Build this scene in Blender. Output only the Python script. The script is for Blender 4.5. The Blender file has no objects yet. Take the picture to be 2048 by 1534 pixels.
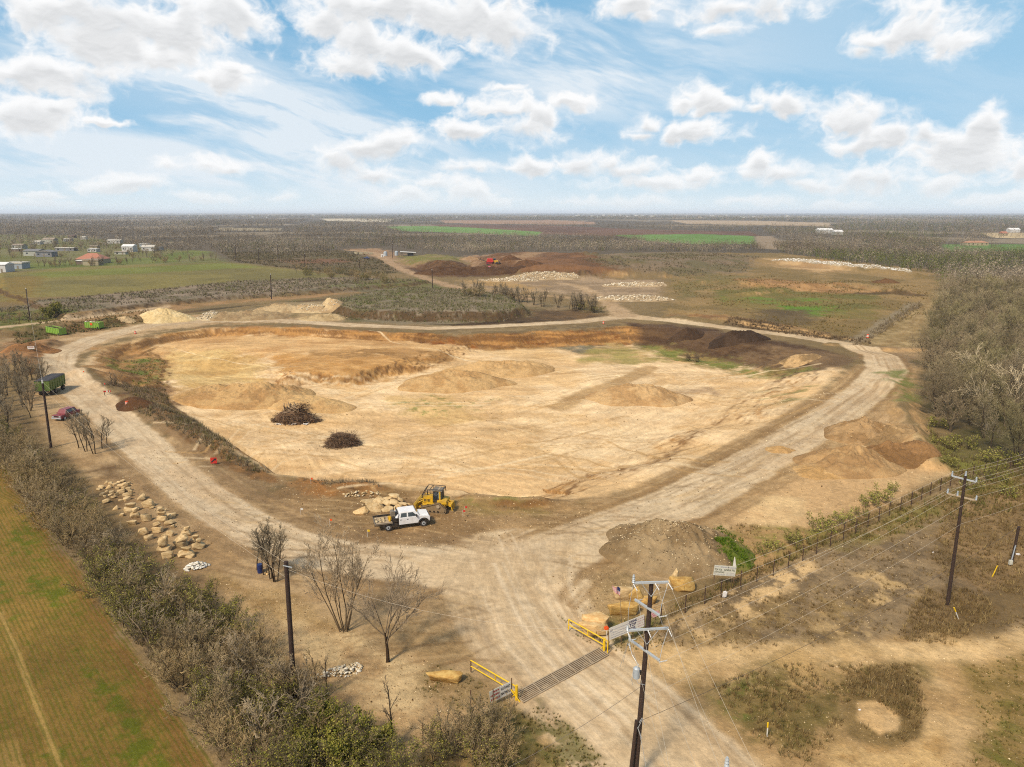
import bpy, bmesh, math, random
import numpy as np
from mathutils import Vector, Matrix, noise as mnoise

random.seed(7)
SC = bpy.context.scene
COL = SC.collection

# ------------------------------------------------------------------ camera
CAM_H = 36.0
PITCH = math.atan(343.0 / 1450.0)
FPX = 1450.0                                   # focal length in pixels of the 2048 px wide photograph
cam_data = bpy.data.cameras.new('camera')
cam_data.sensor_width = 36.0
cam_data.lens = 36.0 * FPX / 2048.0
cam_data.clip_start = 0.5
cam_data.clip_end = 120000.0
cam = bpy.data.objects.new('camera', cam_data)
COL.objects.link(cam)
cam.location = (0, 0, CAM_H)
cam.rotation_euler = (math.pi / 2 - PITCH, 0, 0)
SC.camera = cam
SC.render.resolution_x, SC.render.resolution_y = 1024, 767

SUN_EL, SUN_AZ = math.radians(48), math.radians(215)     # azimuth clockwise from +Y (straight ahead)
EXPOSURE = 1.05
SKY_STRENGTH = 0.1
SC.view_settings.view_transform = 'Standard'
SC.view_settings.look = 'None'
SC.view_settings.exposure = EXPOSURE
SC.view_settings.gamma = 1.0
SC.view_settings.use_curve_mapping = False
SC.cycles.max_bounces = 5
SC.cycles.diffuse_bounces = 2
SC.cycles.glossy_bounces = 2
SC.cycles.transparent_max_bounces = 4
SC.cycles.volume_bounces = 0
SC.cycles.use_denoising = False
SC.cycles.sample_clamp_direct = 6.0
SC.cycles.sample_clamp_indirect = 3.0
SC.cycles.filter_width = 1.1

SA, CA = math.sin(PITCH), math.cos(PITCH)
def pix_dir(px, py):
    u = (px - 1024.0) / FPX
    v = (py - 767.0) / FPX
    return u, CA - v * SA, -(SA + v * CA)

# ------------------------------------------------------------------ world: sky with clouds
world = bpy.data.worlds.new('World')
SC.world = world
world.use_nodes = True
WN, WL = world.node_tree.nodes, world.node_tree.links
WN.clear()
def wn(tree, t, **kw):
    n = tree.nodes.new(t)
    for k, v in kw.items():
        setattr(n, k, v)
    return n
def mth(tree, op, a, b=None, c=None, clamp=False):
    n = tree.nodes.new('ShaderNodeMath'); n.operation = op; n.use_clamp = clamp
    for i, x in enumerate((a, b, c)):
        if x is None: continue
        if isinstance(x, (int, float)): n.inputs[i].default_value = x
        else: tree.links.new(x, n.inputs[i])
    return n.outputs[0]
def sstep(tree, x, lo, hi):
    n = tree.nodes.new('ShaderNodeMapRange'); n.interpolation_type = 'SMOOTHSTEP'
    tree.links.new(x, n.inputs[0]); n.inputs[1].default_value = lo; n.inputs[2].default_value = hi
    return n.outputs[0]

# each cloud: centre and half size as seen in the sky (degrees of azimuth / elevation are derived from it)
CLOUDS = [(150,30,180,62),(330,52,150,75),(465,35,80,50),(200,88,120,50),(355,80,60,50),(165,100,60,50),(90,140,130,34),(130,160,85,36),(330,125,50,26),
  (760,18,210,44),(930,42,165,62),(990,60,80,50),(700,125,92,40),(800,105,100,46),(740,85,80,42),(860,120,60,22),(640,40,60,34),
  (35,225,95,36),(105,212,30,16),(455,165,55,32),(475,138,32,22),(400,160,40,16),(200,237,45,8),
  (1000,215,90,34),(1040,258,92,44),(930,262,90,24),(1080,232,60,38),(1150,205,75,20),(880,192,50,16),(1000,170,40,10),
  (740,300,100,28),(690,322,60,28),(780,285,52,30),(760,345,90,20),
  (1260,12,80,28),(1480,8,200,30),(1440,48,55,20),(1300,38,40,16),
  (1850,55,100,46),(1900,80,66,34),(1800,75,60,24),(1760,78,40,22),(1740,95,30,12),
  (1395,188,50,30),(1430,212,50,18),(1365,200,40,18),(1555,208,66,30),(1500,220,35,12),
  (1300,250,45,24),(1370,260,100,26),(1400,245,50,18),(1280,268,50,12),
  (1700,235,72,50),(1755,265,72,42),(1720,285,72,24),(1860,262,55,22),(1930,290,100,36),(1975,250,38,34),(1940,325,90,24),(2040,345,50,28),
  (1060,332,60,20),(1150,330,60,28),(1210,318,52,28),(1260,335,90,22),(1380,350,80,22),(1330,360,180,20),(1520,320,40,26),(1550,345,85,24),
  (1700,350,80,24),(1760,358,110,30),(1880,368,55,22),(1640,365,100,18),(870,362,60,22),(820,390,90,22),(930,385,60,20),(920,335,70,16),
  (580,395,42,18),(410,338,110,18),(350,335,60,16),(230,370,95,18),(420,393,80,10),(90,388,40,8),(1500,398,100,16),(1240,400,130,16),(1000,400,60,16),(1680,408,60,12),(1990,400,60,16),(60,408,80,10)]
def px_az_el(px, py):
    x, y, z = pix_dir(px, py)
    return math.atan2(x, y), math.atan2(z, math.hypot(x, y))

sky = WN.new('ShaderNodeTexSky'); sky.sky_type = 'NISHITA'; sky.sun_disc = False
sky.sun_elevation = SUN_EL; sky.sun_rotation = SUN_AZ
sky.air_density = 1.0; sky.dust_density = 1.2; sky.ozone_density = 1.2; sky.altitude = 150
bg = WN.new('ShaderNodeBackground'); bg.inputs['Strength'].default_value = SKY_STRENGTH
WL.new(sky.outputs[0], bg.inputs['Color'])
wo = WN.new('ShaderNodeOutputWorld'); WL.new(bg.outputs[0], wo.inputs['Surface'])

# ------------------------------------------------------------------ sun, veiled by thin cloud
sd = bpy.data.lights.new('sun', 'SUN'); sd.energy = 2.2; sd.angle = math.radians(9); sd.color = (1.0, .93, .82)
so = bpy.data.objects.new('sun', sd); COL.objects.link(so)
sdir = Vector((math.sin(SUN_AZ) * math.cos(SUN_EL), math.cos(SUN_AZ) * math.cos(SUN_EL), math.sin(SUN_EL)))
so.rotation_euler = sdir.to_track_quat('Z', 'Y').to_euler()
so.location = sdir * 200

# ------------------------------------------------------------------ colour: values read as sunlit surfaces, turned into base colours
KALB = 1.55
WARM = (1.03, .965, .855)        # evens out the blue of the sky light
def S(r, g, b, k=KALB):
    c = []
    for x, w in zip((r, g, b), WARM):
        x = x / 255.0
        x = x / 12.92 if x <= .04045 else ((x + .055) / 1.055) ** 2.4
        c.append(min(.85, x / k * w))
    return tuple(c)
def SA4(c): return (c[0], c[1], c[2], 1.0)

# ------------------------------------------------------------------ noise
def _hash(ix, iy, seed):
    h = (ix.astype(np.int64) * 374761393 + iy.astype(np.int64) * 668265263 + seed * 1274126177) & 0xFFFFFFFF
    h = ((h ^ (h >> 13)) * 1274126177) & 0xFFFFFFFF
    h = (h ^ (h >> 16)) & 0xFFFFFFFF
    return h.astype(np.float64) / 4294967295.0
def vnoise(x, y, seed=0):
    x = np.asarray(x, float); y = np.asarray(y, float)
    xi, yi = np.floor(x), np.floor(y)
    fx, fy = x - xi, y - yi
    fx = fx * fx * (3 - 2 * fx); fy = fy * fy * (3 - 2 * fy)
    a = _hash(xi, yi, seed); b = _hash(xi + 1, yi, seed)
    c = _hash(xi, yi + 1, seed); d = _hash(xi + 1, yi + 1, seed)
    return (a * (1 - fx) + b * fx) * (1 - fy) + (c * (1 - fx) + d * fx) * fy
def fbm(x, y, seed=0, octv=4, gain=.5):
    s = 0.0; a = 1.0; t = 0.0
    x = np.asarray(x, float); y = np.asarray(y, float)
    for o in range(octv):
        s = s + a * vnoise(x, y, seed + o * 17); t += a
        x = x * 2.03 + 11.7; y = y * 2.03 - 5.3; a *= gain
    return s / t
def smooth(e0, e1, x):
    t = np.clip((x - e0) / (e1 - e0), 0, 1)
    return t * t * (3 - 2 * t)

# ------------------------------------------------------------------ terrain: heights
def G(px, py, z=0.0):
    x, y, d = pix_dir(px, py)
    t = (CAM_H - z) / -d
    return np.array([x * t, y * t, z])
def Gs(pts, z=0.0):
    return np.array([G(p[0], p[1], z)[:2] for p in pts])

def seg_dist(X, Y, P, closed=False, vals=None):
    """distance to a polyline, plus signed side, arc length and interpolated value at the nearest point"""
    n = len(P); m = n if closed else n - 1
    best = np.full(X.shape, 1e18); side = np.zeros(X.shape); arc = np.zeros(X.shape)
    val = np.zeros(X.shape); L = 0.0
    for i in range(m):
        a, b = P[i], P[(i + 1) % n]
        d = b - a; l2 = max(1e-9, d @ d); l = math.sqrt(l2)
        t = np.clip(((X - a[0]) * d[0] + (Y - a[1]) * d[1]) / l2, 0, 1)
        dx, dy = X - (a[0] + t * d[0]), Y - (a[1] + t * d[1])
        q = dx * dx + dy * dy
        k = q < best
        best = np.where(k, q, best)
        side = np.where(k, (d[0] * dy - d[1] * dx) / l, side)
        arc = np.where(k, L + t * l, arc)
        if vals is not None:
            val = np.where(k, vals[i] * (1 - t) + vals[(i + 1) % n] * t, val)
        L += l
    return np.sqrt(best), side, arc, val
def inside(X, Y, P):
    r = np.zeros(X.shape, bool); n = len(P)
    for i in range(n):
        x1, y1 = P[i]; x2, y2 = P[(i + 1) % n]
        if y1 == y2: continue
        c = ((y1 > Y) != (y2 > Y)) & (X < (x2 - x1) * (Y - y1) / (y2 - y1) + x1)
        r ^= c
    return r
def sdist(X, Y, P, vals=None):
    d, _, _, v = seg_dist(X, Y, P, True, vals)
    s = np.where(inside(X, Y, P), d, -d)
    return (s, v) if vals is not None else s
def boxed(X, Y, P, m):
    lo, hi = P.min(0) - m, P.max(0) + m
    return np.nonzero((X > lo[0]) & (X < hi[0]) & (Y > lo[1]) & (Y < hi[1]))[0]

RIM = [(205,692,8),(300,669,6),(420,655,4),(560,653,4),(700,661,5),(860,667,6),(1000,664,9),(1150,657,10),(1250,650,10),(1340,655,14),(1460,672,18),(1580,690,22),
  (1680,712,24),(1700,735,22),(1650,780,22),(1560,840,20),(1430,910,20),(1300,968,20),(1180,1003,16),(1050,1006,14),(940,998,10),(870,984,6),(760,968,5),(640,962,5),
  (545,948,5),(470,905,6),(400,858,6),(320,812,7),(235,765,9),(160,728,12)]
PITP = Gs(RIM); PITW = np.array([r[2] for r in RIM], float)
PIT_DEPTH = 4.3
SHELF = [  # higher ground inside the pit: (polygon with slope widths, z it is read at, height above the floor, noise)
  ([(60,640,7),(345,640,7),(336,760,7),(352,822,7),(240,775,7),(100,800,7)], -2, 1.8, 2),
  ([(60,630,6),(600,610,6),(900,625,10),(985,680,14),(960,694,16),(880,716,12),(800,736,6),(700,752,5),(560,752,6),(500,742,22),(450,722,26),(390,712,26),(335,705,20),(250,722,8)], -2, 2.1, 2.5),
]
RAISE = [  # (polygon, z it is read at, height, slope width, noise)
  ([(700,632),(830,637),(1000,636),(1062,624),(1020,602),(950,586),(800,582),(700,600),(640,618)], 1, 3.2, 4, 2),
  ([(950,530),(1060,548),(1190,550),(1330,548),(1180,512),(1050,506),(960,512)], 2, 5.5, 30, 8),
  ([(1150,520),(1350,548),(1480,530),(1520,512),(1380,503),(1200,505)], 2, 4.0, 40, 10),
  ([(800,520),(860,540),(930,536),(930,522),(860,512)], 1, 4.0, 14, 4),
  ([(400,640),(480,632),(690,640),(680,610),(560,605),(420,622)], 0, .9, 8, 2),
  ([(0,585),(130,640),(270,617),(480,597),(640,588),(830,572),(860,566),(690,552),(460,524),(0,545)], 0, 1.6, 3, 2),
  ([(1330,640),(1450,648),(1620,668),(1730,688),(1740,684),(1600,655),(1450,640),(1350,630)], 0, .8, 5, 2),
]
BUMPS = [  # (polyline, width m, height m)
  ([(1775,770),(1800,800),(1815,850),(1835,905),(1870,930)], 4, 1.5),
  ([(1660,690),(1760,700),(1850,702)], 3, .8),
  ([(20,668),(120,655),(215,648),(300,640)], 7, 1.5),
  ([(60,745),(35,705),(95,690)], 7, 1.5),
  ([(160,745),(230,790),(300,822),(390,872),(450,905)], 4, .9),
  ([(150,750),(190,752)], 5, .8),
  ([(1340,620),(1500,650),(1650,672)], 4, .6),
  ([(1500,590),(1600,575),(1700,570),(1800,585)], 8, 1.5),
  ([(1330,570),(1450,565),(1520,572)], 9, 1.6),
  ([(1480,520),(1600,530),(1760,545),(1830,552)], 9, 2.0),
  ([(560,655),(700,663),(860,668)], 2.5, .5),
  ([(690,975),(800,972),(860,985)], 3, .7),
  ([(950,1000),(1040,1008),(1080,1005)], 3, .7),
]
_SH = [(Gs(p, z), h, np.array([q[2] for q in p], float), nz) for p, z, h, nz in SHELF]
_RA = [(Gs(p, z), h, w, nz) for p, z, h, w, nz in RAISE]
_BU = [(Gs(p), w, h) for p, w, h in BUMPS]
def height(x, y):
    x = np.atleast_1d(np.asarray(x, float)).ravel(); y = np.atleast_1d(np.asarray(y, float)).ravel()
    h = np.zeros(x.shape)
    n1 = (fbm(x * .12, y * .12, 3, 4) - .5)
    i = boxed(x, y, PITP, 3)
    if len(i):
        X, Y = x[i], y[i]
        s, w = sdist(X, Y, PITP, PITW)
        s = s + n1[i] * np.minimum(5, w * .6) * smooth(-2, 3, s)
        dep = np.full(X.shape, PIT_DEPTH)
        up = np.zeros(X.shape)
        for P, H, w2, nz in _SH:
            s2, wv2 = sdist(X, Y, P, w2)
            s2 = s2 + (fbm(X * .15, Y * .15, 5, 3) - .5) * nz * 2.4 + (fbm(X * .9, Y * .5, 15, 3) - .5) * 2.2 - (.5 - np.abs(vnoise(X * .22, Y * .06, 6) - .5)) * nz
            up = np.maximum(up, H * smooth(-.2, .8, s2 / wv2))
        h[i] -= (dep - up) * smooth(0, 1, s / w)
        h[i] += smooth(0, 6, s) * ((fbm(X * .05, Y * .05, 9, 3) - .5) * 1.1 + (fbm(X * .4, Y * .25, 21, 3) - .5) * .22)
    for P, H, w, nz in _RA:
        i = boxed(x, y, P, w)
        if len(i):
            X, Y = x[i], y[i]
            s = sdist(X, Y, P) + (fbm(X * .15, Y * .15, 5, 3) - .5) * nz * 2
            h[i] += H * smooth(0, w, s + w * .3) * (.85 + .3 * fbm(X * .06, Y * .06, 8, 3))
    for P, w, H in _BU:
        i = boxed(x, y, P, w * 1.5)
        if len(i):
            X, Y = x[i], y[i]
            d, _, arc, _ = seg_dist(X, Y, P)
            k = np.clip(1 - d / (w * (.7 + .6 * fbm(X * .2, Y * .2, 31, 2))), 0, 1)
            h[i] += H * k * k * (3 - 2 * k) * (.55 + .9 * fbm(X * .22, Y * .22, 41, 2))
    d = np.hypot(x, y)
    h += (fbm(x * .035, y * .035, 51, 3) - .5) * .6 * smooth(30, 80, d)
    h += (fbm(x * .5, y * .5, 61, 3) - .5) * .16
    far = smooth(500, 900, d)
    h = h * (1 - far) + far * ((fbm(x * .0012, y * .0012, 71, 3) - .5) * 6 * smooth(700, 3000, d))
    h += smooth(4500, 9000, d) * (np.abs(fbm(x * .00035 + 3, y * .00008, 81, 3) - .45)) * 70 * smooth(.2, -.5, np.arctan2(x, y))
    return h
def h1(x, y): return float(height(x, y)[0])
def Gt(px, py, up=0.0):
    """the point of the ground that is seen at this place of the photograph"""
    z = 0.0
    for _ in range(9):
        p = G(px, py, z)
        z = .5 * z + .5 * h1(p[0], p[1])
    p = G(px, py, z)
    return Vector((p[0], p[1], h1(p[0], p[1]) + up))
def Gts(pts): return np.array([tuple(Gt(p[0], p[1])[:2]) for p in pts])

# ------------------------------------------------------------------ terrain: the sheet
NEARY = 1545.0
ys = list(np.arange(1700, 770, -1.9)) + list(np.arange(770, 705, -1.2)) + list(np.arange(705, 640, -.5)) + list(np.arange(640, 470, -1.15)) + list(np.arange(470, 432, -.8)) + [431.4, 430.6, 429.8, 429, 428.2, 427.4, 426.6, 426, 425.4, 425.0]
def y2d(py):
    v = (py - 767.0) / FPX
    return CAM_H * (CA - v * SA) / (SA + v * CA)
radii = [1.0, 6.0, 14.0, 22.0, 27.0] + [y2d(y) for y in ys]
radii = np.array(sorted(set(r for r in radii if 0 < r < 60000)))
ang = np.concatenate([np.radians(np.linspace(-38.5, 38.5, 1080)), np.radians(np.linspace(38.5, 321.5, 90)[1:-1])])
NA, NR = len(ang), len(radii)
AA, RR = np.meshgrid(ang, radii)
TX, TY = (RR * np.sin(AA)).ravel(), (RR * np.cos(AA)).ravel()
TZ = height(TX, TY)
TD = np.hypot(TX, TY)
front = (np.abs(AA.ravel()) < math.radians(39.0))

# ------------------------------------------------------------------ terrain: colours
TC = np.zeros((len(TX), 3))
def blend(i, m, c1, c2=None, nsc=.25, seed=0, sharp=.12):
    c = np.array(S(*c1))
    if c2 is not None:
        n = fbm(TX[i] * nsc, TY[i] * nsc, 200 + seed, 5, .6)
        t = smooth(.5 - sharp, .5 + sharp, n)[:, None]
        c = c * (1 - t) + np.array(S(*c2)) * t
    TC[i] = TC[i] * (1 - m[:, None]) + c * m[:, None]
def area(pts, c1, c2=None, soft=None, amp=None, op=1.0, nsc=.25, seed=0, sharp=.12, brk=0.0, bsc=.3, esc=.3):
    P = Gts(pts) if len(pts[0]) == 2 else np.array(pts)
    D = np.hypot(P[:, 0], P[:, 1]).mean()
    soft = soft if soft is not None else .3 + .012 * D
    amp = amp if amp is not None else .4 + .02 * D
    i = boxed(TX, TY, P, soft + amp)
    if not len(i): return
    s = sdist(TX[i], TY[i], P)
    if amp: s = s + (fbm(TX[i] * esc, TY[i] * esc, 300 + seed, 5, .6) - .5) * 2.4 * amp
    m = smooth(-soft, soft, s) * op
    if brk: m = m * smooth(brk - .1, brk + .1, fbm(TX[i] * bsc, TY[i] * bsc, 400 + seed, 5, .62))
    k = m > .002
    blend(i[k], m[k], c1, c2, nsc, seed, sharp)
def stroke(pts, w, c1, c2=None, soft=None, amp=None, op=1.0, nsc=.25, seed=0, lat=0.0, brk=0.0, bsc=.3, tread=0.0):
    P = Gts(pts)
    W = np.array(w, float) if hasattr(w, '__len__') else np.full(len(P), float(w))
    D = np.hypot(P[:, 0], P[:, 1]).mean()
    soft = soft if soft is not None else .25 + .004 * D
    amp = amp if amp is not None else .2 + .004 * D
    i = boxed(TX, TY, P, W.max() + soft + amp + abs(lat))
    if not len(i): return
    d, sd_, arc, wv_ = seg_dist(TX[i], TY[i], P, False, W)
    if lat: d = np.where(d > np.abs(sd_) + .3, d + 5, np.abs(sd_ - lat))
    s = wv_ * .5 - d
    if amp: s = s + (fbm(TX[i] * .4, TY[i] * .4, 500 + seed, 4, .6) - .5) * 2.4 * amp
    m = smooth(-soft, soft, s) * op
    if brk: m = m * smooth(brk - .1, brk + .1, fbm(TX[i] * bsc, TY[i] * bsc, 600 + seed, 4, .6))
    if tread: m = m * (.45 + .55 * (np.cos(arc * 2 * math.pi / tread) > -.2))
    k = m > .002
    blend(i[k], m[k], c1, c2, nsc, seed)

# base: dun grass and earth, with darker woodland floor far away
n0 = fbm(TX * .05, TY * .05, 1, 5, .6)[:, None]
TC[:] = np.array(S(150,125,85)) * (1 - n0) + np.array(S(122,104,70)) * n0
f0 = smooth(420, 620, TD)[:, None]
nf = fbm(TX * .004, TY * .004, 2, 4)[:, None]
TC[:] = TC * (1 - f0) + (np.array(S(88,80,66)) * (1 - nf) + np.array(S(112,98,78)) * nf) * f0
f1 = smooth(5000, 12000, TD)[:, None]
nf = smooth(.4, .6, fbm(TX * .0009, TY * .0009, 4, 4))[:, None]
TC[:] = TC * (1 - f1) + (np.array(S(96,96,92)) * (1 - nf) + np.array(S(128,122,112)) * nf) * f1

# clearings and pale strips of the far plain
i = np.nonzero(TD > 900)[0]
az_ = np.arctan2(TX[i], TY[i])
cl_ = smooth(.59, .67, fbm(az_ * 9, np.log(TD[i]) * 9, 860, 4, .55))[:, None] * .55
TC[i] = TC[i] * (1 - cl_) + np.array(S(176,158,130)) * cl_
# far fields
A0 = dict(soft=4, amp=3)
area([(640,437),(790,438),(775,444),(655,442)], (205,190,162), **A0)
area([(440,455),(560,457),(560,461),(430,461)], (170,155,125), soft=3, amp=15)
area([(880,441),(1100,440),(1190,444),(1190,449),(1000,448),(890,446)], (168,135,108), **A0)
area([(1340,441),(1500,441),(1660,446),(1660,453),(1500,450),(1370,447)], (185,162,132), **A0)
area([(860,449),(1080,450),(1280,459),(1500,463),(1520,472),(1280,474),(1080,468),(900,457)], (124,94,74), (108,82,64), nsc=.01, **A0)
area([(770,453),(860,452),(940,455),(1085,464),(1070,472),(930,466),(800,462)], (124,154,80), (110,142,68), nsc=.02, **A0)
area([(1225,470),(1400,468),(1508,472),(1512,488),(1400,489),(1290,482)], (116,148,74), (106,138,62), nsc=.02, **A0)
area([(1510,472),(1545,472),(1580,500),(1515,497)], (158,138,112), **A0)
area([(1880,489),(2100,488),(2100,502),(1900,503)], (112,138,70), (100,126,60), **A0)
area([(1960,466),(2100,466),(2100,476),(1990,476)], (205,182,140), **A0)
area([(1540,487),(1600,492),(1700,497),(1600,500)], (120,104,84), **A0)

# pasture, village ground, scrub strip on the far left
area([(-120,468),(150,470),(330,498),(420,505),(460,524),(0,548),(-120,552)], (128,122,78), (112,112,56), nsc=.02, soft=8, amp=8)
area([(30,528),(300,515),(380,500),(425,503),(350,524),(60,541)], (122,126,64), (106,114,52), nsc=.03, soft=4, amp=3)
area([(-120,555),(40,544),(140,538),(460,524),(560,536),(700,552),(690,556),(480,566),(320,578),(180,592),(0,604),(-120,615)], (136,124,70), (122,112,66), nsc=.03, soft=4, amp=3)
area([(60,546),(440,526),(520,534),(300,546),(80,556)], (128,130,62), (118,120,54), nsc=.04, soft=5, amp=4)
area([(0,560),(90,552),(60,600),(0,606)], (140,112,52), op=.6)
area([(180,592),(320,578),(480,562),(690,554),(860,566),(830,580),(640,588),(480,597),(270,617),(130,634),(-40,655),(-40,620)], (146,128,106), (120,110,84), nsc=.1, soft=3, amp=4)
area([(200,600),(420,582),(640,570),(650,576),(440,592),(230,612)], (158,140,118), (132,116,94), nsc=.2, op=.8, brk=.45, bsc=.08)
area([(-120,620),(130,612),(170,640),(60,660),(-120,668)], (118,112,56), (96,100,40), nsc=.15)
area([(110,640),(270,616),(480,596),(660,586),(720,584),(640,594),(450,608),(270,632),(130,652)], (170,134,92), (152,122,80), nsc=.15, soft=2, amp=2)
area([(640,572),(760,566),(760,572),(690,578)], (116,124,60), brk=.4, bsc=.1)
stroke([(130,657),(270,636),(450,616),(640,600),(760,590),(850,578)], [3,4,5,6,6,5], (104,82,52), (82,70,46), op=.95, nsc=.2)
stroke([(280,640),(400,626),(560,604),(660,596)], 3, (90,100,42), (112,100,62), brk=.42, bsc=.12)

# the middle plateau and its mound
area([(380,640),(560,606),(700,594),(860,578),(960,580),(1060,600),(1200,622),(1150,642),(1000,650),(860,653),(700,646),(560,636)], (152,130,96), (126,110,76), nsc=.12)
area([(640,622),(700,598),(800,582),(950,586),(1030,602),(1070,630),(1000,648),(830,648),(700,642)], (138,124,100), (116,108,74), nsc=.15, soft=3, amp=4)
area([(760,620),(950,612),(1040,628),(960,640),(800,638)], (156,138,116), op=.6, brk=.45, bsc=.2)
area([(660,604),(760,588),(860,590),(760,612),(680,625)], (104,112,48), op=.75, brk=.5, bsc=.15)
area([(900,638),(1000,640),(1060,633),(1130,638),(1090,646),(960,651),(860,648)], (70,54,36), (92,74,50), nsc=.3, soft=1.5, amp=2)
area([(1060,620),(1150,620),(1230,632),(1160,643),(1060,640)], (118,92,60), (98,78,54))
area([(560,612),(640,604),(680,618),(600,632),(480,640),(420,636)], (186,162,124), (160,138,100), nsc=.2)

# beyond: haul road, soil yard, rubble ground
area([(690,498),(760,497),(790,506),(840,520),(940,512),(1010,508),(1030,528),(960,532),(860,545),(800,535)], (178,144,110), (156,124,90), nsc=.05)
area([(800,512),(870,508),(930,516),(925,532),(870,538),(800,524)], (126,120,62), (146,128,84), nsc=.07)
area([(940,515),(1050,506),(1190,511),(1310,545),(1200,556),(1060,550),(980,538)], (134,96,62), (112,80,50), nsc=.06)
area([(1010,515),(1090,507),(1110,511),(1040,522)], (178,144,106), op=.8)
area([(780,536),(930,528),(1010,532),(1030,548),(960,554),(850,553)], (96,70,46), (110,80,54), nsc=.08)
area([(1060,552),(1200,556),(1320,560),(1330,600),(1240,606),(1100,585),(980,590),(920,574),(930,560)], (176,150,118), (152,128,98), nsc=.1)
area([(930,560),(1000,556),(1090,570),(1060,590),(940,582)], (186,148,88), op=.7, brk=.45, bsc=.1)
area([(690,566),(840,556),(900,574),(860,580),(760,575)], (108,108,56), (128,114,78))
area([(440,505),(700,500),(760,520),(800,545),(700,552),(480,524)], (118,100,72), (104,92,58), nsc=.04)
area([(560,520),(680,517),(720,524),(600,528)], (130,92,64), op=.8)
stroke([(700,500),(752,506),(775,522),(800,537),(850,556),(900,572),(950,583),(1060,598)], [10,9,8,8,7,7,6,6], (186,154,118), (172,142,108))

# right hand plain
area([(1150,512),(1350,505),(1560,506),(1860,540),(1900,575),(1860,640),(1800,690),(1640,670),(1450,648),(1330,632),(1330,590),(1350,560)], (158,130,84), (134,112,68), nsc=.05)
area([(1150,512),(1380,503),(1520,512),(1490,545),(1350,552),(1220,545)], (136,116,90), (118,106,72), nsc=.05)
area([(1340,560),(1440,548),(1540,556),(1420,580),(1360,600)], (126,112,68), (148,124,82), nsc=.1)
area([(1520,516),(1640,518),(1760,536),(1640,546),(1560,532)], (206,170,120), (178,142,96), nsc=.06)
area([(1470,556),(1560,560),(1700,578),(1760,582),(1640,590),(1500,574)], (192,148,96), (160,120,74), nsc=.1)
stroke([(1710,589),(1780,584),(1830,590)], 9, (96,76,46), (112,88,54))
stroke([(1460,561),(1540,558),(1620,566),(1720,576)], 8, (124,94,58), (170,128,80), brk=.4)
area([(1420,580),(1520,574),(1640,586),(1760,590),(1750,640),(1600,630),(1440,610)], (136,118,66), (116,108,54), nsc=.06)
area([(1440,592),(1540,596),(1560,608),(1460,602)], (106,132,44), brk=.42, bsc=.06)
area([(1560,612),(1660,612),(1680,622),(1620,636),(1560,622)], (104,134,40), brk=.42, bsc=.06)
area([(1580,600),(1640,596),(1640,606)], (110,130,46), brk=.4, bsc=.06)
area([(1520,618),(1610,620),(1640,640),(1560,656),(1500,640)], (112,94,62), (98,82,54), nsc=.1)
area([(1340,630),(1450,630),(1600,655),(1640,664),(1500,652)], (142,104,64), (180,142,92), nsc=.1)
area([(1480,640),(1600,660),(1740,684),(1740,692),(1560,668),(1440,650)], (120,100,70), (98,80,56), nsc=.2)
area([(1730,690),(1790,660),(1850,605),(1890,590),(1860,650),(1830,690)], (190,164,118), (160,136,92), nsc=.15)
stroke([(1700,690),(1760,650),(1830,606)], 4, (150,134,106), op=.9)
for lt in (-1.1, 1.1):
    stroke([(1775,692),(1815,668),(1840,635),(1868,600),(1888,575)], .9, (150,122,78), lat=lt, op=.8)
area([(1640,680),(1760,694),(1860,700),(1850,760),(1810,800),(1760,790),(1790,740),(1770,705)], (178,148,108), (150,124,90), nsc=.15)

# the quarry: rim ground, walls, floor
area([(0,680),(110,655),(300,628),(560,630),(680,640),(420,650),(300,664),(200,690),(130,735),(90,730),(0,705)], (200,170,128), (178,146,104), nsc=.15)
area([(0,690),(60,672),(110,690),(80,735),(0,730)], (170,126,82), (136,104,70), nsc=.2)
area([(20,668),(120,652),(240,640),(300,640),(240,654),(120,672),(40,690)], (122,92,58), (100,92,48), nsc=.2)
FLOOR = [(205,692),(300,675),(420,664),(560,662),(700,670),(860,682),(1000,690),(1150,684),(1250,682),(1340,690),(1460,706),(1580,718),(1660,728),(1690,738),(1645,782),(1560,842),(1430,912),(1300,970),(1180,1004),(1050,1008),(940,1000),(870,990),(760,975),(640,966),(545,950),(470,907),(400,860),(320,812),(235,765),(160,728)]
area(FLOOR, (241,208,160), (231,192,138), soft=1.5, amp=1.5, nsc=.08)
area([(200,695),(420,662),(700,668),(860,684),(940,700),(860,720),(560,712),(420,712),(330,740),(340,800),(240,765)], (222,180,124), (206,160,104), nsc=.1)
area([(205,690),(300,690),(330,735),(345,815),(260,780),(170,735)], (190,142,88), (160,124,78), nsc=.2)
area([(215,715),(330,722),(330,770),(270,770)], (112,118,52), (150,120,76), brk=.42, bsc=.12, nsc=.2)
area([(225,765),(330,775),(350,815),(300,812)], (146,118,90), (124,100,74), nsc=.3)
area([(340,700),(460,700),(540,730),(520,760),(380,780),(335,745)], (224,190,128), (212,172,108), nsc=.12)
area([(540,712),(720,706),(860,716),(850,742),(760,765),(560,760)], (216,168,106), (196,146,84), nsc=.2)
area([(600,705),(760,698),(900,712),(860,730),(800,716),(640,716)], (168,128,78), (196,152,96), nsc=.2, brk=.35)
area([(1000,668),(1240,664),(1265,690),(1150,692),(1000,686),(860,690),(850,682)], (158,98,44), (124,76,36), nsc=.25, soft=1.5, amp=2)
area([(1080,672),(1230,672),(1250,688),(1120,688)], (196,132,62), op=.85, brk=.48, bsc=.3)
area([(700,663),(860,669),(960,670),(1000,680),(850,684),(760,680),(640,672)], (112,76,42), (150,108,62), nsc=.3, brk=.35)
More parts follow.
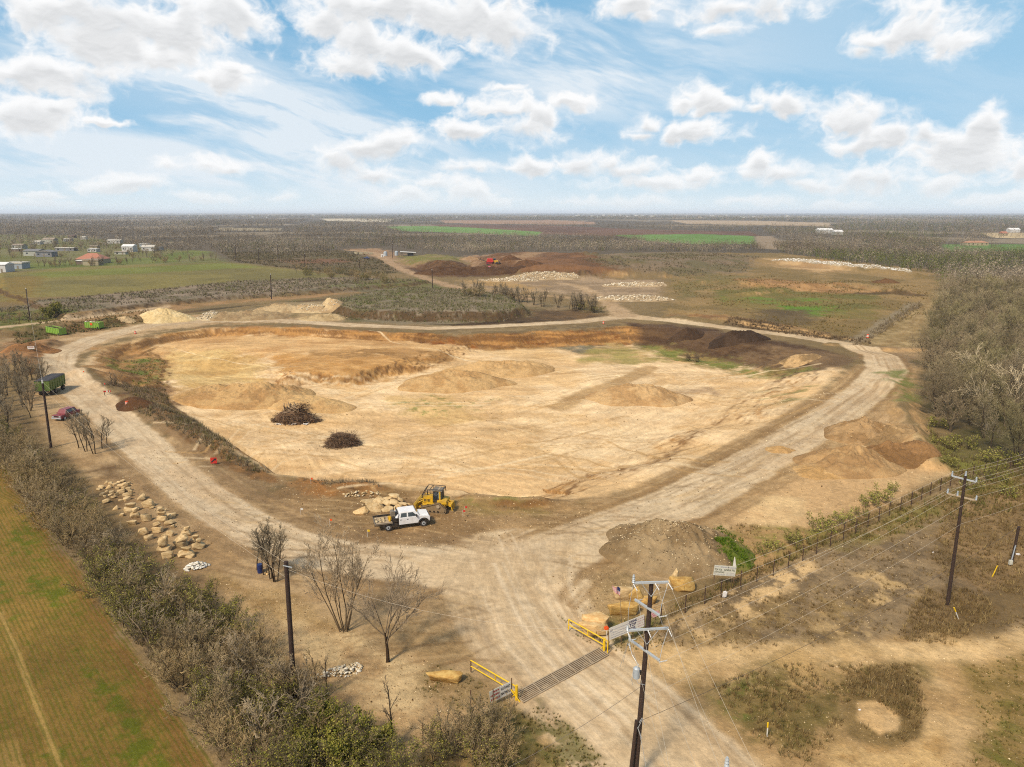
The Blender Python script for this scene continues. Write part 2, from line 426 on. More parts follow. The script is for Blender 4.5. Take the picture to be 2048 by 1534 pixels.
area([(400,655),(560,652),(720,661),(720,670),(560,663),(420,664)], (152,106,58), (178,130,78), nsc=.3)
area([(860,662),(1010,657),(1150,652),(1240,648),(1240,662),(1000,668),(900,670)], (150,128,92), (124,104,72), nsc=.2)
area([(1110,694),(1240,690),(1260,700),(1200,712),(1140,704)], (132,120,96), (112,104,76), nsc=.2)
area([(960,700),(1100,692),(1140,712),(1040,724)], (216,176,118), op=.6)
area([(1250,645),(1340,648),(1460,664),(1600,690),(1680,708),(1700,722),(1640,740),(1480,735),(1370,716),(1290,700),(1260,680)], (104,80,56), (84,62,42), nsc=.15, soft=3, amp=4)
area([(1480,690),(1620,700),(1700,716),(1690,738),(1600,746),(1500,740)], (146,118,84), (120,96,68), nsc=.12, op=.9)
area([(1270,690),(1340,690),(1420,715),(1520,735),(1640,735),(1600,748),(1420,736),(1320,716)], (126,128,60), (160,134,80), nsc=.15, brk=.35)
area([(1230,680),(1290,700),(1330,722),(1240,730),(1150,722),(1180,700)], (196,164,108), (164,148,82), nsc=.15, op=.9)
area([(1520,780),(1660,772),(1640,800),(1560,806),(1500,796)], (120,120,58), op=.7, brk=.52, bsc=.25)
stroke([(1115,815),(1180,785),(1260,755),(1300,735)], 5, (196,160,110), op=.9)
area([(1330,780),(1420,776),(1430,786),(1340,800)], (190,158,120), op=.9)
area([(760,790),(900,795),(960,840),(860,850)], (222,184,122), op=.8)
area([(780,795),(860,800),(900,830),(830,835)], (118,128,56), op=.75, brk=.62, bsc=.5)
area([(860,790),(1000,800),(980,820),(880,815)], (118,128,56), op=.6, brk=.64, bsc=.5)
area([(950,855),(1050,850),(1060,868),(960,872)], (214,178,128), op=.8)

# ground around the loading area in front of the pit
NEARB = [(90,730),(140,735),(230,790),(320,830),(400,885),(460,925),(560,955),(700,968),(870,985),(950,1002),(1060,1010),(1180,1005),(1300,970),(1430,912),(1560,842),(1650,782),(1700,740),(1740,790),(1850,900),(1905,935),(1800,1000),(1600,1080),(1440,1140),(1330,1180),(1240,1300),(1050,1410),(960,1480),(840,1534),(760,1534),(560,1330),(420,1210),(300,1090),(190,985),(100,890),(50,800)]
area(NEARB, (190,160,118), (172,140,98), nsc=.12, soft=1.5, amp=1.5)
area([(1700,740),(1760,800),(1850,900),(1910,940),(1760,1010),(1560,1075),(1480,1060),(1200,1060),(1430,930),(1560,850)], (226,192,140), (210,172,122), nsc=.12, soft=2, amp=2)
area([(1560,830),(1660,790),(1780,800),(1800,840),(1700,850),(1600,880)], (206,172,126), (176,144,104), nsc=.2, op=.8)
area([(560,955),(870,985),(1180,1005),(1200,1040),(1000,1110),(700,1090),(560,1030),(480,950)], (172,140,98), (146,116,78), nsc=.2, soft=2, amp=3)
area([(560,950),(640,960),(760,968),(860,985),(780,996),(640,985),(560,975)], (160,112,62), (136,108,70), nsc=.25)
area([(620,1000),(720,990),(760,1040),(700,1060),(600,1040)], (140,112,74), op=.7, brk=.4)
area([(900,1000),(1060,1008),(1180,1006),(1150,1030),(960,1030)], (182,146,98), (150,126,76), nsc=.3, op=.8)
area([(950,985),(1080,1000),(1080,1010),(960,1003)], (108,118,48), op=.7, brk=.55, bsc=.5)
area([(140,735),(235,775),(320,820),(400,870),(470,912),(550,955),(600,975),(540,985),(440,935),(350,875),(260,830),(150,760)], (150,124,88), (128,108,74), nsc=.2)
area([(260,800),(330,812),(420,862),(470,900),(540,945),(520,955),(420,900),(330,850),(270,822)], (140,124,98), (118,108,72), nsc=.35, soft=1)
area([(330,812),(400,850),(390,862),(320,830)], (116,74,38), (92,62,36), nsc=.3)
area([(320,812),(400,858),(470,908),(550,952),(560,966),(500,958),(430,925),(340,868),(300,826)], (112,86,56), (140,104,64), nsc=.4, soft=.6, amp=1.2, brk=.38, bsc=.35)
area([(228,790),(300,800),(310,816),(250,822)], (96,68,42), (116,84,52))
area([(190,985),(250,970),(330,1060),(420,1130),(440,1190),(360,1150),(260,1060)], (158,130,92), (140,112,78), nsc=.2)
area([(180,930),(240,930),(280,962),(200,965)], (140,112,76), (116,90,60), nsc=.3)
area([(420,1150),(560,1180),(700,1260),(640,1290),(500,1230)], (180,150,104), (156,126,82), nsc=.25)
area([(560,1240),(700,1270),(790,1310),(900,1340),(960,1400),(900,1500),(780,1480),(640,1380)], (206,178,132), (184,152,108), nsc=.25)
area([(730,1240),(860,1240),(960,1300),(860,1330),(760,1300)], (196,166,120), (160,132,90), nsc=.3, op=.7)
area([(860,1320),(960,1350),(1000,1400),(900,1430),(830,1380)], (142,120,80), op=.7, brk=.45, bsc=.5, nsc=.5)
area([(1100,1150),(1220,1130),(1330,1180),(1330,1240),(1240,1300),(1150,1240)], (188,158,112), (160,134,92), nsc=.3)
area([(1110,1225),(1220,1245),(1330,1230),(1330,1290),(1240,1310),(1160,1280)], (104,104,50), (138,116,72), nsc=.4, brk=.34, bsc=.4)
area([(1190,1000),(1300,1060),(1280,1100),(1120,1130),(1130,1080)], (200,170,126), (176,146,104), nsc=.2)
area([(1400,1080),(1480,1050),(1620,1060),(1700,1060),(1500,1170),(1440,1150)], (140,128,66), (176,142,94), nsc=.3)

# verge, paddock and track outside the gate
OUT = [(1050,1410),(1240,1300),(1340,1235),(1480,1175),(1660,1092),(1800,1020),(1940,950),(2150,900),(2150,1700),(700,1700),(840,1534),(960,1470)]
area(OUT, (206,172,122), (182,148,100), nsc=.25, soft=1, amp=.6)
area([(1300,1280),(1380,1220),(1500,1165),(1660,1090),(1800,1018),(1940,945),(2150,890),(2150,1290),(1900,1270),(1700,1290),(1500,1300),(1380,1300)], (154,130,96), (126,106,78), nsc=.5, soft=1, amp=1.5)
area([(1330,1290),(1420,1230),(1600,1180),(1760,1190),(1700,1290),(1480,1300)], (128,104,68), (152,126,82), op=.9, brk=.44, bsc=.9, nsc=.6)
area([(1340,1260),(1440,1200),(1620,1120),(1640,1130),(1560,1190),(1420,1270)], (224,188,134), op=.9, brk=.52, bsc=.7)
area([(1620,1180),(1780,1140),(1900,1220),(1760,1280),(1650,1290)], (212,178,124), op=.8, brk=.58, bsc=.4)
area([(1840,1180),(1960,1180),(2000,1230),(1900,1290),(1790,1280)], (136,112,78), (120,98,66), nsc=.5)
area([(1660,1090),(1800,1020),(1980,960),(2150,920),(2150,1010),(1900,1040),(1760,1080)], (136,122,66), (146,122,82), nsc=.3)
area([(1900,1000),(2150,960),(2150,1200),(1960,1180),(1860,1120)], (152,124,86), (130,106,70), nsc=.3)
stroke([(1880,1300),(1960,1240),(2080,1170)], 4, (118,96,60), op=.7)
area([(1290,1290),(1500,1285),(1700,1285),(1900,1275),(2150,1240),(2150,1300),(1960,1320),(1700,1322),(1500,1330),(1340,1350)], (220,186,134), (204,170,118), nsc=.5, soft=1)
area([(1420,1360),(1560,1320),(1700,1330),(1840,1330),(1840,1420),(1760,1460),(1690,1420),(1660,1500),(1600,1534),(1540,1500),(1460,1440),(1410,1400)], (138,116,70), (118,102,56), nsc=.6, soft=1.6, amp=2.0, brk=.34, bsc=.5)
area([(1690,1340),(1810,1330),(1850,1400),(1800,1440),(1700,1400)], (112,92,56), (130,106,66), nsc=.6)
area([(1560,1310),(1700,1300),(1720,1330),(1640,1380),(1580,1380)], (198,162,108), op=.8, brk=.4, bsc=.5)
area([(1680,1385),(1760,1375),(1850,1410),(1850,1480),(1770,1505),(1690,1470)], (124,102,62), (146,120,76), soft=.4, amp=.5, nsc=.6)
DISC = ([(1715,1405),(1760,1400),(1800,1430),(1798,1460),(1760,1470),(1715,1440)], (226,190,138), (214,176,122))
area([(1640,1480),(1700,1490),(1800,1505),(1900,1430),(1900,1560),(1650,1560)], (212,176,120), (186,148,94), nsc=.6)
area(DISC[0], DISC[1], DISC[2], soft=.3, amp=.15)
area([(1940,1330),(2150,1290),(2150,1700),(1900,1640),(1960,1450)], (140,116,66), (166,136,86), nsc=.6)
area([(1980,1440),(2060,1400),(2060,1560),(1960,1560)], (106,106,40), op=.7, brk=.5, bsc=.6)
area([(1420,1370),(1500,1350),(1500,1440),(1440,1420)], (84,104,30), op=.7, brk=.5, bsc=.8)

# steep cut faces painted raw earth brown, outside the pit darkened for weeds and shade
ZG, XG, YG = TZ.reshape(NR, NA), TX.reshape(NR, NA), TY.reshape(NR, NA)
dr = np.gradient(ZG, axis=0) / np.maximum(.05, np.gradient(RR, axis=0))
da = np.gradient(ZG, axis=1) / np.maximum(.05, RR * np.gradient(AA, axis=1))
SL_ = np.hypot(dr, da).ravel()
i = np.nonzero((SL_ > .18) & (TD > 60) & (TD < 420))[0]
m = smooth(.2, .5, SL_[i]) * .92 * smooth(.2, .42, fbm(TX[i] * .3 + TY[i] * .1, TZ[i] * 1.5, 850, 4, .6))
inp = sdist(TX[i], TY[i], PITP) > -2
cA = np.array(S(88,68,44)); cB = np.array(S(186,138,80)); cC = np.array(S(132,94,54))
t_ = smooth(.38, .62, fbm(TX[i] * .10 + TY[i] * .03, TZ[i] * 1.9, 851, 5, .65))[:, None]
bermy = smooth(45, 60, TX[i])[:, None]; cA = cA * (1 - bermy) + np.array(S(186,150,102)) * bermy
DK_ = Gts([(1262,642),(1340,640),(1480,660),(1640,690),(1720,716),(1660,760),(1480,745),(1370,725),(1290,706)]); dk_ = smooth(-2, 3, sdist(TX[i], TY[i], DK_))[:, None]
cB = cB * (1 - dk_) + np.array(S(104,80,54)) * dk_; cC = cC * (1 - dk_) + np.array(S(84,62,42)) * dk_
cf = np.where(inp[:, None], cB * (1 - t_) + cC * t_, cA * (.85 + .4 * t_))
TC[i] = TC[i] * (1 - m[:, None]) + cf * m[:, None]

# roads
ROADC = dict(soft=.45, amp=.5)
R_LOOP_LEFT = [(1010,1150),(930,1130),(800,1125),(690,1114),(580,1088),(480,1042),(392,984),(305,908),(222,830),(148,768),(116,736),(122,708),(190,677),(300,650),(420,641),(560,641),(700,650),(860,657),(1000,652),(1150,644),(1250,632)]
W_LEFT = [12,10,8,7,6.4,6.2,6.2,6.4,6.6,7,7,7.5,8,8,8,8,7,6,6,7,10]
R_LOOP_RIGHT = [(1250,632),(1330,640),(1450,655),(1600,673),(1700,690),(1762,712),(1775,740),(1742,778),(1650,842),(1500,932),(1350,1010),(1200,1066),(1100,1110),(1040,1160)]
W_RIGHT = [10,7,6.5,6.5,7,8,9,8.5,8,8,8.5,9,10,12]
R_GATE = [(1040,1120),(1030,1180),(1060,1260),(1135,1345),(1230,1430),(1330,1534),(1430,1640)]
W_GATE = [16,14,12,11,11.5,12,12]
stroke(R_LOOP_LEFT[:8], [w + 2.5 for w in W_LEFT[:8]], (178,148,108), (154,124,88), op=.6, soft=1.2)
stroke(R_LOOP_RIGHT[6:], [w + 5 for w in W_RIGHT[6:]], (192,160,114), (170,138,96), op=.8, soft=2)
stroke(R_LOOP_LEFT, W_LEFT, (216,192,156), (204,177,140), nsc=.2, **ROADC)
stroke(R_LOOP_RIGHT, W_RIGHT, (218,193,155), (206,178,139), nsc=.2, **ROADC)
stroke(R_GATE, W_GATE, (218,192,153), (208,180,140), nsc=.2, **ROADC)
stroke([(1250,632),(1215,605),(1190,588),(1160,572),(1120,566)], [9,6,6,6,6], (196,166,128), (180,150,112))
stroke([(1190,600),(1100,592),(1000,590)], 5, (186,154,114), op=.8)
stroke([(-60,662),(60,648),(160,637),(230,627),(330,614)], 4, (206,178,140))
area([(960,1080),(1120,1100),(1080,1190),(980,1190),(880,1140)], (204,176,136), (190,160,118), nsc=.15, soft=3)
rs = random.Random(5)
for lt in (-1, 1):
    stroke(R_LOOP_RIGHT[5:], 1.1, (158,126,84), (136,106,70), lat=lt * 4.9, op=.75, soft=.4, amp=.6, brk=.36, bsc=.15, seed=lt + 3)
    stroke(R_LOOP_LEFT[1:9], 1.0, (156,128,92), (134,108,74), lat=lt * 4.3, op=.7, soft=.4, amp=.6, brk=.38, bsc=.15, seed=lt + 7)
    stroke(R_LOOP_LEFT[13:], .9, (150,124,90), (128,102,70), lat=lt * 4.0, op=.6, soft=.4, amp=.5, brk=.36, bsc=.1, seed=lt + 9)
    stroke(R_GATE[2:], 1.0, (176,144,100), lat=lt * 6.4, op=.5, soft=.5, amp=.5, brk=.4, bsc=.2, seed=lt + 11)
for lst, ws_ in ((R_LOOP_LEFT, W_LEFT), (R_LOOP_RIGHT, W_RIGHT), (R_GATE, W_GATE)):
    for k in range(20):
        a = rs.randrange(0, max(1, len(lst) - 5)); b = min(len(lst), a + rs.randint(4, 9))
        lt = rs.uniform(-.5, .5) * min(ws_[a:b])
        pale = rs.random() < .5
        stroke(lst[a:b], rs.uniform(.25, .6), (224,202,168) if pale else (168,138,100), lat=lt, op=rs.uniform(.3, .65), soft=.25, amp=.15, brk=.38, bsc=.12, seed=k)
for k in range(10):
    lt = rs.choice((-1, 1)) * rs.uniform(4.6, 7)
    stroke(R_LOOP_LEFT[:9], .5, (146,118,84), lat=lt, op=.6, soft=.3, amp=.3, brk=.42, bsc=.1, seed=k)
    stroke(R_LOOP_RIGHT[6:], .5, (160,128,86), lat=lt, op=.6, soft=.3, amp=.3, brk=.42, bsc=.1, seed=k + 50)

# scraper and tyre tracks over the pit floor and the loading area
i = boxed(TX, TY, PITP, 1)
s_, w_ = sdist(TX[i], TY[i], PITP, PITW)
cx_, cy_ = PITP.mean(0)
arc_ = np.arctan2(TY[i] - cy_, TX[i] - cx_) * 40
wob = fbm(TX[i] * .03, TY[i] * .03, 91, 3) * 14
lines = fbm((s_ + wob) * .9, arc_ * .03 + wob * .1, 92, 4, .6)
lines2 = fbm(TX[i] * .06 + wob * .2, (TY[i] + wob * .7) * .55, 93, 4, .65)
f = 1 + smooth(2, 8, s_) * ((lines - .5) * .34 + (lines2 - .5) * .42)
TC[i] = TC[i] * np.stack([f, f ** 1.25, f ** 1.5], 1)
for k in range(90):
    x0, y0 = rs.uniform(420, 1550), rs.uniform(720, 960)
    L = rs.uniform(120, 420); a = rs.uniform(-.28, .22); cv = rs.uniform(-.25, .25)
    pts = []
    for t in (0, .25, .5, .75, 1):
        q = (t - .5) * L
        pts.append((x0 + q, y0 + q * a + cv * q * q / L))
    lt = rs.choice((0, 1.1))
    for off in ((-lt, lt) if lt else (0,)):
        stroke(pts, rs.uniform(.25, .7), (196,156,100) if rs.random() < .65 else (246,220,176), lat=off, op=rs.uniform(.35, .75), soft=.16, amp=.12, brk=.35, bsc=.1, seed=k)
for k in range(84):
    x0, y0 = rs.uniform(480, 1250), rs.uniform(975, 1120)
    if k > 40: x0, y0 = rs.uniform(1350, 1800), rs.uniform(850, 1040)
    if k > 64: x0, y0 = rs.uniform(560, 960), rs.uniform(1150, 1340)
    L = rs.uniform(80, 260); a = rs.uniform(-.5, .1) if k > 40 else rs.uniform(-.1, .35); cv = rs.uniform(-.3, .3)
    pts = [(x0 + (t - .5) * L, y0 + (t - .5) * L * a + cv * ((t - .5) * L) ** 2 / L) for t in (0, .25, .5, .75, 1)]
    for off in (-.9, .9):
        stroke(pts, .4, (134,104,66) if rs.random() < .6 else (206,174,126), lat=off, op=rs.uniform(.2, .5), soft=.14, amp=.1, brk=.36, bsc=.3, seed=k, tread=.5 if k % 3 == 0 else 0)

area([(900,1100),(1000,1080),(1140,1075),(1100,1130),(1075,1190),(1085,1260),(1150,1340),(1060,1370),(1000,1260),(960,1200),(840,1150)], (224,199,162), (211,185,147), nsc=.15, soft=2.5, op=.72)
for k in range(16):
    off = rs.uniform(-4.6, 4.6)
    stroke([(980,1080),(1000,1130),(1030,1200),(1080,1285),(1150,1360),(1240,1440)][rs.randrange(0, 2):], rs.uniform(.2, .45), (232,210,176) if k % 2 else (192,164,126), lat=off, op=rs.uniform(.3, .55), soft=.16, amp=.1, brk=.36, bsc=.15, seed=k)

# ploughed field with young green rows
FIELD = [(-200,850),(0,918),(130,1095),(260,1285),(350,1415),(450,1560),(560,1720),(-400,1720)]
FP = Gts(FIELD)
i = boxed(TX, TY, FP, 2)
X, Y = TX[i], TY[i]
sf = sdist(X, Y, FP) + (fbm(X * .4, Y * .4, 95, 4) - .5) * 1.2
e0, e1 = Gt(0, 918), Gt(450, 1534)
fd = np.array([e1.x - e0.x, e1.y - e0.y]); fd /= np.linalg.norm(fd)
lat_ = (X - e0.x) * -fd[1] + (Y - e0.y) * fd[0]
lon_ = (X - e0.x) * fd[0] + (Y - e0.y) * fd[1]
row = .5
FIELD_FLOW = (i, lat_ + (vnoise(lon_ * .1, lat_ * .1, 97) - .5) * .25, lon_)
pat = fbm(lat_ * .35, lon_ * .06, 98, 4, .6)
pat2 = fbm(X * 1.3, Y * 1.3, 99, 3, .6)
edge = smooth(0, 3, sf)
g = smooth(.3, .7, row * .4 + .12 + (pat - .5) * 1.3 + (pat2 - .5) * .9) * (.25 + .75 * edge)
c = np.array(S(136,108,52)) * (1 - g[:, None]) + np.array(S(98,102,26)) * g[:, None]
dk = smooth(.35, .65, fbm(X * .05, Y * .05, 101, 3))[:, None]
c = c * (.86 + .28 * dk)
er = (smooth(0, .5, sf) * smooth(2.2, .8, sf))[:, None] * .7
c = c * (1 - er) + np.array(S(132,98,54)) * er
m = smooth(-.4, .4, sf)[:, None]
TC[i] = TC[i] * (1 - m) + c * m
stroke([(0,1225),(40,1320),(75,1420),(125,1545)], .4, (168,138,78), op=.9, soft=.2, amp=.1)
stroke([(-20,1370),(10,1450),(45,1545)], .4, (164,134,76), op=.85, soft=.2, amp=.1)
stroke([(-40,920),(10,935),(120,1075),(255,1280),(350,1410),(455,1560)], [3,3,3,3.2,3.5,4], (168,142,98), (146,122,82), lat=1.9, op=.9, nsc=.6, soft=.6, amp=.6)

area([(20,915),(80,1000),(150,1085),(225,1180),(290,1260),(350,1330),(420,1430),(520,1560),(440,1560),(370,1440),(310,1350),(240,1260),(180,1180),(110,1090),(40,990)], (120,100,74), (142,122,92), nsc=.6, soft=.8, amp=1.0, op=.85, brk=.36, bsc=.4)
# undergrowth soil under hedge and wood
area([(0,800),(60,830),(200,985),(330,1110),(460,1230),(640,1400),(820,1560),(560,1560),(430,1400),(300,1260),(180,1110),(60,960),(-40,880)], (128,106,74), (112,92,62), nsc=.4, op=.9, brk=.3, bsc=.4)
area([(560,1420),(700,1470),(800,1540),(900,1460),(1010,1400),(1080,1440),(1120,1560),(560,1560)], (150,126,80), (116,104,54), nsc=.5, op=.85, brk=.36, bsc=.5)
area([(1060,1400),(1110,1420),(1230,1540),(1130,1560),(1040,1470)], (112,106,58), op=.8, brk=.48, bsc=.8)
area([(1890,580),(2200,600),(2300,1000),(2048,945),(1940,915),(1870,860),(1840,740),(1860,660)], (112,96,66), (94,86,52), nsc=.15)
area([(1850,860),(1900,880),(2000,930),(1960,945),(1880,920)], (128,124,58), (112,100,62), nsc=.2)
area([(1770,745),(1810,740),(1830,800),(1800,800)], (110,122,52), brk=.4, bsc=.3, op=.8)

# along-and-across coordinates for the wheel marks
FL = np.zeros((len(TX), 3))
FL[FIELD_FLOW[0], 0] = FIELD_FLOW[1]; FL[FIELD_FLOW[0], 1] = FIELD_FLOW[2]
i = boxed(TX, TY, PITP, 1)
FL[i, 0] = s_ + wob; FL[i, 1] = arc_ * .8 + wob
for k, (lst, W) in enumerate(((R_LOOP_LEFT, W_LEFT), (R_LOOP_RIGHT, W_RIGHT), (R_GATE, W_GATE))):
    P = Gts(lst); i = boxed(TX, TY, P, 8)
    d, sd_, arc, w = seg_dist(TX[i], TY[i], P, False, np.array(W, float)); q = d < w * .5 + 1.5
    FL[i[q], 0] = sd_[q] + 50 * k; FL[i[q], 1] = arc[q]
# fine grain everywhere near
gr = fbm(TX * 1.7, TY * 1.7, 110, 4, .65) - .5
gr2 = fbm(TX * .23, TY * .23, 111, 4, .55) - .5
gr3 = fbm(TX * 4.1, TY * 4.1, 112, 3, .7) - .5
f = 1 + (gr * .5 + gr2 * .36 + gr3 * .22 * smooth(200, 80, TD)) * smooth(900, 200, TD)
TC = np.clip(TC * f[:, None], .004, .85)

# ------------------------------------------------------------------ materials driven by the stored earth colour
def new_mat(name):
    m = bpy.data.materials.new(name); m.use_nodes = True
    return m, m.node_tree.nodes, m.node_tree.links, m.node_tree.nodes['Principled BSDF']
def earth_material(name, rough=.95, bump=.6, grain=.15, sc1=2.2, sc2=9.0, streak=0.0, across=3.2, along=.22, rows=0.0):
    m, N, L, b = new_mat(name)
    t = m.node_tree
    b.inputs['Roughness'].default_value = rough
    b.inputs['Specular IOR Level'].default_value = .12
    at = N.new('ShaderNodeAttribute'); at.attribute_name = 'Col'
    geo = N.new('ShaderNodeNewGeometry')
    n1 = N.new('ShaderNodeTexNoise'); n1.inputs['Scale'].default_value = sc1; n1.inputs['Detail'].default_value = 6; n1.inputs['Roughness'].default_value = .65
    n2 = N.new('ShaderNodeTexNoise'); n2.inputs['Scale'].default_value = sc2; n2.inputs['Detail'].default_value = 3
    L.new(geo.outputs['Position'], n1.inputs['Vector']); L.new(geo.outputs['Position'], n2.inputs['Vector'])
    f = mth(t, 'MULTIPLY_ADD', n1.outputs['Fac'], grain * 4, 1 - grain * 2)
    f2 = mth(t, 'MULTIPLY_ADD', n2.outputs['Fac'], grain * 2.4, 1 - grain * 1.2)
    ff = mth(t, 'MULTIPLY', f, f2)
    if streak:
        fa = N.new('ShaderNodeAttribute'); fa.attribute_name = 'Flow'
        mp = N.new('ShaderNodeMapping'); mp.inputs['Scale'].default_value = (across, along, 1); L.new(fa.outputs['Vector'], mp.inputs['Vector'])
        n3 = N.new('ShaderNodeTexNoise'); n3.inputs['Scale'].default_value = 1.0; n3.inputs['Detail'].default_value = 5; n3.inputs['Roughness'].default_value = .7; n3.inputs['Distortion'].default_value = .4
        L.new(mp.outputs[0], n3.inputs['Vector'])
        ff = mth(t, 'MULTIPLY', ff, mth(t, 'MULTIPLY_ADD', n3.outputs['Fac'], streak * 2, 1 - streak))
    vm = N.new('ShaderNodeVectorMath'); vm.operation = 'SCALE'
    src = at.outputs['Color']
    if rows:      # drilled rows of young plants, thick and thin
        fa = N.new('ShaderNodeAttribute'); fa.attribute_name = 'Flow'
        sp = N.new('ShaderNodeSeparateXYZ'); L.new(fa.outputs['Vector'], sp.inputs[0])
        n4 = N.new('ShaderNodeTexNoise'); n4.inputs['Scale'].default_value = 1.0; n4.inputs['Detail'].default_value = 5; n4.inputs['Roughness'].default_value = .7
        mp = N.new('ShaderNodeMapping'); mp.inputs['Scale'].default_value = (1.3, .35, 1); L.new(fa.outputs['Vector'], mp.inputs['Vector']); L.new(mp.outputs[0], n4.inputs['Vector'])
        w = mth(t, 'SINE', mth(t, 'MULTIPLY', sp.outputs['X'], 2 * math.pi / rows))
        w = mth(t, 'MULTIPLY_ADD', w, .5, mth(t, 'MULTIPLY_ADD', n4.outputs['Fac'], 3.2, -1.55))
        mx = N.new('ShaderNodeMix'); mx.data_type = 'RGBA'
        L.new(mth(t, 'MULTIPLY', sstep(t, w, -.1, .6), .55), mx.inputs[0]); L.new(src, mx.inputs[6]); mx.inputs[7].default_value = SA4(S(94,98,24)); src = mx.outputs[2]
    L.new(src, vm.inputs[0]); L.new(ff, vm.inputs['Scale'])
    L.new(vm.outputs[0], b.inputs['Base Color'])
    bp = N.new('ShaderNodeBump'); bp.inputs['Strength'].default_value = bump; bp.inputs['Distance'].default_value = .25
    L.new(n1.outputs['Fac'], bp.inputs['Height']); L.new(bp.outputs[0], b.inputs['Normal'])
    return m
M_EARTH = earth_material('earth')
M_ROAD = earth_material('packed_dirt', bump=.4, grain=.11, streak=.30)
M_QUARRY = earth_material('quarry_sand', bump=.6, grain=.12, streak=.30, across=1.9, along=.10)
M_CROP = earth_material('crop_soil', bump=.4, grain=.16, sc1=3.5, rows=.36)

def mesh_from(name, V, F, C=None, mat=None, smooth_=True):
    """V (n,3), F (m,3 or 4) arrays -> mesh data, colour per vertex in C"""
    me = bpy.data.meshes.new(name)
    V = np.asarray(V, np.float32); F = np.asarray(F, np.int32)
    me.vertices.add(len(V)); me.vertices.foreach_set('co', V.ravel())
    k = F.shape[1]
    me.loops.add(F.size); me.loops.foreach_set('vertex_index', F.ravel())
    me.polygons.add(len(F))
    me.polygons.foreach_set('loop_start', np.arange(0, F.size, k, dtype=np.int32))
    if smooth_: me.polygons.foreach_set('use_smooth', np.ones(len(F), bool))
    me.update(calc_edges=True)
    if C is not None:
        at = me.color_attributes.new('Col', 'FLOAT_COLOR', 'POINT')
        at.data.foreach_set('color', np.concatenate([np.asarray(C, np.float32), np.ones((len(V), 1), np.float32)], 1).ravel())
    if mat: me.materials.append(mat)
    return me
def link(name, me, parent=None):
    o = bpy.data.objects.new(name, me); COL.objects.link(o)
    if parent: o.parent = parent
    return o
def tag(o, label=None, cat=None, group=None, kind=None):
    if label: o['label'] = label
    if cat: o['category'] = cat
    if group: o['group'] = group
    if kind: o['kind'] = kind
    return o

# which part of the sheet is what
cls = np.zeros(len(TX), int)
def classify(mask_idx, cond, k): cls[mask_idx[cond]] = k
i = boxed(TX, TY, PITP, 1); classify(i, sdist(TX[i], TY[i], PITP) > 0, 1)
for lst, W in ((R_LOOP_LEFT, W_LEFT), (R_LOOP_RIGHT, W_RIGHT), (R_GATE, W_GATE)):
    P = Gts(lst); i = boxed(TX, TY, P, 8)
    d, _, _, w = seg_dist(TX[i], TY[i], P, False, np.array(W, float)); classify(i, d < w * .5, 2)
i = boxed(TX, TY, FP, 2); classify(i, sdist(TX[i], TY[i], FP) > 0, 3)
idx = np.arange(NR * NA).reshape(NR, NA)
a, b = idx[:-1, :], idx[1:, :]
quads = np.stack([a.ravel(), np.roll(a, -1, 1).ravel(), np.roll(b, -1, 1).ravel(), b.ravel()], 1)[:, ::-1]
fc = cls[quads[:, 0]]
TV = np.stack([TX, TY, TZ], 1)
for k, nm, mt in ((0, 'ground', M_EARTH), (1, 'quarry_ground', M_QUARRY), (2, 'dirt_road', M_ROAD), (3, 'crop_field', M_CROP)):
    q = quads[fc == k]
    u, invx = np.unique(q, return_inverse=True)
    q2 = invx.reshape(q.shape)
    V = TV[u]; C = TC[u]
    if k == 0:   # close the hole below the camera
        pass
    me = mesh_from(nm, V, q2, C, mt)
    me.attributes.new('Flow', 'FLOAT_VECTOR', 'POINT').data.foreach_set('vector', FL[u].astype(np.float32).ravel())
    tag(link(nm, me), kind='structure')

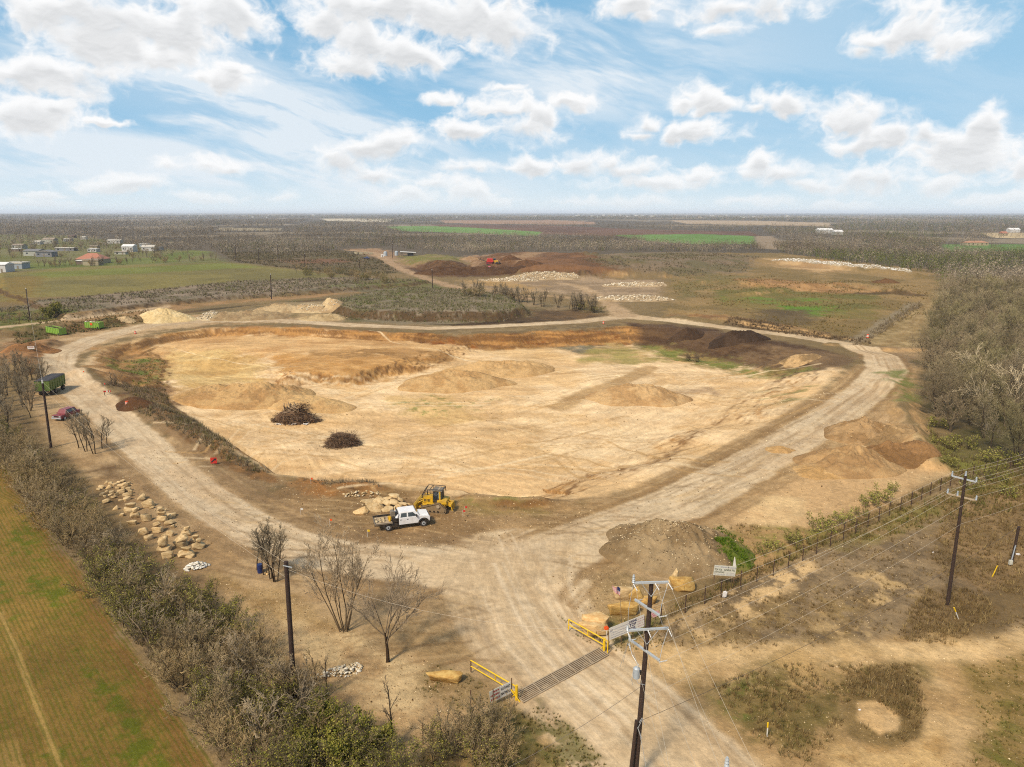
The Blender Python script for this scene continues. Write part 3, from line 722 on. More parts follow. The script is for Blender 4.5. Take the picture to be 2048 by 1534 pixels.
# ------------------------------------------------------------------ sky: a far backdrop of air and cloud, 80 km out, in front only
def build_sky():
    Rk = 80000.0
    azs = np.radians(np.concatenate([np.linspace(-66, -38, 60)[:-1], np.linspace(-38, 38, 1500), np.linspace(38, 66, 60)[1:]]))
    els = np.radians(np.concatenate([np.linspace(-1.2, 0, 5)[:-1], np.linspace(0, 16.5, 560), np.linspace(16.5, 50, 70)[1:]]))
    A, E = np.meshgrid(azs, els)
    # work in the pixel frame of a level lens (azimuth and elevation in degrees times 25)
    K = 180 / math.pi * 25
    U, V = A * K, E * K
    w1 = (fbm(U * .012, V * .015, 901, 4) - .5); w2 = (fbm(U * .012 + 40, V * .015 + 9, 902, 4) - .5)
    w3 = (fbm(U * .05, V * .06, 903, 4) - .5); w4 = (fbm(U * .05 + 4, V * .06 + 9, 904, 4) - .5)
    u = U + w1 * 44 + w3 * 15; v = V + w2 * 30 + w4 * 11
    base = np.full(U.shape, -3.0)
    for (cx, cy, a, b) in CLOUDS:
        az_, el_ = px_az_el(cx, cy)
        du, dv = (u - az_ * K) / a, (v - el_ * K) / b
        dv = np.where(dv < 0, dv * 1.15, dv)
        base = np.maximum(base, 1 - np.sqrt(du * du + dv * dv))
    # far from the listed clouds (overhead and to the sides) a loose cover of the same kind
    side = smooth(16.0, 19, np.degrees(E)) + smooth(37.5, 41, np.abs(np.degrees(A)))
    loose = (fbm(U * .004, V * .007, 920, 3) - .52) * 4
    base = np.where(side > 0, np.maximum(base, loose * np.clip(side, 0, 1) - (1 - np.clip(side, 0, 1)) * 3), base)
    bil = 0; am = 1; tot = 0; x, y = u * .022, v * .030
    for o in range(6):
        n = vnoise(x, y, 930 + o); bil = bil + am * (1 - np.abs(2 * n - 1)); tot += am
        x = x * 2.1 + 3; y = y * 2.1 + 7; am *= .56
    bil = bil / tot - .5
    fb = fbm(u * .03, v * .04, 940, 6, .58) - .5
    D = base + bil * .85 + fb * 1.0 - .12
    edge = .30 + .34 * smooth(.4, .7, fbm(U * .01, V * .02, 945, 3))
    alpha = smooth(-.24, edge + .26, D) ** 1.1
    # cirrus: long streaks drifting down to the right
    t = math.radians(-13)
    cu, cv = U * math.cos(t) + V * math.sin(t), -U * math.sin(t) + V * math.cos(t)
    wv = (fbm(cu * .004, cv * .008, 950, 3) - .5) * 60
    ci = fbm(cu * .0045, (cv + wv) * .022, 951, 6, .6)
    az_, el_ = px_az_el(430, 205); az2, el2 = px_az_el(1000, 250)
    band = np.exp(-((cv - (-(az_ * K) * math.sin(t) + el_ * K * math.cos(t))) / 75.0) ** 2) * smooth(-900, -700, U) * smooth(20, -330, U)
    az3, el3 = px_az_el(330, 325)
    band = np.maximum(band, np.exp(-((V - el3 * K + (U - az3 * K) * .06) / 42.0) ** 2) * smooth(160, -250, U))
    az4, el4 = px_az_el(1180, 130)
    band = np.maximum(band, .75 * np.exp(-((V - el4 * K) / 85.0) ** 2 - ((U - az4 * K) / 230.0) ** 2))
    cir = np.clip(smooth(.30, .72, ci) * (.18 + 1.15 * band) + band * .30, 0, .92)
    # clear air: deeper blue high on the left, paler to the right and to the horizon
    e = np.degrees(E)[..., None]; a = np.degrees(A)[..., None]
    top = np.array([.165, .430, .690]); mid = np.array([.270, .545, .785]); low = np.array([.62, .80, .90])
    air = mid * (1 - smooth(4, 15, e)) + top * smooth(4, 15, e)
    air = air * (1 - .55 * smooth(-14, 30, a)) + np.array([.46, .69, .87]) * .55 * smooth(-14, 30, a)
    air = air * (1 - smooth(6.5, -.5, e)) + low * smooth(6.5, -.5, e)
    # modelling of the cloud: lit from above, grey beneath and where it is thick
    Th = np.clip(D + .1, 0, 1.4)
    sm = Th.copy()
    for _ in range(10):
        sm[1:-1] = (sm[:-2] + sm[1:-1] * 2 + sm[2:]) / 4; sm[:, 1:-1] = (sm[:, :-2] + sm[:, 1:-1] * 2 + sm[:, 2:]) / 4
    nup = 26
    above = np.zeros_like(sm)
    for k in range(1, nup, 2):
        above[:-k] += sm[k:]
    above /= nup / 2
    gy = np.gradient(sm, axis=0) ; gx = np.gradient(sm, axis=1)
    fine = np.gradient(Th, axis=0)
    lum = 1.0 - .19 * smooth(.34, .95, above) - .42 * np.clip(gy, -.01, .06) * 2.2 - .03 * smooth(.5, 1.1, sm)
    lum = lum - np.clip(fine, -.04, .05) * .4 + (bil * .05)
    lum = np.clip(lum, .60, 1.0)[..., None]
    cc = lum * np.array([1.0, 1.0, 1.0]) - (1 - lum) * np.array([.03, .0, -.03])
    cc = cc * (1 - .35 * smooth(4, -.3, e)) + np.array([.86, .90, .93]) * .35 * smooth(4, -.3, e)
    c = air * (1 - cir[..., None]) + np.array([.80, .87, .93]) * cir[..., None]
    c = c * (1 - .97 * alpha[..., None]) + cc * .97 * alpha[..., None]
    hz = (.70 * smooth(2.6, -.2, e) + .12 * smooth(6, 1, e))
    c = c * (1 - hz) + np.array([.80, .875, .915]) * hz
    P = np.stack([Rk * np.cos(E) * np.sin(A), Rk * np.cos(E) * np.cos(A), Rk * np.sin(E)], -1).reshape(-1, 3)
    nr, nc = A.shape
    idx = np.arange(nr * nc).reshape(nr, nc)
    q = np.stack([idx[:-1, :-1], idx[1:, :-1], idx[1:, 1:], idx[:-1, 1:]], -1).reshape(-1, 4)
    m, N, L, b = new_mat('sky_air')
    N.remove(b)
    at = N.new('ShaderNodeAttribute'); at.attribute_name = 'Col'
    em = N.new('ShaderNodeEmission'); em.inputs['Strength'].default_value = 1.0 / 2 ** EXPOSURE
    L.new(at.outputs['Color'], em.inputs['Color'])
    L.new(em.outputs[0], N['Material Output'].inputs['Surface'])
    m.cycles.emission_sampling = 'NONE'
    tag(link('sky', mesh_from('sky', P, q, c.reshape(-1, 3), m)), kind='structure')
build_sky()

# ------------------------------------------------------------------ vegetation
def veg_material(name, vary=.35, trans=0.0):
    m, N, L, b = new_mat(name)
    b.inputs['Roughness'].default_value = .9; b.inputs['Specular IOR Level'].default_value = .1
    at = N.new('ShaderNodeAttribute'); at.attribute_name = 'Col'
    oi = N.new('ShaderNodeObjectInfo')
    geo = N.new('ShaderNodeNewGeometry')
    nz = N.new('ShaderNodeTexNoise'); nz.inputs['Scale'].default_value = .8; nz.inputs['Detail'].default_value = 3
    L.new(geo.outputs['Position'], nz.inputs['Vector'])
    t = m.node_tree
    f = mth(t, 'MULTIPLY_ADD', oi.outputs['Random'], vary, 1 - vary / 2)
    f2 = mth(t, 'MULTIPLY_ADD', nz.outputs['Fac'], .8, .6)
    f = mth(t, 'MULTIPLY', f, f2)
    vm = N.new('ShaderNodeVectorMath'); vm.operation = 'SCALE'
    L.new(at.outputs['Color'], vm.inputs[0]); L.new(f, vm.inputs['Scale'])
    L.new(vm.outputs[0], b.inputs['Base Color'])
    return m
M_BARK = veg_material('bark_and_twigs', .62)
M_LEAF = veg_material('leaves', .4)
M_GRASS = veg_material('dry_blades', 0)

def rot_about(v, ax, a):
    return Matrix.Rotation(a, 3, ax) @ v
def grow(seed, H, stems=1, lean=.25, levels=3, kids=(6, 6, 5), rad=.12, ratio=(.62, .5, .45), angs=(.6, .7, .8), up=.25, wig=.18, bare=.3, minr=.012, leaf=0, leafsize=.12, basew=.15, fork=None):
    """a winter tree: list of (p0, p1, r0, r1, level) and leaf positions"""
    R = random.Random(seed); segs = []; leaves = []; cur = [0]
    def branch(p, d, L, r, lv):
        n = 4 if lv == 0 else 3 if lv == 1 else 2
        pts = [(p, r, d)]
        for k in range(n):
            d = (d + Vector((R.gauss(0, wig), R.gauss(0, wig), R.gauss(0, wig) + up * (.5 if lv else .2)))).normalized()
            q = p + d * (L / n)
            r2 = max(minr * .7, r * (1 - .72 * (k + 1) / n) if lv else r * (1 - .6 * (k + 1) / n))
            segs.append((p, q, max(minr, pts[-1][1]), max(minr * .6, r2), lv, cur[0]))
            p = q; pts.append((p, r2, d))
        if lv >= levels:
            if leaf and R.random() < leaf:
                for _ in range(5 if leaf >= 1 else 3):
                    leaves.append(p + Vector((R.gauss(0, .12), R.gauss(0, .12), R.gauss(0, .12))))
            return
        nk = kids[lv]
        for k in range(nk):
            t = bare + (1 - bare) * (k + R.random()) / nk if lv == 0 else .2 + .8 * (k + R.random()) / nk
            x = t * n; i = min(n - 1, int(x)); f = x - i
            a, b = pts[i], pts[i + 1]
            q = a[0].lerp(b[0], f); rr = a[1] * (1 - f) + b[1] * f
            dd = b[2]
            ax = dd.orthogonal().normalized(); ax = rot_about(ax, dd, R.uniform(0, 2 * math.pi))
            nd = rot_about(dd, ax, angs[lv] * R.uniform(.65, 1.25))
            branch(q, nd, L * ratio[lv] * R.uniform(.7, 1.15) * (1.1 - .4 * t), max(minr, rr * .62), lv + 1)
    for s in range(stems):
        cur[0] = s
        a = 2 * math.pi * (s + R.random() * .7) / stems
        ln = lean * R.uniform(.4, 1.2) if stems > 1 else lean * R.random() * .5
        d = Vector((math.cos(a) * ln, math.sin(a) * ln, 1)).normalized()
        o = Vector((math.cos(a), math.sin(a), 0)) * (basew * R.random() if stems > 1 else 0)
        o.z = -.15
        branch(o, d, H * R.uniform(.7, 1.0) * .8, rad * R.uniform(.7, 1.1), 0)
    return segs, leaves
def prisms(segs, colf):
    n = len(segs)
    if not n: return np.zeros((0, 3)), np.zeros((0, 4), int), np.zeros((0, 3))
    p0 = np.array([s[0] for s in segs]); p1 = np.array([s[1] for s in segs])
    r0 = np.array([s[2] for s in segs])[:, None]; r1 = np.array([s[3] for s in segs])[:, None]
    d = p1 - p0; d /= np.linalg.norm(d, axis=1, keepdims=True) + 1e-9
    ref = np.where(np.abs(d[:, 2:3]) < .9, np.array([[0, 0, 1.0]]), np.array([[1.0, 0, 0]]))
    u = np.cross(d, ref); u /= np.linalg.norm(u, axis=1, keepdims=True) + 1e-9
    v = np.cross(d, u)
    V = np.zeros((n, 6, 3))
    for k in range(3):
        c, s = math.cos(k * 2.094), math.sin(k * 2.094)
        V[:, k] = p0 + (u * c + v * s) * r0
        V[:, 3 + k] = p1 + (u * c + v * s) * r1
    b = (np.arange(n) * 6)[:, None]
    F = np.concatenate([b + np.array([[k, (k + 1) % 3, 3 + (k + 1) % 3, 3 + k]]) for k in range(3)], 0)
    C = np.repeat(np.array([colf(s[4], s) for s in segs])[:, None, :], 6, 1).reshape(-1, 3)
    return V.reshape(-1, 3), F, C
def leafquads(pts, size, cols, seed):
    rg = np.random.RandomState(seed); n = len(pts)
    P = np.array(pts); a = rg.normal(size=(n, 3)); a /= np.linalg.norm(a, axis=1, keepdims=True)
    b = np.cross(a, rg.normal(size=(n, 3))); b /= np.linalg.norm(b, axis=1, keepdims=True)
    s = size * rg.uniform(.6, 1.4, (n, 1))
    V = np.stack([P - a * s, P + b * s * .7, P + a * s, P - b * s * .7], 1).reshape(-1, 3)
    F = np.arange(n * 4).reshape(n, 4)
    cols = np.array(cols); C = cols[rg.randint(0, len(cols), n)] * rg.uniform(.75, 1.25, (n, 1))
    return V, F, np.repeat(C, 4, 0)
BARK_DARK, BARK_MID = S(78,64,48), S(104,90,72)
TWIG_GREY, TWIG_TAN, TWIG_PALE = S(170,154,126), S(178,156,116), S(214,202,176)
def wood_col(base, twig):
    base, twig = np.array(base), np.array(twig)
    R = random.Random(3)
    def f(lv, s): return (base + (twig - base) * min(1, lv / 2.5)) * R.uniform(.8, 1.2)
    return f
TREES = {}
def make_kind(key, base, twig, leafcols=None, leafsize=.1, **kw):
    segs, lv = grow(**kw)
    cf = wood_col(base, twig)
    tr = [s for s in segs if s[4] == 0]; cr = [s for s in segs if s[4] > 0]
    shrub = kw.get('stems', 1) >= 5 and key != 'vase'
    if shrub: cr = segs; mts = []
    else: mts = [mesh_from('trunk', *prisms([s for s in tr if s[5] == q], cf), M_BARK, False) for q in range(kw.get('stems', 1))]
    V, F, C = prisms(cr, cf)
    if leafcols and lv:
        V2, F2, C2 = leafquads(lv, leafsize, leafcols, kw['seed'])
        V, F, C = np.concatenate([V, V2]), np.concatenate([F, F2 + len(V)]), np.concatenate([C, C2])
    mc = mesh_from('crown', V, F, C, M_LEAF if leafcols else M_BARK, False)
    TREES[key] = (mts, mc)
OLIVE = [S(148,142,62), S(130,128,52), S(164,152,80), S(112,112,46)]
YELLOWISH = [S(150,146,72), S(128,128,54), S(160,148,88)]
for k in range(4):   # tall bare trees of the right hand wood
    make_kind('wood%d' % k, BARK_MID, (S(172,156,120), S(160,142,112), S(182,164,130), S(162,150,108))[k], seed=20 + k, H=8.6, stems=(2, 3, 1, 3)[k], lean=.32, levels=3, kids=(9, 8, 7), rad=.13, ratio=(.52, .52, .5), angs=(.8, .75, .8), up=.18, wig=.16, bare=.22, minr=.018)
make_kind('wood_pale', S(170,156,130), S(200,182,148), seed=31, H=9.6, stems=2, lean=.3, levels=3, kids=(7, 6, 4), rad=.17, ratio=(.6, .5, .45), angs=(.8, .7, .7), up=.2, wig=.2, bare=.25, minr=.034)
for k in range(4):   # bare thicket of the hedge
    make_kind('brush%d' % k, BARK_MID, (S(184,162,124), S(190,164,118))[k % 2], [S(128,118,66), S(118,108,62), S(140,126,84)], .045, leaf=.10 + .10 * (k % 3), seed=40 + k, H=4.6, stems=7, lean=.55, levels=3, kids=(6, 5, 5), rad=.05, ratio=(.55, .55, .5), angs=(.6, .65, .7), up=.2, wig=.2, bare=.12, minr=.015, basew=.6)
for k in range(3):   # evergreen bushes of the hedge
    make_kind('green%d' % k, BARK_MID, S(140,126,92), OLIVE, .055, seed=50 + k, H=3.9, stems=6, lean=.55, levels=3, kids=(6, 5, 4), rad=.05, ratio=(.5, .5, .5), angs=(.7, .7, .8), up=.15, wig=.2, bare=.1, minr=.015, leaf=.55, basew=.6)
for k in range(3):   # slim trees at the left edge and round the clearing
    make_kind('slim%d' % k, BARK_DARK, TWIG_GREY, seed=60 + k, H=7.6, stems=(1, 2, 2)[k], lean=.22, levels=3, kids=(11, 7, 5), rad=.09, ratio=(.34, .5, .5), angs=(.6, .65, .7), up=.26, wig=.12, bare=.3, minr=.014)
for k in range(2):   # yellow green shrubs
    make_kind('shrub%d' % k, S(120,104,70), S(150,134,90), YELLOWISH, .09, seed=70 + k, H=2.2, stems=8, lean=.8, levels=2, kids=(5, 5), rad=.03, ratio=(.5, .5), angs=(.6, .7), up=.15, wig=.2, bare=.15, minr=.01, leaf=.7, basew=.4)
make_kind('bushy', BARK_DARK, S(130,116,96), seed=75, H=2.6, stems=9, lean=.7, levels=2, kids=(6, 6), rad=.035, ratio=(.55, .5), angs=(.6, .7), up=.2, wig=.2, bare=.1, minr=.014, basew=.3)
make_kind('vase', S(118,100,76), S(200,178,146), seed=81, H=8.8, stems=8, lean=.34, levels=4, kids=(7, 5, 4, 4), rad=.06, ratio=(.42, .5, .5, .5), angs=(.5, .55, .65, .7), up=.22, wig=.10, bare=.36, minr=.013, basew=.35)
make_kind('spread', S(76,60,44), S(190,168,138), seed=95, H=2.6, stems=1, lean=.1, levels=4, kids=(7, 8, 5, 4), rad=.15, ratio=(2.3, .5, .5, .5), angs=(.72, .55, .6, .6), up=.10, wig=.10, bare=.62, minr=.013)
make_kind('wispy', S(90,74,56), S(150,132,108), seed=97, H=7.2, stems=1, lean=.1, levels=3, kids=(9, 4, 3), rad=.085, ratio=(.3, .45, .5), angs=(.55, .6, .6), up=.3, wig=.13, bare=.35, minr=.016)
make_kind('juniper', BARK_MID, S(120,108,70), OLIVE + [S(120,124,46)], .075, seed=99, H=3.4, stems=7, lean=.45, levels=3, kids=(7, 5, 4), rad=.05, ratio=(.5, .5, .5), angs=(.7, .7, .8), up=.15, wig=.2, bare=.05, minr=.012, leaf=1.0, basew=.5)

PLACED = []
def plant(key, x, y, scale, rz, label, cat='tree', group=None, name='slim_tree', sz=None):
    mts, mc = TREES[key]
    o = bpy.data.objects.new(name, None if mts else mc); COL.objects.link(o)
    o.location = (x, y, h1(x, y)); o.rotation_euler = (0, 0, rz); o.scale = (scale, scale, sz or scale)
    tag(o, label, cat, group)
    for nm, me in ([('trunk', q) for q in mts] + [('crown', mc)]) if mts else ():
        c = bpy.data.objects.new(nm, me); COL.objects.link(c); c.parent = o
    PLACED.append((x, y)); return o
def poisson(P, spacing, rng, tries=40000, vary=None):
    lo, hi = P.min(0), P.max(0); pts = []; cell = {}
    X = np.array([[rng.uniform(lo[0], hi[0]), rng.uniform(lo[1], hi[1])] for _ in range(tries)])
    X = X[inside(X[:, 0], X[:, 1], P)]
    for x, y in X:
        c = (int(x // spacing), int(y // spacing))
        if any((x - q[0]) ** 2 + (y - q[1]) ** 2 < spacing ** 2 for a in (-1, 0, 1) for b in (-1, 0, 1) for q in cell.get((c[0] + a, c[1] + b), ())): continue
        cell.setdefault(c, []).append((x, y)); pts.append((x, y))
    return pts
vr = random.Random(11)
def in_view(x, y, m=90, top=9):
    d = CA * y - SA * (0 - CAM_H)
    if d < 5: return False
    px = 1024 + FPX * x / d
    return -m < px < 2048 + m
# the hedge along the field
HEDGE = Gts([(-60,870),(5,922),(62,1017),(129,1100),(206,1200),(268,1272),(335,1345),(390,1425),(480,1525),(560,1620),(830,1640),(800,1560),(700,1490),(600,1400),(478,1280),(359,1222),(258,1140),(180,1055),(100,960),(30,890),(-40,840)])
hp = poisson(HEDGE, 1.75, vr)
for x, y in hp:
    D = math.hypot(x, y); t = fbm(np.array([x * .12]), np.array([y * .12]), 77, 2)[0]
    if t > .43 and vr.random() < .75:
        plant('green%d' % vr.randrange(3), x, y, vr.uniform(.75, 1.1), vr.uniform(0, 6.28), 'olive green leafy bush in the thicket hedge beside the ploughed field', 'bush', 'evergreen bushes in the field hedge', 'evergreen_bush')
    else:
        plant('brush%d' % vr.randrange(4), x, y, vr.uniform(.75, 1.15), vr.uniform(0, 6.28), 'bare grey twiggy shrub in the thicket hedge beside the ploughed field', 'shrub', 'bare shrubs in the field hedge', 'bare_shrub')
make_kind('pale_snag', S(140,122,98), S(192,172,140), seed=104, H=5.6, stems=3, lean=.55, levels=3, kids=(6, 5, 4), rad=.08, ratio=(.5, .5, .5), angs=(.7, .6, .65), up=.16, wig=.2, bare=.25, minr=.016)
for px, py, s in ((60,960,1),(140,1050,1),(215,1125,.95),(262,1180,1.05),(330,1235,1),(300,1290,.9),(420,1300,1),(490,1345,1.05),(560,1400,1),(470,1420,.95),(600,1470,1.05),(540,1490,1)):
    p = Gt(px, py); plant('pale_snag', p.x, p.y, s * vr.uniform(.9, 1.1), px, 'pale leafless branching tree standing out of the thicket hedge', group='pale leafless trees in the field hedge', name='pale_tree')
# slim trees at the far left end of the hedge
LT = Gts([(-60,760),(30,735),(95,765),(75,800),(60,840),(20,860),(-40,838)])
for x, y in poisson(LT, 2.4, vr)[:46]:
    plant('slim%d' % vr.randrange(3), x, y, vr.uniform(.75, 1.1), vr.uniform(0, 6.28), 'slim bare tree in the copse beside the green trailer', group='slim bare trees beside the green trailer')
for px, py, s in ((158,896,.95),(172,903,1.0),(188,908,1.05),(204,898,.85),(214,890,.7)):
    p = Gt(px, py); plant('slim%d' % vr.randrange(3), p.x, p.y, s * 1.15, vr.uniform(0, 6.28), 'slim bare tree in the small clump beside the red car', group='small clump of bare trees beside the red car')
for px, py, s, k in ((514,1140,.8,0),(530,1150,.95,1),(541,1158,.9,2),(548,1164,1.0,0),(553,1164,.92,1)):
    p = Gt(px, py); plant('slim%d' % k, p.x, p.y, s * 1.12, px * .3, 'slim bare tree in the clump round the blue barrel', group='bare trees round the blue barrel')
p = Gt(690, 1262); plant('vase', p.x, p.y, 1.14, .4, 'tall vase shaped bare tree with many straight stems beside the road fork')
p = Gt(776, 1324); plant('spread', p.x, p.y, 1.42, 2.2, 'wide spreading bare tree with dark crooked limbs beside the entrance road')
p = Gt(780, 1496); plant('wispy', p.x, p.y, .95, 1.0, 'lone thin bare sapling in front of the sandy bank, tallest near the junipers')
p = Gt(634, 1388); plant('wispy', p.x, p.y, .62, 2.0, 'small forked bare sapling at the end of the white rubble by the dark pole')
p = Gt(658, 1392); plant('wispy', p.x, p.y, .72, 4.0, 'thin bare sapling just beside the white rubble, next to a smaller forked one')
for px, py, s in ((660,1490,1.05),(700,1530,1.1),(625,1500,.9)):
    p = Gt(px, py); plant('juniper', p.x, p.y, s, px, 'dense bright green juniper bush at the near end of the hedge', 'bush', 'junipers at the near end of the hedge', 'juniper_bush')
for px, py, s, k in ((905,1500,.95,'brush0'),(945,1510,1.0,'brush2'),(985,1500,.9,'brush1'),(1005,1530,.8,'brush3'),(870,1530,.8,'green1'),(960,1540,.85,'green2'),(1000,1470,.7,'brush0')):
    p = Gt(px, py); g = k[0] == 'g'
    plant(k, p.x, p.y, s, px, 'olive leafy bush in the thicket under the red lettered sign' if g else 'bare twiggy shrub in the thicket under the red lettered sign', 'bush' if g else 'shrub', 'thicket under the red lettered sign', 'leafy_bush' if g else 'bare_shrub')
# right hand wood
WOOD = Gts([(1888,577),(1876,640),(1866,700),(1856,760),(1872,835),(1915,885),(1985,925),(2075,940),(2400,960),(2500,700),(2300,585)])
wp = [q for q in poisson(WOOD, 4.6, vr, 60000) if in_view(*q)]
wp.sort(key=lambda q: q[0] ** 2 + q[1] ** 2)
for n_, (x, y) in enumerate(wp[:290]):
    plant('wood%d' % vr.randrange(4), x, y, vr.uniform(.85, 1.3), vr.uniform(0, 6.28), 'bare grey tree in the dense winter wood beyond the fence', group='bare trees of the dense wood beyond the fence', name='bare_tree')
for px, py, s in ((1955,735,1.2),(1990,740,1.3),(2030,790,1.35),(2015,735,1.25),(1975,800,1.1)):
    p = Gt(px, py + 60); plant('wood_pale', p.x, p.y, s, px, 'pale whitish bare tree standing out of the grey wood', group='pale trees in the grey wood')
for px, py, s in ((1880,855,1.3),(1930,895,1.4),(1975,925,1.2),(2030,930,1.5),(1905,900,1.0),(1990,960,1.2),(1900,930,.9),(1940,975,1.1),(2010,990,1.0),(1880,890,1.0)):
    p = Gt(px, py); plant('shrub%d' % (px % 2), p.x, p.y, s, px, 'yellow green shrub along the near edge of the grey wood', 'shrub', 'yellow green shrubs at the edge of the wood', 'leafy_shrub')
for px, py, s in ((1548,1098,.8),(1585,1090,.9),(1640,1062,1.1),(1656,1048,.8),(1692,1045,1.0),(1742,1012,1.0),(1762,1000,1.1),(1720,1030,.7),(1610,1085,.7),(1520,1108,.6),(1785,985,.8)):
    p = Gt(px, py); plant('shrub%d' % (px % 2), p.x, p.y, s, px, 'yellow green shrub against the wire fence', 'shrub', 'yellow green shrubs along the wire fence', 'leafy_shrub')
for px, py, s in ((1376,722,1.0),(1394,724,1.1)):
    p = Gt(px, py); plant('bushy', p.x, p.y, s * 1.1, px, 'small bare reddish bush below the dark soil bank', 'bush', 'bare bushes below the dark soil bank', 'bare_bush')
p = Gt(228, 772); plant('bushy', p.x, p.y, 1.4, 0, 'lone rounded bare bush on the weedy slope inside the pit', 'bush', None, 'bare_bush')
# row of trees behind the grassy mound
for k in range(56):
    t = vr.random(); px = 925 + t * 268; py = 588 + t * 38 + vr.uniform(-3, 3)
    if 1085 < px < 1112 and vr.random() < .8: continue
    p = Gt(px, py); plant(vr.choice(('slim0', 'slim1', 'brush0', 'green0', 'slim2')), p.x, p.y, vr.uniform(1.2, 1.7), vr.uniform(0, 6), 'thin tree in the row behind the grassy mound', group='row of thin trees behind the grassy mound', name='thin_tree', sz=vr.uniform(.9, 1.3))
p = Gt(1188, 626); plant('slim1', p.x, p.y, 1.25, 1, 'tallest thin tree at the road end of the row behind the mound')
# trees beside the haul road and round the pasture
for k in range(40):
    t = vr.random(); px = 590 + t * 200; py = 548 + t * 22 + vr.uniform(-12, 4)
    p = Gt(px, py); plant(vr.choice(('slim0', 'brush1', 'brush3', 'green2', 'green1', 'brush0')), p.x, p.y, vr.uniform(.8, 1.2), vr.uniform(0, 6), 'scrubby tree in the belt between the pasture and the haul road', group='scrubby trees between the pasture and the haul road', name='scrubby_tree')
for k in range(46):
    t = vr.random(); px = 40 + t * 400; py = 536 - t * 16 + vr.uniform(-2, 2)
    p = Gt(px, py); plant(vr.choice(('slim0', 'slim1', 'slim2', 'brush1')), p.x, p.y, vr.uniform(.8, 1.25), vr.uniform(0, 6), 'thin bare tree along the far edge of the pasture', group='thin trees along the far edge of the pasture')
for k in range(60):
    px = vr.uniform(-10, 330); py = vr.choice((vr.uniform(486, 500), vr.uniform(500, 520)))
    if 130 < px < 215 and py > 505: continue
    p = Gt(px, py); plant(vr.choice(('slim0', 'slim1', 'slim2', 'brush0', 'brush3')), p.x, p.y, vr.uniform(1.0, 1.6), vr.uniform(0, 6), 'bare tree among the village houses', group='bare trees among the village houses', name='village_tree')
p = Gt(112, 634); plant('juniper', p.x, p.y, 1.7, 0, 'dark evergreen bush standing alone beside the far field pole', 'bush', None, 'evergreen_bush', sz=2.0)
for px, py, s in ((20,628,.7),(38,640,.8),(70,640,.7),(8,645,.6)):
    p = Gt(px, py); plant('brush1', p.x, p.y, s, px, 'bare shrub on the scrubland beside the far field pole', 'shrub', 'bare shrubs beside the far field pole', 'bare_shrub')

# ------------------------------------------------------------------ scattered ground cover and the far woods: one object each
def blades(spots, hgt, wid, col, n, rg, spreadf=.5, top=.0, z=None):
    """spots (k,2): tufts of n upright blades each, as triangles"""
    k = len(spots)
    if z is None: z = height(spots[:, 0], spots[:, 1])
    H = hgt if hasattr(hgt, '__len__') else np.full(k, hgt)
    W = wid if hasattr(wid, '__len__') else np.full(k, wid)
    a = rg.uniform(0, 6.283, (k, n)); r = rg.uniform(0, 1, (k, n)) ** .6 * spreadf * H[:, None]
    bx, by = spots[:, :1] + np.cos(a) * r * .35, spots[:, 1:2] + np.sin(a) * r * .35
    ln = H[:, None] * rg.uniform(.55, 1.1, (k, n))
    tx, ty = bx + np.cos(a) * r, by + np.sin(a) * r
    b = rg.uniform(0, 6.283, (k, n)); w = W[:, None] * rg.uniform(.6, 1.3, (k, n)) * .5
    ux, uy = np.cos(b) * w, np.sin(b) * w
    zz = np.broadcast_to(z[:, None], (k, n))
    base = rg.uniform(0, 1, (k, n)) * top * H[:, None]
    V = np.stack([np.stack([bx - ux, by - uy, zz - .03 + base], -1), np.stack([bx + ux, by + uy, zz - .03 + base], -1), np.stack([tx, ty, zz + ln], -1)], 2).reshape(-1, 3)
    C = np.repeat((col[:, None, :] * rg.uniform(.75, 1.25, (k, n, 1))).reshape(-1, 3), 3, 0)
    return V, C
def scatter(rg, P, count):
    lo, hi = P.min(0), P.max(0); out = np.zeros((0, 2))
    while len(out) < count:
        q = rg.uniform(lo, hi, (count * 2 + 50, 2)); q = q[inside(q[:, 0], q[:, 1], P)]
        if not len(q): break
        out = np.concatenate([out, q])
    return out[:count]
def tri_mesh(name, parts, mat):
    V = np.concatenate([p[0] for p in parts]); C = np.concatenate([p[1] for p in parts])
    return mesh_from(name, V, np.arange(len(V)).reshape(-1, 3), C, mat, False)
rg = np.random.RandomState(4)
def cols(k, *cs):
    c = np.array([S(*x) for x in cs]); return c[rg.randint(0, len(c), k)] * rg.uniform(.8, 1.2, (k, 1))
GR = []
def tufts(pts, per_m2, hgt, wid, n, cs, brk=0, bsc=.5, spread=.6, seed=0):
    P = Gts(pts); A = abs(np.sum(P[:, 0] * np.roll(P[:, 1], -1) - np.roll(P[:, 0], -1) * P[:, 1])) / 2
    s = scatter(rg, P, int(min(40000, A * per_m2)))
    if brk: s = s[fbm(s[:, 0] * bsc, s[:, 1] * bsc, 400 + seed, 5, .62) > brk]
    if len(s): GR.append(blades(s, hgt * rg.uniform(.6, 1.3, len(s)), wid, cols(len(s), *cs), n, rg, spread))
DRY = [(150,126,84),(132,108,70),(170,146,98),(120,98,60)]
MIX = [(128,112,62),(110,102,48),(142,120,74),(98,100,40)]
tufts([(1300,1280),(1380,1220),(1500,1165),(1660,1090),(1800,1018),(1940,945),(2150,890),(2150,1290),(1900,1270),(1700,1290),(1500,1300),(1380,1300)], 3.2, .34, .05, 7, DRY, .46, .5)
tufts([(1840,1180),(1960,1180),(2000,1230),(1900,1290),(1790,1280)], 9, .5, .045, 8, DRY)
tufts([(1900,1000),(2150,960),(2150,1200),(1960,1180),(1860,1120)], 4, .5, .05, 8, DRY)
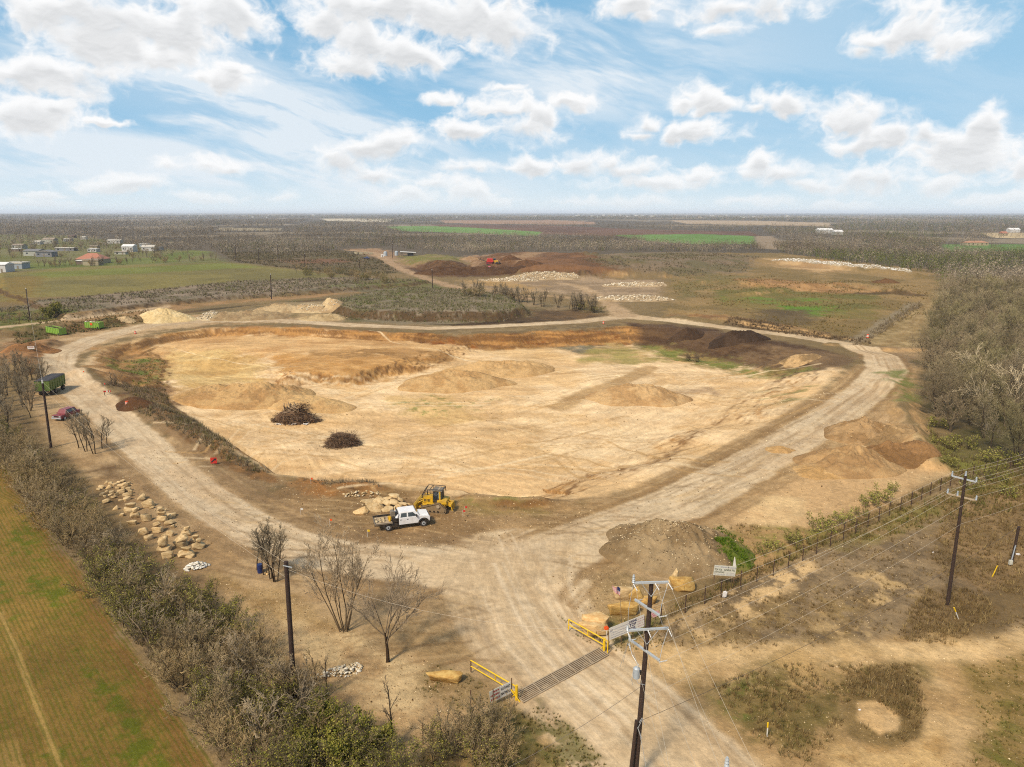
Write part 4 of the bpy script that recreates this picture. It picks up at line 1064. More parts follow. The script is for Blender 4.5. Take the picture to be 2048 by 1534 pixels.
tufts([(1660,1090),(1800,1020),(1980,960),(2150,920),(2150,1010),(1900,1040),(1760,1080)], 3.5, .55, .06, 8, MIX)
tufts([(1420,1370),(1560,1330),(1700,1330),(1840,1330),(1840,1420),(1810,1440),(1740,1395),(1700,1400),(1690,1440),(1660,1500),(1600,1534),(1540,1500),(1460,1440)], 10, .4, .04, 8, DRY + [(112,104,56)], .40, .55)
tufts([(1806,1400),(1856,1420),(1830,1478),(1770,1490),(1712,1455),(1716,1446),(1760,1476),(1806,1460)], 9, .45, .045, 8, DRY)
tufts([(1690,1340),(1810,1330),(1850,1400),(1800,1440),(1750,1395),(1700,1400)], 9, .5, .045, 8, DRY)
tufts([(1940,1330),(2150,1290),(2150,1600),(1900,1600),(1960,1450)], 5, .25, .04, 7, MIX, .42)
tufts([(1110,1225),(1220,1245),(1330,1230),(1330,1290),(1240,1310),(1160,1280)], 9, .25, .04, 7, MIX, .4)
tufts([(560,1420),(700,1470),(800,1540),(900,1460),(1010,1400),(1080,1440),(1160,1560),(560,1560)], 7, .32, .045, 7, MIX + DRY, .44)
tufts([(860,1320),(960,1350),(1000,1400),(900,1430),(830,1380)], 5, .25, .04, 6, MIX, .48)
tufts([(1060,1400),(1110,1420),(1230,1540),(1130,1560),(1040,1470)], 10, .22, .05, 7, [(112,110,52),(128,116,62),(130,110,66)], .44)
tufts([(-40,915),(10,930),(120,1065),(255,1260),(350,1390),(480,1560),(560,1600),(470,1500),(330,1345),(206,1200),(100,1070),(0,915)], 6, .3, .045, 7, DRY, .3)
tufts([(10,905),(80,995),(150,1080),(225,1175),(290,1255),(350,1325),(430,1430),(540,1570),(470,1560),(380,1430),(320,1345),(250,1255),(190,1175),(120,1085),(40,975)], 6, .55, .04, 9, [(146,128,102),(128,110,84),(112,100,62)], .34, .4)
tufts([(1340,1235),(1480,1172),(1660,1086),(1800,1014),(1940,945),(1944,935),(1800,1000),(1660,1068),(1480,1150),(1340,1215)], 9, .6, .05, 8, DRY + MIX)
tufts([(1400,1080),(1480,1050),(1620,1060),(1700,1060),(1500,1160),(1440,1150)], 3, .4, .05, 7, MIX + DRY, .4)
tufts([(1388,1078),(1440,1052),(1490,1082),(1462,1120),(1420,1108)], 12, .3, .06, 7, [(88,118,20),(76,104,16),(104,126,34)])
tufts([(260,800),(330,812),(420,862),(470,900),(540,945),(520,955),(420,900),(330,850),(270,822)], 3.5, .75, .06, 8, [(150,136,112),(132,116,88),(120,112,66)])
tufts([(600,958),(700,962),(770,968),(760,974),(640,970)], 3, .6, .06, 8, [(150,136,112),(132,116,88)])
tufts([(225,765),(330,775),(350,815),(300,812)], 3, .7, .07, 7, [(150,130,104),(120,108,66)])
tufts([(215,715),(330,722),(330,770),(270,770)], 1.5, .4, .08, 6, [(108,118,44),(140,120,80)], .42, .12)
tufts([(640,622),(700,598),(800,582),(950,586),(1030,602),(1070,630),(1000,645),(830,645),(700,640)], .8, .8, .14, 6, [(150,136,114),(126,116,84),(112,114,60)], .38, .15)
tufts([(180,592),(320,578),(480,562),(690,554),(860,566),(640,584),(480,594),(270,613),(130,630),(-40,650),(-40,620)], .45, .9, .2, 6, [(150,134,114),(126,112,90),(120,116,70)], .42, .1)
tufts([(-40,640),(130,636),(300,618),(300,640),(110,655)], .6, .6, .14, 6, [(112,104,56),(128,108,70)], .4, .15)
tufts([(1340,560),(1440,548),(1620,556),(1860,570),(1850,630),(1700,670),(1480,645),(1360,610)], .22, .7, .2, 6, [(140,118,72),(118,106,60),(150,126,82)], .5, .08)
tufts([(1480,640),(1600,660),(1740,684),(1740,690),(1560,666),(1440,648)], 1.2, .9, .14, 7, [(126,104,78),(108,90,66)])
tufts([(1700,690),(1760,650),(1840,604),(1846,612),(1770,664),(1720,692)], .9, .9, .14, 7, [(150,134,110),(130,114,84)])
tufts([(1160,520),(1380,506),(1520,514),(1490,545),(1350,552),(1220,545)], .12, 1.0, .35, 6, [(136,120,96),(116,106,74)], .45, .05)
tufts([(440,505),(700,500),(760,520),(800,545),(700,552),(480,526)], .18, 1.0, .3, 6, [(118,104,80),(104,96,62)], .42, .05)
tufts([(1850,850),(1910,890),(2060,935),(2060,975),(1930,960),(1870,910)], 1.2, .8, .1, 8, [(128,122,62),(120,104,68)], .35, .2)
tufts([(20,668),(120,652),(240,640),(300,640),(240,654),(120,672),(40,690)], 1.2, .7, .14, 6, [(122,104,72),(100,100,50)], .4, .2)
# loose stones and clods on the bare ground
def loose(pts, count, sz, cs):
    P = Gts(pts); s = scatter(rg, P, count); z = height(s[:, 0], s[:, 1])
    k = len(s); R = sz * rg.uniform(.4, 1.6, (k, 1)) * (1 + .7 * (rg.uniform(0, 1, (k, 1)) > .95))
    c = cols(k, *cs)
    base = np.array([[1, 0, 0], [-.5, .8, 0], [-.6, -.7, 0], [.1, .05, .9]])[None] * rg.uniform(.6, 1.3, (k, 4, 3))
    a = rg.uniform(0, 6.283, k); ca, sa = np.cos(a)[:, None], np.sin(a)[:, None]
    X = base[..., 0] * ca - base[..., 1] * sa; Y = base[..., 0] * sa + base[..., 1] * ca
    V = np.stack([s[:, :1] + X * R, s[:, 1:] + Y * R, z[:, None] + base[..., 2] * R - .01], -1)
    T = V[:, [0, 1, 3, 1, 2, 3, 2, 0, 3]].reshape(-1, 3)
    return T, np.repeat(c, 9, 0)
ST = []
PALE_, DARK_ = [(236,214,174),(222,196,150),(206,180,138)], [(128,102,68),(146,118,80),(112,88,58)]
ST.append(loose([(560,960),(870,985),(1180,1005),(1200,1040),(1000,1110),(700,1090),(480,950)], 1600, .07, PALE_ + DARK_))
ST.append(loose([(420,1150),(560,1180),(700,1260),(900,1340),(960,1400),(900,1500),(780,1480),(560,1330)], 2600, .05, PALE_ + DARK_))
ST.append(loose([(1100,1150),(1220,1130),(1330,1180),(1330,1240),(1240,1300),(1150,1240)], 1200, .055, PALE_ + DARK_))
ST.append(loose([(1340,1350),(1500,1290),(1900,1275),(2060,1250),(2060,1560),(1500,1560)], 2600, .04, PALE_ + DARK_))
ST.append(loose([(1560,850),(1700,740),(1850,900),(1910,940),(1760,1010),(1560,1075),(1200,1060)], 1800, .075, PALE_ + DARK_))
ST.append(loose([(400,800),(860,760),(1500,760),(1600,820),(1200,990),(800,960),(560,940)], 1500, .09, DARK_ + PALE_))
ST.append(loose([(1300,1280),(1500,1165),(1800,1018),(1900,1100),(1700,1290)], 1800, .05, PALE_ + DARK_))
ST.append(loose([(200,985),(330,880),(560,1040),(800,1110),(560,1150),(330,1060)], 2200, .06, PALE_ + DARK_))
tag(link('loose_gravel', tri_mesh('loose_gravel', ST, M_GRASS)), kind='stuff')
tag(link('dry_grass', tri_mesh('dry_grass', GR, M_GRASS)), kind='stuff')

FW = []
def far_trees(pts, spacing0, H=7.0, greens=.06, n=16, D0=700.0, power=1.1, cmul=1.0, brk=0, cap=14000, dark=.2):
    P = np.array([G(p[0], p[1])[:2] for p in pts]); 
    D = np.hypot(P[:, 0], P[:, 1]); dmin, dmax = max(D.min() * .9, 60), D.max() * 1.01
    az = np.arctan2(P[:, 0], P[:, 1])
    # density per square metre falls with distance
    r = np.linspace(dmin, dmax, 400); dens = (np.maximum(1, r / D0)) ** (-2 * power) / spacing0 ** 2 * r
    tot = np.trapz(dens, r) * (az.max() - az.min())
    k = int(min(cap * 3, tot)); cdf = np.cumsum(dens); cdf /= cdf[-1]
    rr = np.interp(rg.uniform(0, 1, k), cdf, r); aa = rg.uniform(az.min(), az.max(), k)
    s = np.stack([rr * np.sin(aa), rr * np.cos(aa)], 1); s = s[inside(s[:, 0], s[:, 1], P)][:cap]
    if brk: s = s[fbm(s[:, 0] * .01, s[:, 1] * .01, 800, 3) > brk]
    d = np.hypot(s[:, 0], s[:, 1]); cl = fbm(np.arctan2(s[:, 0], s[:, 1]) * 9, np.log(d) * 9, 860, 4, .55)
    s = s[(cl < .62) | (d < 950)]; d = np.hypot(s[:, 0], s[:, 1]); k = len(s)
    big = np.maximum(1, (d / 900.0) ** .55)
    h = H * rg.uniform(.6, 1.25, k) * np.minimum(1.35, big) * (.8 + .5 * fbm(s[:, 0] * .02, s[:, 1] * .02, 801, 3))
    t = fbm(np.arctan2(s[:, 0], s[:, 1]) * 14, np.log(d) * 16, 802, 4)[:, None]
    t = smooth(.35, .65, t)
    c = (np.array(S(168,153,130)) * (1 - t) + np.array(S(128,113,91)) * t) * rg.uniform(.85, 1.15, (k, 1)) * cmul
    gm = rg.uniform(0, 1, k) < greens * 2 * smooth(.42, .62, fbm(s[:, 0] * .006, s[:, 1] * .006, 803, 3))
    c[gm] = np.array(S(108,112,56)) * rg.uniform(.8, 1.2, (gm.sum(), 1))
    w = .24 * big ** 1.6 * rg.uniform(.8, 1.3, k)
    # crown: a fan of twiggy blades from mid height
    nb = max(3, n // 6); FW.append(blades(s, h * .8, w * 1.2, c * .8, nb, rg, .40, .1))
    m = int((n - nb) * 1.35); z0 = height(s[:, 0], s[:, 1])
    u = rg.normal(size=(k, m, 3)); u /= np.linalg.norm(u, axis=2, keepdims=True); u *= rg.uniform(.35, 1, (k, m, 1)) ** .5
    ctr = np.stack([s[:, :1] + u[..., 0] * h[:, None] * .42, s[:, 1:2] + u[..., 1] * h[:, None] * .42, z0[:, None] + h[:, None] * (.60 + .36 * u[..., 2])], -1)
    sz = (w[:, None, None] * 1.65 * rg.uniform(.6, 1.3, (k, m, 1)))
    e1 = rg.normal(size=(k, m, 3)); e1 /= np.linalg.norm(e1, axis=2, keepdims=True); e2 = rg.normal(size=(k, m, 3)); e2 /= np.linalg.norm(e2, axis=2, keepdims=True)
    V = np.stack([ctr + e1 * sz, ctr - e1 * sz * .5 + e2 * sz * .7, ctr - e1 * sz * .5 - e2 * sz * .7], 2).reshape(-1, 3)
    C = np.repeat((c[:, None, :] * (rg.uniform(.8, 1.2, (k, m, 1)))).reshape(-1, 3), 3, 0)
    FW.append((V, C))
LO = -200; HI = 2250
far_trees([(LO,470),(150,468),(320,482),(420,496),(440,505),(560,512),(690,500),(700,492),(780,494),(860,503),(940,508),(1050,503),(1180,502),(1400,504),(1535,502),(1510,490),(1400,491),(1290,484),(1280,476),(1080,474),(930,468),(800,464),(770,456),(785,447),(640,445),(560,462),(430,462),(420,454),(560,454),(620,440),(LO,440)], 5.4, n=18, cap=20000)
far_trees([(1545,492),(1640,482),(1800,478),(1880,486),(1885,505),(HI,508),(HI,590),(1880,582),(1868,548),(1760,535),(1650,521),(1560,506)], 5.2, H=8, greens=.35, n=20, cap=6000)
far_trees([(LO,432),(HI,432),(HI,464),(1990,464),(1950,486),(1700,489),(1620,484),(1560,476),(1520,462),(1660,455),(1680,445),(1340,439),(1190,441),(1190,438),(880,439),(800,446),(640,436),(LO,441)], 9, H=8, greens=.25, n=12, D0=1000, cap=12000)
far_trees([(1000,449),(1190,451),(1520,459),(1520,462),(1190,455),(1000,451)], 9, H=8, n=14, cap=1500, cmul=.85)
far_trees([(1280,455),(1400,451),(1660,456),(1640,468),(1500,462),(1380,460)], 10, H=8, n=14, cap=2500, cmul=.85)
far_trees([(640,455),(790,449),(900,447),(900,449),(790,455)], 8, H=9, n=14, cap=1500, cmul=.75)
far_trees([(LO,471),(150,470),(330,486),(420,498),(350,505),(200,500),(LO,505)], 8, H=6.5, n=26, cap=2400)
far_trees([(LO,505),(200,502),(380,508),(420,512),(200,524),(LO,530)], 20, H=6, n=20, cap=200)
far_trees([(1700,470),(1900,468),(2060,470),(HI,478),(HI,488),(1900,487)], 9, H=8, greens=.3, n=16, cap=2500)
far_trees([(1790,478),(1960,474),(2000,486),(1990,497),(1960,500)], 13, H=9, greens=.8, n=18, cap=300)
tag(link('far_woods', tri_mesh('far_woods', FW, M_GRASS)), kind='stuff')

# ------------------------------------------------------------------ things: helpers
def paint(name, rgb, rough=.5, metal=0.0, dirt=.25, sc=3.0, dirtc=(150,122,86), rand=0.0, spec=.4):
    m, N, L, b = new_mat(name)
    t = m.node_tree
    nz = N.new('ShaderNodeTexNoise'); nz.inputs['Scale'].default_value = sc; nz.inputs['Detail'].default_value = 6; nz.inputs['Roughness'].default_value = .65
    tc_ = N.new('ShaderNodeTexCoord'); L.new(tc_.outputs['Object'], nz.inputs['Vector'])
    f = sstep(t, nz.outputs['Fac'], .42, .72)
    f = mth(t, 'MULTIPLY', f, dirt)
    mx = N.new('ShaderNodeMix'); mx.data_type = 'RGBA'
    L.new(f, mx.inputs[0]); mx.inputs[6].default_value = SA4(rgb); mx.inputs[7].default_value = SA4(S(*dirtc))
    out = mx.outputs[2]
    if rand:
        oi = N.new('ShaderNodeObjectInfo'); vm = N.new('ShaderNodeVectorMath'); vm.operation = 'SCALE'
        L.new(out, vm.inputs[0]); L.new(mth(t, 'MULTIPLY_ADD', oi.outputs['Random'], rand, 1 - rand / 2), vm.inputs['Scale']); out = vm.outputs[0]
    L.new(out, b.inputs['Base Color'])
    b.inputs['Roughness'].default_value = rough; b.inputs['Metallic'].default_value = metal; b.inputs['Specular IOR Level'].default_value = spec
    return m
def rock_material(name, c1, c2, rand=.3):
    m, N, L, b = new_mat(name); t = m.node_tree
    tc_ = N.new('ShaderNodeTexCoord'); oi = N.new('ShaderNodeObjectInfo')
    ad = N.new('ShaderNodeVectorMath'); ad.operation = 'ADD'
    cb = N.new('ShaderNodeCombineXYZ')
    for k in range(3): L.new(mth(t, 'MULTIPLY', oi.outputs['Random'], 37.0 + k), cb.inputs[k])
    L.new(tc_.outputs['Object'], ad.inputs[0]); L.new(cb.outputs[0], ad.inputs[1])
    mp = N.new('ShaderNodeMapping'); mp.inputs['Scale'].default_value = (1, 1, 3.2); L.new(ad.outputs[0], mp.inputs['Vector'])
    n1 = N.new('ShaderNodeTexNoise'); n1.inputs['Scale'].default_value = 1.6; n1.inputs['Detail'].default_value = 7; n1.inputs['Roughness'].default_value = .7
    L.new(mp.outputs[0], n1.inputs['Vector'])
    mx = N.new('ShaderNodeMix'); mx.data_type = 'RGBA'
    L.new(sstep(t, n1.outputs['Fac'], .35, .65), mx.inputs[0]); mx.inputs[6].default_value = SA4(S(*c1)); mx.inputs[7].default_value = SA4(S(*c2))
    vm = N.new('ShaderNodeVectorMath'); vm.operation = 'SCALE'
    L.new(mx.outputs[2], vm.inputs[0]); L.new(mth(t, 'MULTIPLY_ADD', oi.outputs['Random'], rand, 1 - rand / 2), vm.inputs['Scale'])
    L.new(vm.outputs[0], b.inputs['Base Color'])
    b.inputs['Roughness'].default_value = .92; b.inputs['Specular IOR Level'].default_value = .15
    bp = N.new('ShaderNodeBump'); bp.inputs['Strength'].default_value = .5; bp.inputs['Distance'].default_value = .08
    L.new(n1.outputs['Fac'], bp.inputs['Height']); L.new(bp.outputs[0], b.inputs['Normal'])
    return m
M_SAND = rock_material('sandstone', (232,204,156), (194,162,112))
M_GOLD = rock_material('golden_sandstone', (226,188,114), (188,144,78), .15)
M_CREAM = rock_material('cream_sandstone', (240,208,152), (216,172,112), .1)
M_WHITE_ROCK = rock_material('white_limestone', (255,250,236), (228,216,190), .12)
M_WOOD = paint('creosoted_wood', S(58,40,28), .85, dirt=.5, sc=6, dirtc=(96,72,52))
M_GALV = paint('galvanised_steel', S(206,212,216), .45, .25, .15, dirtc=(170,170,165))
M_PORC = paint('porcelain', S(232,232,228), .25, 0, .1)
M_TANK = paint('grey_tank_paint', S(186,196,204), .4, .1, .12)
M_WIRE = paint('aluminium_wire', S(214,200,176), .5, 0, 0)
M_DARKWIRE = paint('dark_cable', S(92,78,62), .6, 0, 0)
M_YEL = paint('yellow_paint', S(250,206,24), .45, 0, .18)
M_CAT = paint('machine_yellow', S(232,182,30), .5, 0, .45, 2.0)
M_WHITEP = paint('white_paint', S(250,250,250), .3, 0, .22, 1.6, (196,172,138))
M_BLACK = paint('black_steel', S(44,42,40), .5, 0, .3)
M_RUBBER = paint('rubber', S(50,47,44), .85, 0, .45)
M_GLASS = paint('dark_glass', S(46,54,60), .08, 0, 0, spec=.8)
M_SHIELD = paint('windscreen_glass', S(112,126,120), .08, 0, .1, spec=.8)
M_STEEL = paint('worn_steel', S(150,138,120), .5, .3, .5)
M_RUST = paint('rusty_steel', S(104,74,52), .85, 0, .5, 5)
M_RUSTDARK = paint('dark_rust', S(74,52,38), .9, 0, .3, 5)
M_TRACK = paint('muddy_track', S(150,126,92), .85, 0, .5, 5)
M_SIGN = paint('sign_board', S(236,232,222), .5, 0, .12, 2)
M_SIGNG = paint('faded_sign_board', S(222,220,204), .5, 0, .3, 3)
M_NAVY = paint('navy_lettering', S(44,44,96), .6, 0, 0)
M_INK = paint('black_lettering', S(52,50,56), .6, 0, 0)
M_GREENINK = paint('dark_green_lettering', S(58,74,52), .6, 0, .2)
M_REDINK = paint('faded_red_lettering', S(172,78,74), .6, 0, .3)
M_GREYINK = paint('pale_grey_lettering', S(176,176,184), .6, 0, .2)
M_PINKINK = paint('pale_red_lettering', S(206,160,164), .6, 0, .2)
M_ORANGE = paint('safety_orange', S(244,92,24), .55, 0, .1)
M_RED = paint('red_paint', S(214,50,36), .5, 0, .1)
M_CARRED = paint('faded_red_car_paint', S(142,56,58), .4, 0, .3)
M_LIME = paint('lime_green_paint', S(142,184,66), .5, 0, .2, 2)
M_DKGREEN = paint('dark_green_paint', S(98,124,52), .5, 0, .3)
M_TARP = paint('dark_tarpaulin', S(62,60,62), .8, 0, .2)
M_BLUE = paint('blue_plastic', S(28,48,104), .45, 0, .1)
M_DECK = paint('muddy_deck', S(190,170,140), .8, 0, .6, 2)
M_CLOTHR = paint('red_cloth', S(200,48,58), .8, 0, 0)
M_CLOTHW = paint('white_cloth', S(244,240,238), .8, 0, 0)
M_CLOTHB = paint('blue_cloth', S(50,56,104), .8, 0, 0)
M_DEADWOOD = veg_material('dead_wood', .2)

class B:
    def __init__(s): s.bm = bmesh.new()
    def box(s, c, size, rot=None, top=None):
        """box; top=(sx, sy) scales its upper face"""
        r = bmesh.ops.create_cube(s.bm, size=1.0); vs = r['verts']
        for v in vs:
            k = (top if top and v.co.z > 0 else (1, 1))
            v.co = Vector((v.co.x * size[0] * k[0], v.co.y * size[1] * k[1], v.co.z * size[2]))
            if rot: v.co = rot @ v.co
            v.co += Vector(c)
        return s
    def cyl(s, p0, p1, r0, r1=None, n=10, cap=True):
        p0, p1 = Vector(p0), Vector(p1); r1 = r0 if r1 is None else r1
        d = (p1 - p0); L = d.length
        r = bmesh.ops.create_cone(s.bm, cap_ends=cap, segments=n, radius1=r0, radius2=r1, depth=L)
        q = d.to_track_quat('Z', 'Y').to_matrix(); m = (p0 + p1) / 2
        for v in r['verts']: v.co = q @ v.co + m
        return s
    def prism(s, prof, y0, y1, axis='y'):
        """profile in x,z pushed from y0 to y1"""
        a = [s.bm.verts.new((x, y0, z)) for x, z in prof]; b = [s.bm.verts.new((x, y1, z)) for x, z in prof]
        n = len(prof)
        s.bm.faces.new(a); s.bm.faces.new(b[::-1])
        for k in range(n): s.bm.faces.new((a[k], b[k], b[(k + 1) % n], a[(k + 1) % n]))
        return s
    def quad(s, pts):
        s.bm.faces.new([s.bm.verts.new(p) for p in pts]); return s
    def tube(s, pts, r, n=6):
        for a, b in zip(pts[:-1], pts[1:]): s.cyl(a, b, r, r, n)
        return s
    def build(s, name, mat, parent=None, bevel=0.0, M=None, smooth_=False):
        bmesh.ops.recalc_face_normals(s.bm, faces=s.bm.faces[:])
        if bevel:
            ed = [e for e in s.bm.edges if len(e.link_faces) == 2 and e.calc_face_angle(0) > .5]
            try: bmesh.ops.bevel(s.bm, geom=ed, offset=bevel, segments=2, affect='EDGES', profile=.6, clamp_overlap=True)
            except Exception: pass
        if M is not None: bmesh.ops.transform(s.bm, matrix=M, verts=s.bm.verts[:])
        me = bpy.data.meshes.new(name); s.bm.to_mesh(me); s.bm.free()
        if smooth_: me.polygons.foreach_set('use_smooth', [True] * len(me.polygons))
        me.materials.append(mat)
        return link(name, me, parent)
def root(name, p, rz=0.0, label=None, cat=None, group=None, scale=1.0):
    o = bpy.data.objects.new(name, None); COL.objects.link(o)
    o.location = p; o.rotation_euler = (0, 0, rz); o.scale = (scale,) * 3
    return tag(o, label, cat, group)
def copy_tree(o, parent=None):
    c = o.copy(); COL.objects.link(c); c.parent = parent
    for ch in list(o.children): copy_tree(ch, c)
    return c
def at_y(px, py, y):
    u, f, d = pix_dir(px, py); t = y / f
    return Vector((u * t, y, CAM_H + d * t))
def GV(px, py, z): return Vector(G(px, py, z))
def scale_at(p): return FPX / (CA * p[1] + SA * (CAM_H - p[2]))     # photo pixels per metre there
def text_mesh(body, size, mat, name, parent, M, bold=0.0, width=None):
    cu = bpy.data.curves.new(name, 'FONT'); cu.body = body; cu.size = size; cu.align_x = 'CENTER'; cu.align_y = 'CENTER'; cu.offset = bold
    cu.resolution_u = 2
    tmp = bpy.data.objects.new(name, cu); COL.objects.link(tmp)
    dg = bpy.context.evaluated_depsgraph_get(); dg.update()
    me = bpy.data.meshes.new_from_object(tmp.evaluated_get(dg))
    bpy.data.objects.remove(tmp); bpy.data.curves.remove(cu)
    if width:
        xs = [v.co.x for v in me.vertices]; w = max(xs) - min(xs); cx = (max(xs) + min(xs)) / 2
        for v in me.vertices: v.co.x = (v.co.x - cx) * width / w
    me.transform(M)
    me.materials.clear(); me.materials.append(mat)
    return link(name, me, parent)

# ------------------------------------------------------------------ heaps of earth: each its own body
def heap(px, py, rx, ry, hgt, rot, c1, c2, name, label, cat='pile', group=None, ridge=.0, rough_=.25, seed=0, flat=0.0, mat=None, stones=None, sharp=1.0, grass=0):
    p = Gt(px, py); NR_, NA_ = 46, 110
    r = np.linspace(0, 1, NR_)[:, None]; a = np.linspace(0, 2 * math.pi, NA_, endpoint=False)[None, :]
    rim = .82 + .36 * vnoise(np.cos(a) * 1.7 + seed, np.sin(a) * 1.7 + 5, seed)
    lx, ly = r * np.cos(a) * rx * rim, r * np.sin(a) * ry * rim
    # distance from a ridge line gives long heaps
    k = ridge
    ex = np.maximum(0, np.abs(r * np.cos(a)) - k) / (1 - k); rr = np.sqrt(ex ** 2 + (r * np.sin(a)) ** 2); rr = np.minimum(1, np.maximum(rr, r ** 6))
    prof = np.clip((1 - rr) ** sharp, 0, 1)
    if flat: prof = np.minimum(prof, 1 - flat) / (1 - flat)
    prof = prof * .92 + .08 * smooth(0, .3, prof)
    c, s = math.cos(rot), math.sin(rot)
    X, Y = p.x + lx * c - ly * s, p.y + lx * s + ly * c
    n = fbm(X * .5, Y * .5, 700 + seed, 4, .6) - .5
    g = np.abs(vnoise(a * 5 + r * .6, r * .8 + seed, 710 + seed) - .5)
    n2 = np.abs(fbm(X * 1.1, Y * 1.1, 705 + seed, 4, .6) - .5)
    Z = prof * hgt * (1 + n * rough_ * 2) - n2 * hgt * .32 * smooth(0, .3, prof) + n * .25 * smooth(0, .25, 1 - r) - g * .35 * hgt * .3 * smooth(0, .3, prof) * smooth(1, .6, prof)
    gh = height(X.ravel(), Y.ravel()).reshape(X.shape)
    Z = gh + Z * smooth(1.0, .93, r) - .2 * smooth(.93, 1, r) + .02
    m = fbm(X * .35, Y * .35, 720 + seed, 5, .6)
    t = smooth(.42, .58, m)[..., None]
    C = np.array(S(*c1)) * (1 - t) + np.array(S(*c2)) * t
    f = (fbm(X * 1.6, Y * 1.6, 730 + seed, 3, .6) - .5)[..., None]
    C = C * (1 + f * .35)
    # feathered foot takes the colour of the ground it spreads over
    V = np.stack([X, Y, Z], -1).reshape(-1, 3) - np.array(p)
    idx = np.arange(NR_ * NA_).reshape(NR_, NA_)
    q = np.stack([idx[:-1], np.roll(idx[:-1], -1, 1), np.roll(idx[1:], -1, 1), idx[1:]], -1).reshape(-1, 4)[:, ::-1]
    me = mesh_from(name, V, q, C.reshape(-1, 3), mat or M_HEAP)
    o = link(name, me); o.location = p
    tag(o, label, cat, group)
    if grass:
        R_ = np.random.RandomState(seed); i = R_.randint(NA_ * 3, int(NR_ * .97) * NA_, grass); i = i[fbm(V[i, 0] * .5, V[i, 1] * .5, 44, 3) > .40]
        Vb, Cb = blades(V[i, :2], np.full(len(i), .32), .06, cols(len(i), (100,128,30), (84,112,22), (118,134,48)), 7, R_, .7, 0, V[i, 2])
        tag(link('grass', mesh_from('grass', Vb, np.arange(len(Vb)).reshape(-1, 3), Cb, M_GRASS, False), o), kind='stuff')
    if stones:
        num, sz, cs = stones
        R_ = np.random.RandomState(seed + 1)
        i = R_.randint(0, int(NR_ * .93) * NA_, num); P = V[i] + np.array([0, 0, .02])
        stone_bits('surface_rock', P, sz, cs, o, R_)
    return o
M_HEAP = earth_material('tipped_earth', bump=1.0, grain=.17, sc1=1.6, sc2=6.0)
def ico(sub):
    bm = bmesh.new(); bmesh.ops.create_icosphere(bm, subdivisions=sub, radius=1.0)
    V = np.array([v.co[:] for v in bm.verts]); F = np.array([[v.index for v in f.verts] for f in bm.faces]); bm.free()
    return V, F
ICO1, ICO3 = ico(1), ico(3)
def chipped(V, seed, cuts=9, lo=.62, hi=.95):
    R_ = np.random.RandomState(seed); V = V.copy()
    for _ in range(cuts):
        n = R_.normal(size=3); n /= np.linalg.norm(n); d = R_.uniform(lo, hi)
        e = V @ n - d; V -= np.outer(np.maximum(0, e), n)
    return V
def stone_bits(name, P, sz, cs, parent, R_, flat=.7):
    """many small broken stones lying in a heap: one mesh"""
    Vs, Fs, Cs = [], [], []
    base = [chipped(ICO1[0], 900 + k, 6, .5, .9) for k in range(6)]
    cs = [np.array(S(*c)) for c in cs]; off = 0
    for p in P:
        b = base[R_.randint(6)] * R_.uniform(.5, 1.3) * sz * np.array([R_.uniform(.7, 1.6), R_.uniform(.7, 1.2), flat])
        a = R_.uniform(0, 6.28); tl = R_.uniform(-.5, .5)
        M = np.array(Matrix.Rotation(a, 3, 'Z') @ Matrix.Rotation(tl, 3, 'X'))
        v = b @ M.T + p; Vs.append(v); Fs.append(ICO1[1] + off); off += len(v)
        Cs.append(np.repeat(cs[R_.randint(len(cs))][None] * R_.uniform(.85, 1.1), len(v), 0))
    me = mesh_from(name, np.concatenate(Vs), np.concatenate(Fs), np.concatenate(Cs), M_STONEBITS, False)
    return tag(link(name, me, parent), kind='stuff')
M_STONEBITS = earth_material('broken_stone', bump=.2, grain=.08)

heap(335,640,9.5,8,4.3,0,(232,208,158),(222,194,140),'sand_pile','pale smooth cone shaped sand pile beside the haul road, right of the green bins','sand pile',seed=1,rough_=.08)
heap(425,636,6.5,5,2.6,.2,(206,186,150),(176,152,116),'rubble_pile','grey white rubble pile between the pale sand cone and the gravel ridge','rubble pile',seed=2,stones=(260,.32,[(232,220,196),(206,190,160),(160,142,116)]))
heap(490,636,15,7,2.4,.15,(176,152,114),(160,134,98),'gravel_pile','long grey brown gravel ridge beside the haul road','gravel pile',seed=3,ridge=.4)
heap(560,622,11,6,2.6,.1,(200,174,132),(178,150,110),'gravel_pile','tan gravel pile behind the grey brown gravel ridge','gravel pile',seed=4,ridge=.2)
heap(625,622,13,6,2.2,-.1,(210,184,140),(190,160,118),'rubble_pile','tan rubble pile with white stones, next to the weedy mound','rubble pile',seed=5,ridge=.3,stones=(120,.28,[(232,220,196),(206,190,160)]))
heap(648,636,9,5,1.6,0,(198,172,128),(176,150,108),'gravel_pile','low tan gravel pile with green weeds on its foot','gravel pile',seed=6,ridge=.2)
heap(505,800,15,9,3.8,.1,(206,168,114),(184,144,94),'sand_pile','broad orange tan sand pile behind the tall heap of dead branches','sand pile',seed=7,ridge=.25,rough_=.2)
heap(430,790,10,6,2.6,.5,(208,170,116),(190,152,100),'sand_pile','orange tan sand pile at the western end, left of the broad one','sand pile',seed=8,rough_=.15)
heap(612,812,11,6,1.7,-.1,(216,178,122),(202,162,108),'sand_pile','low smooth sand spread right of the broad orange tan pile','sand pile',seed=9,flat=.4,rough_=.08)
heap(905,768,14,9,3.6,.05,(210,172,118),(192,152,100),'sand_pile','brown sand pile in the middle of the pit floor, largest of the touching pair','sand pile',seed=10,rough_=.15,ridge=.1)
heap(1010,742,15,8,2.8,.1,(214,176,122),(196,158,106),'sand_pile','longer lower sand pile behind the large one in the middle of the pit','sand pile',seed=11,ridge=.35,rough_=.15)
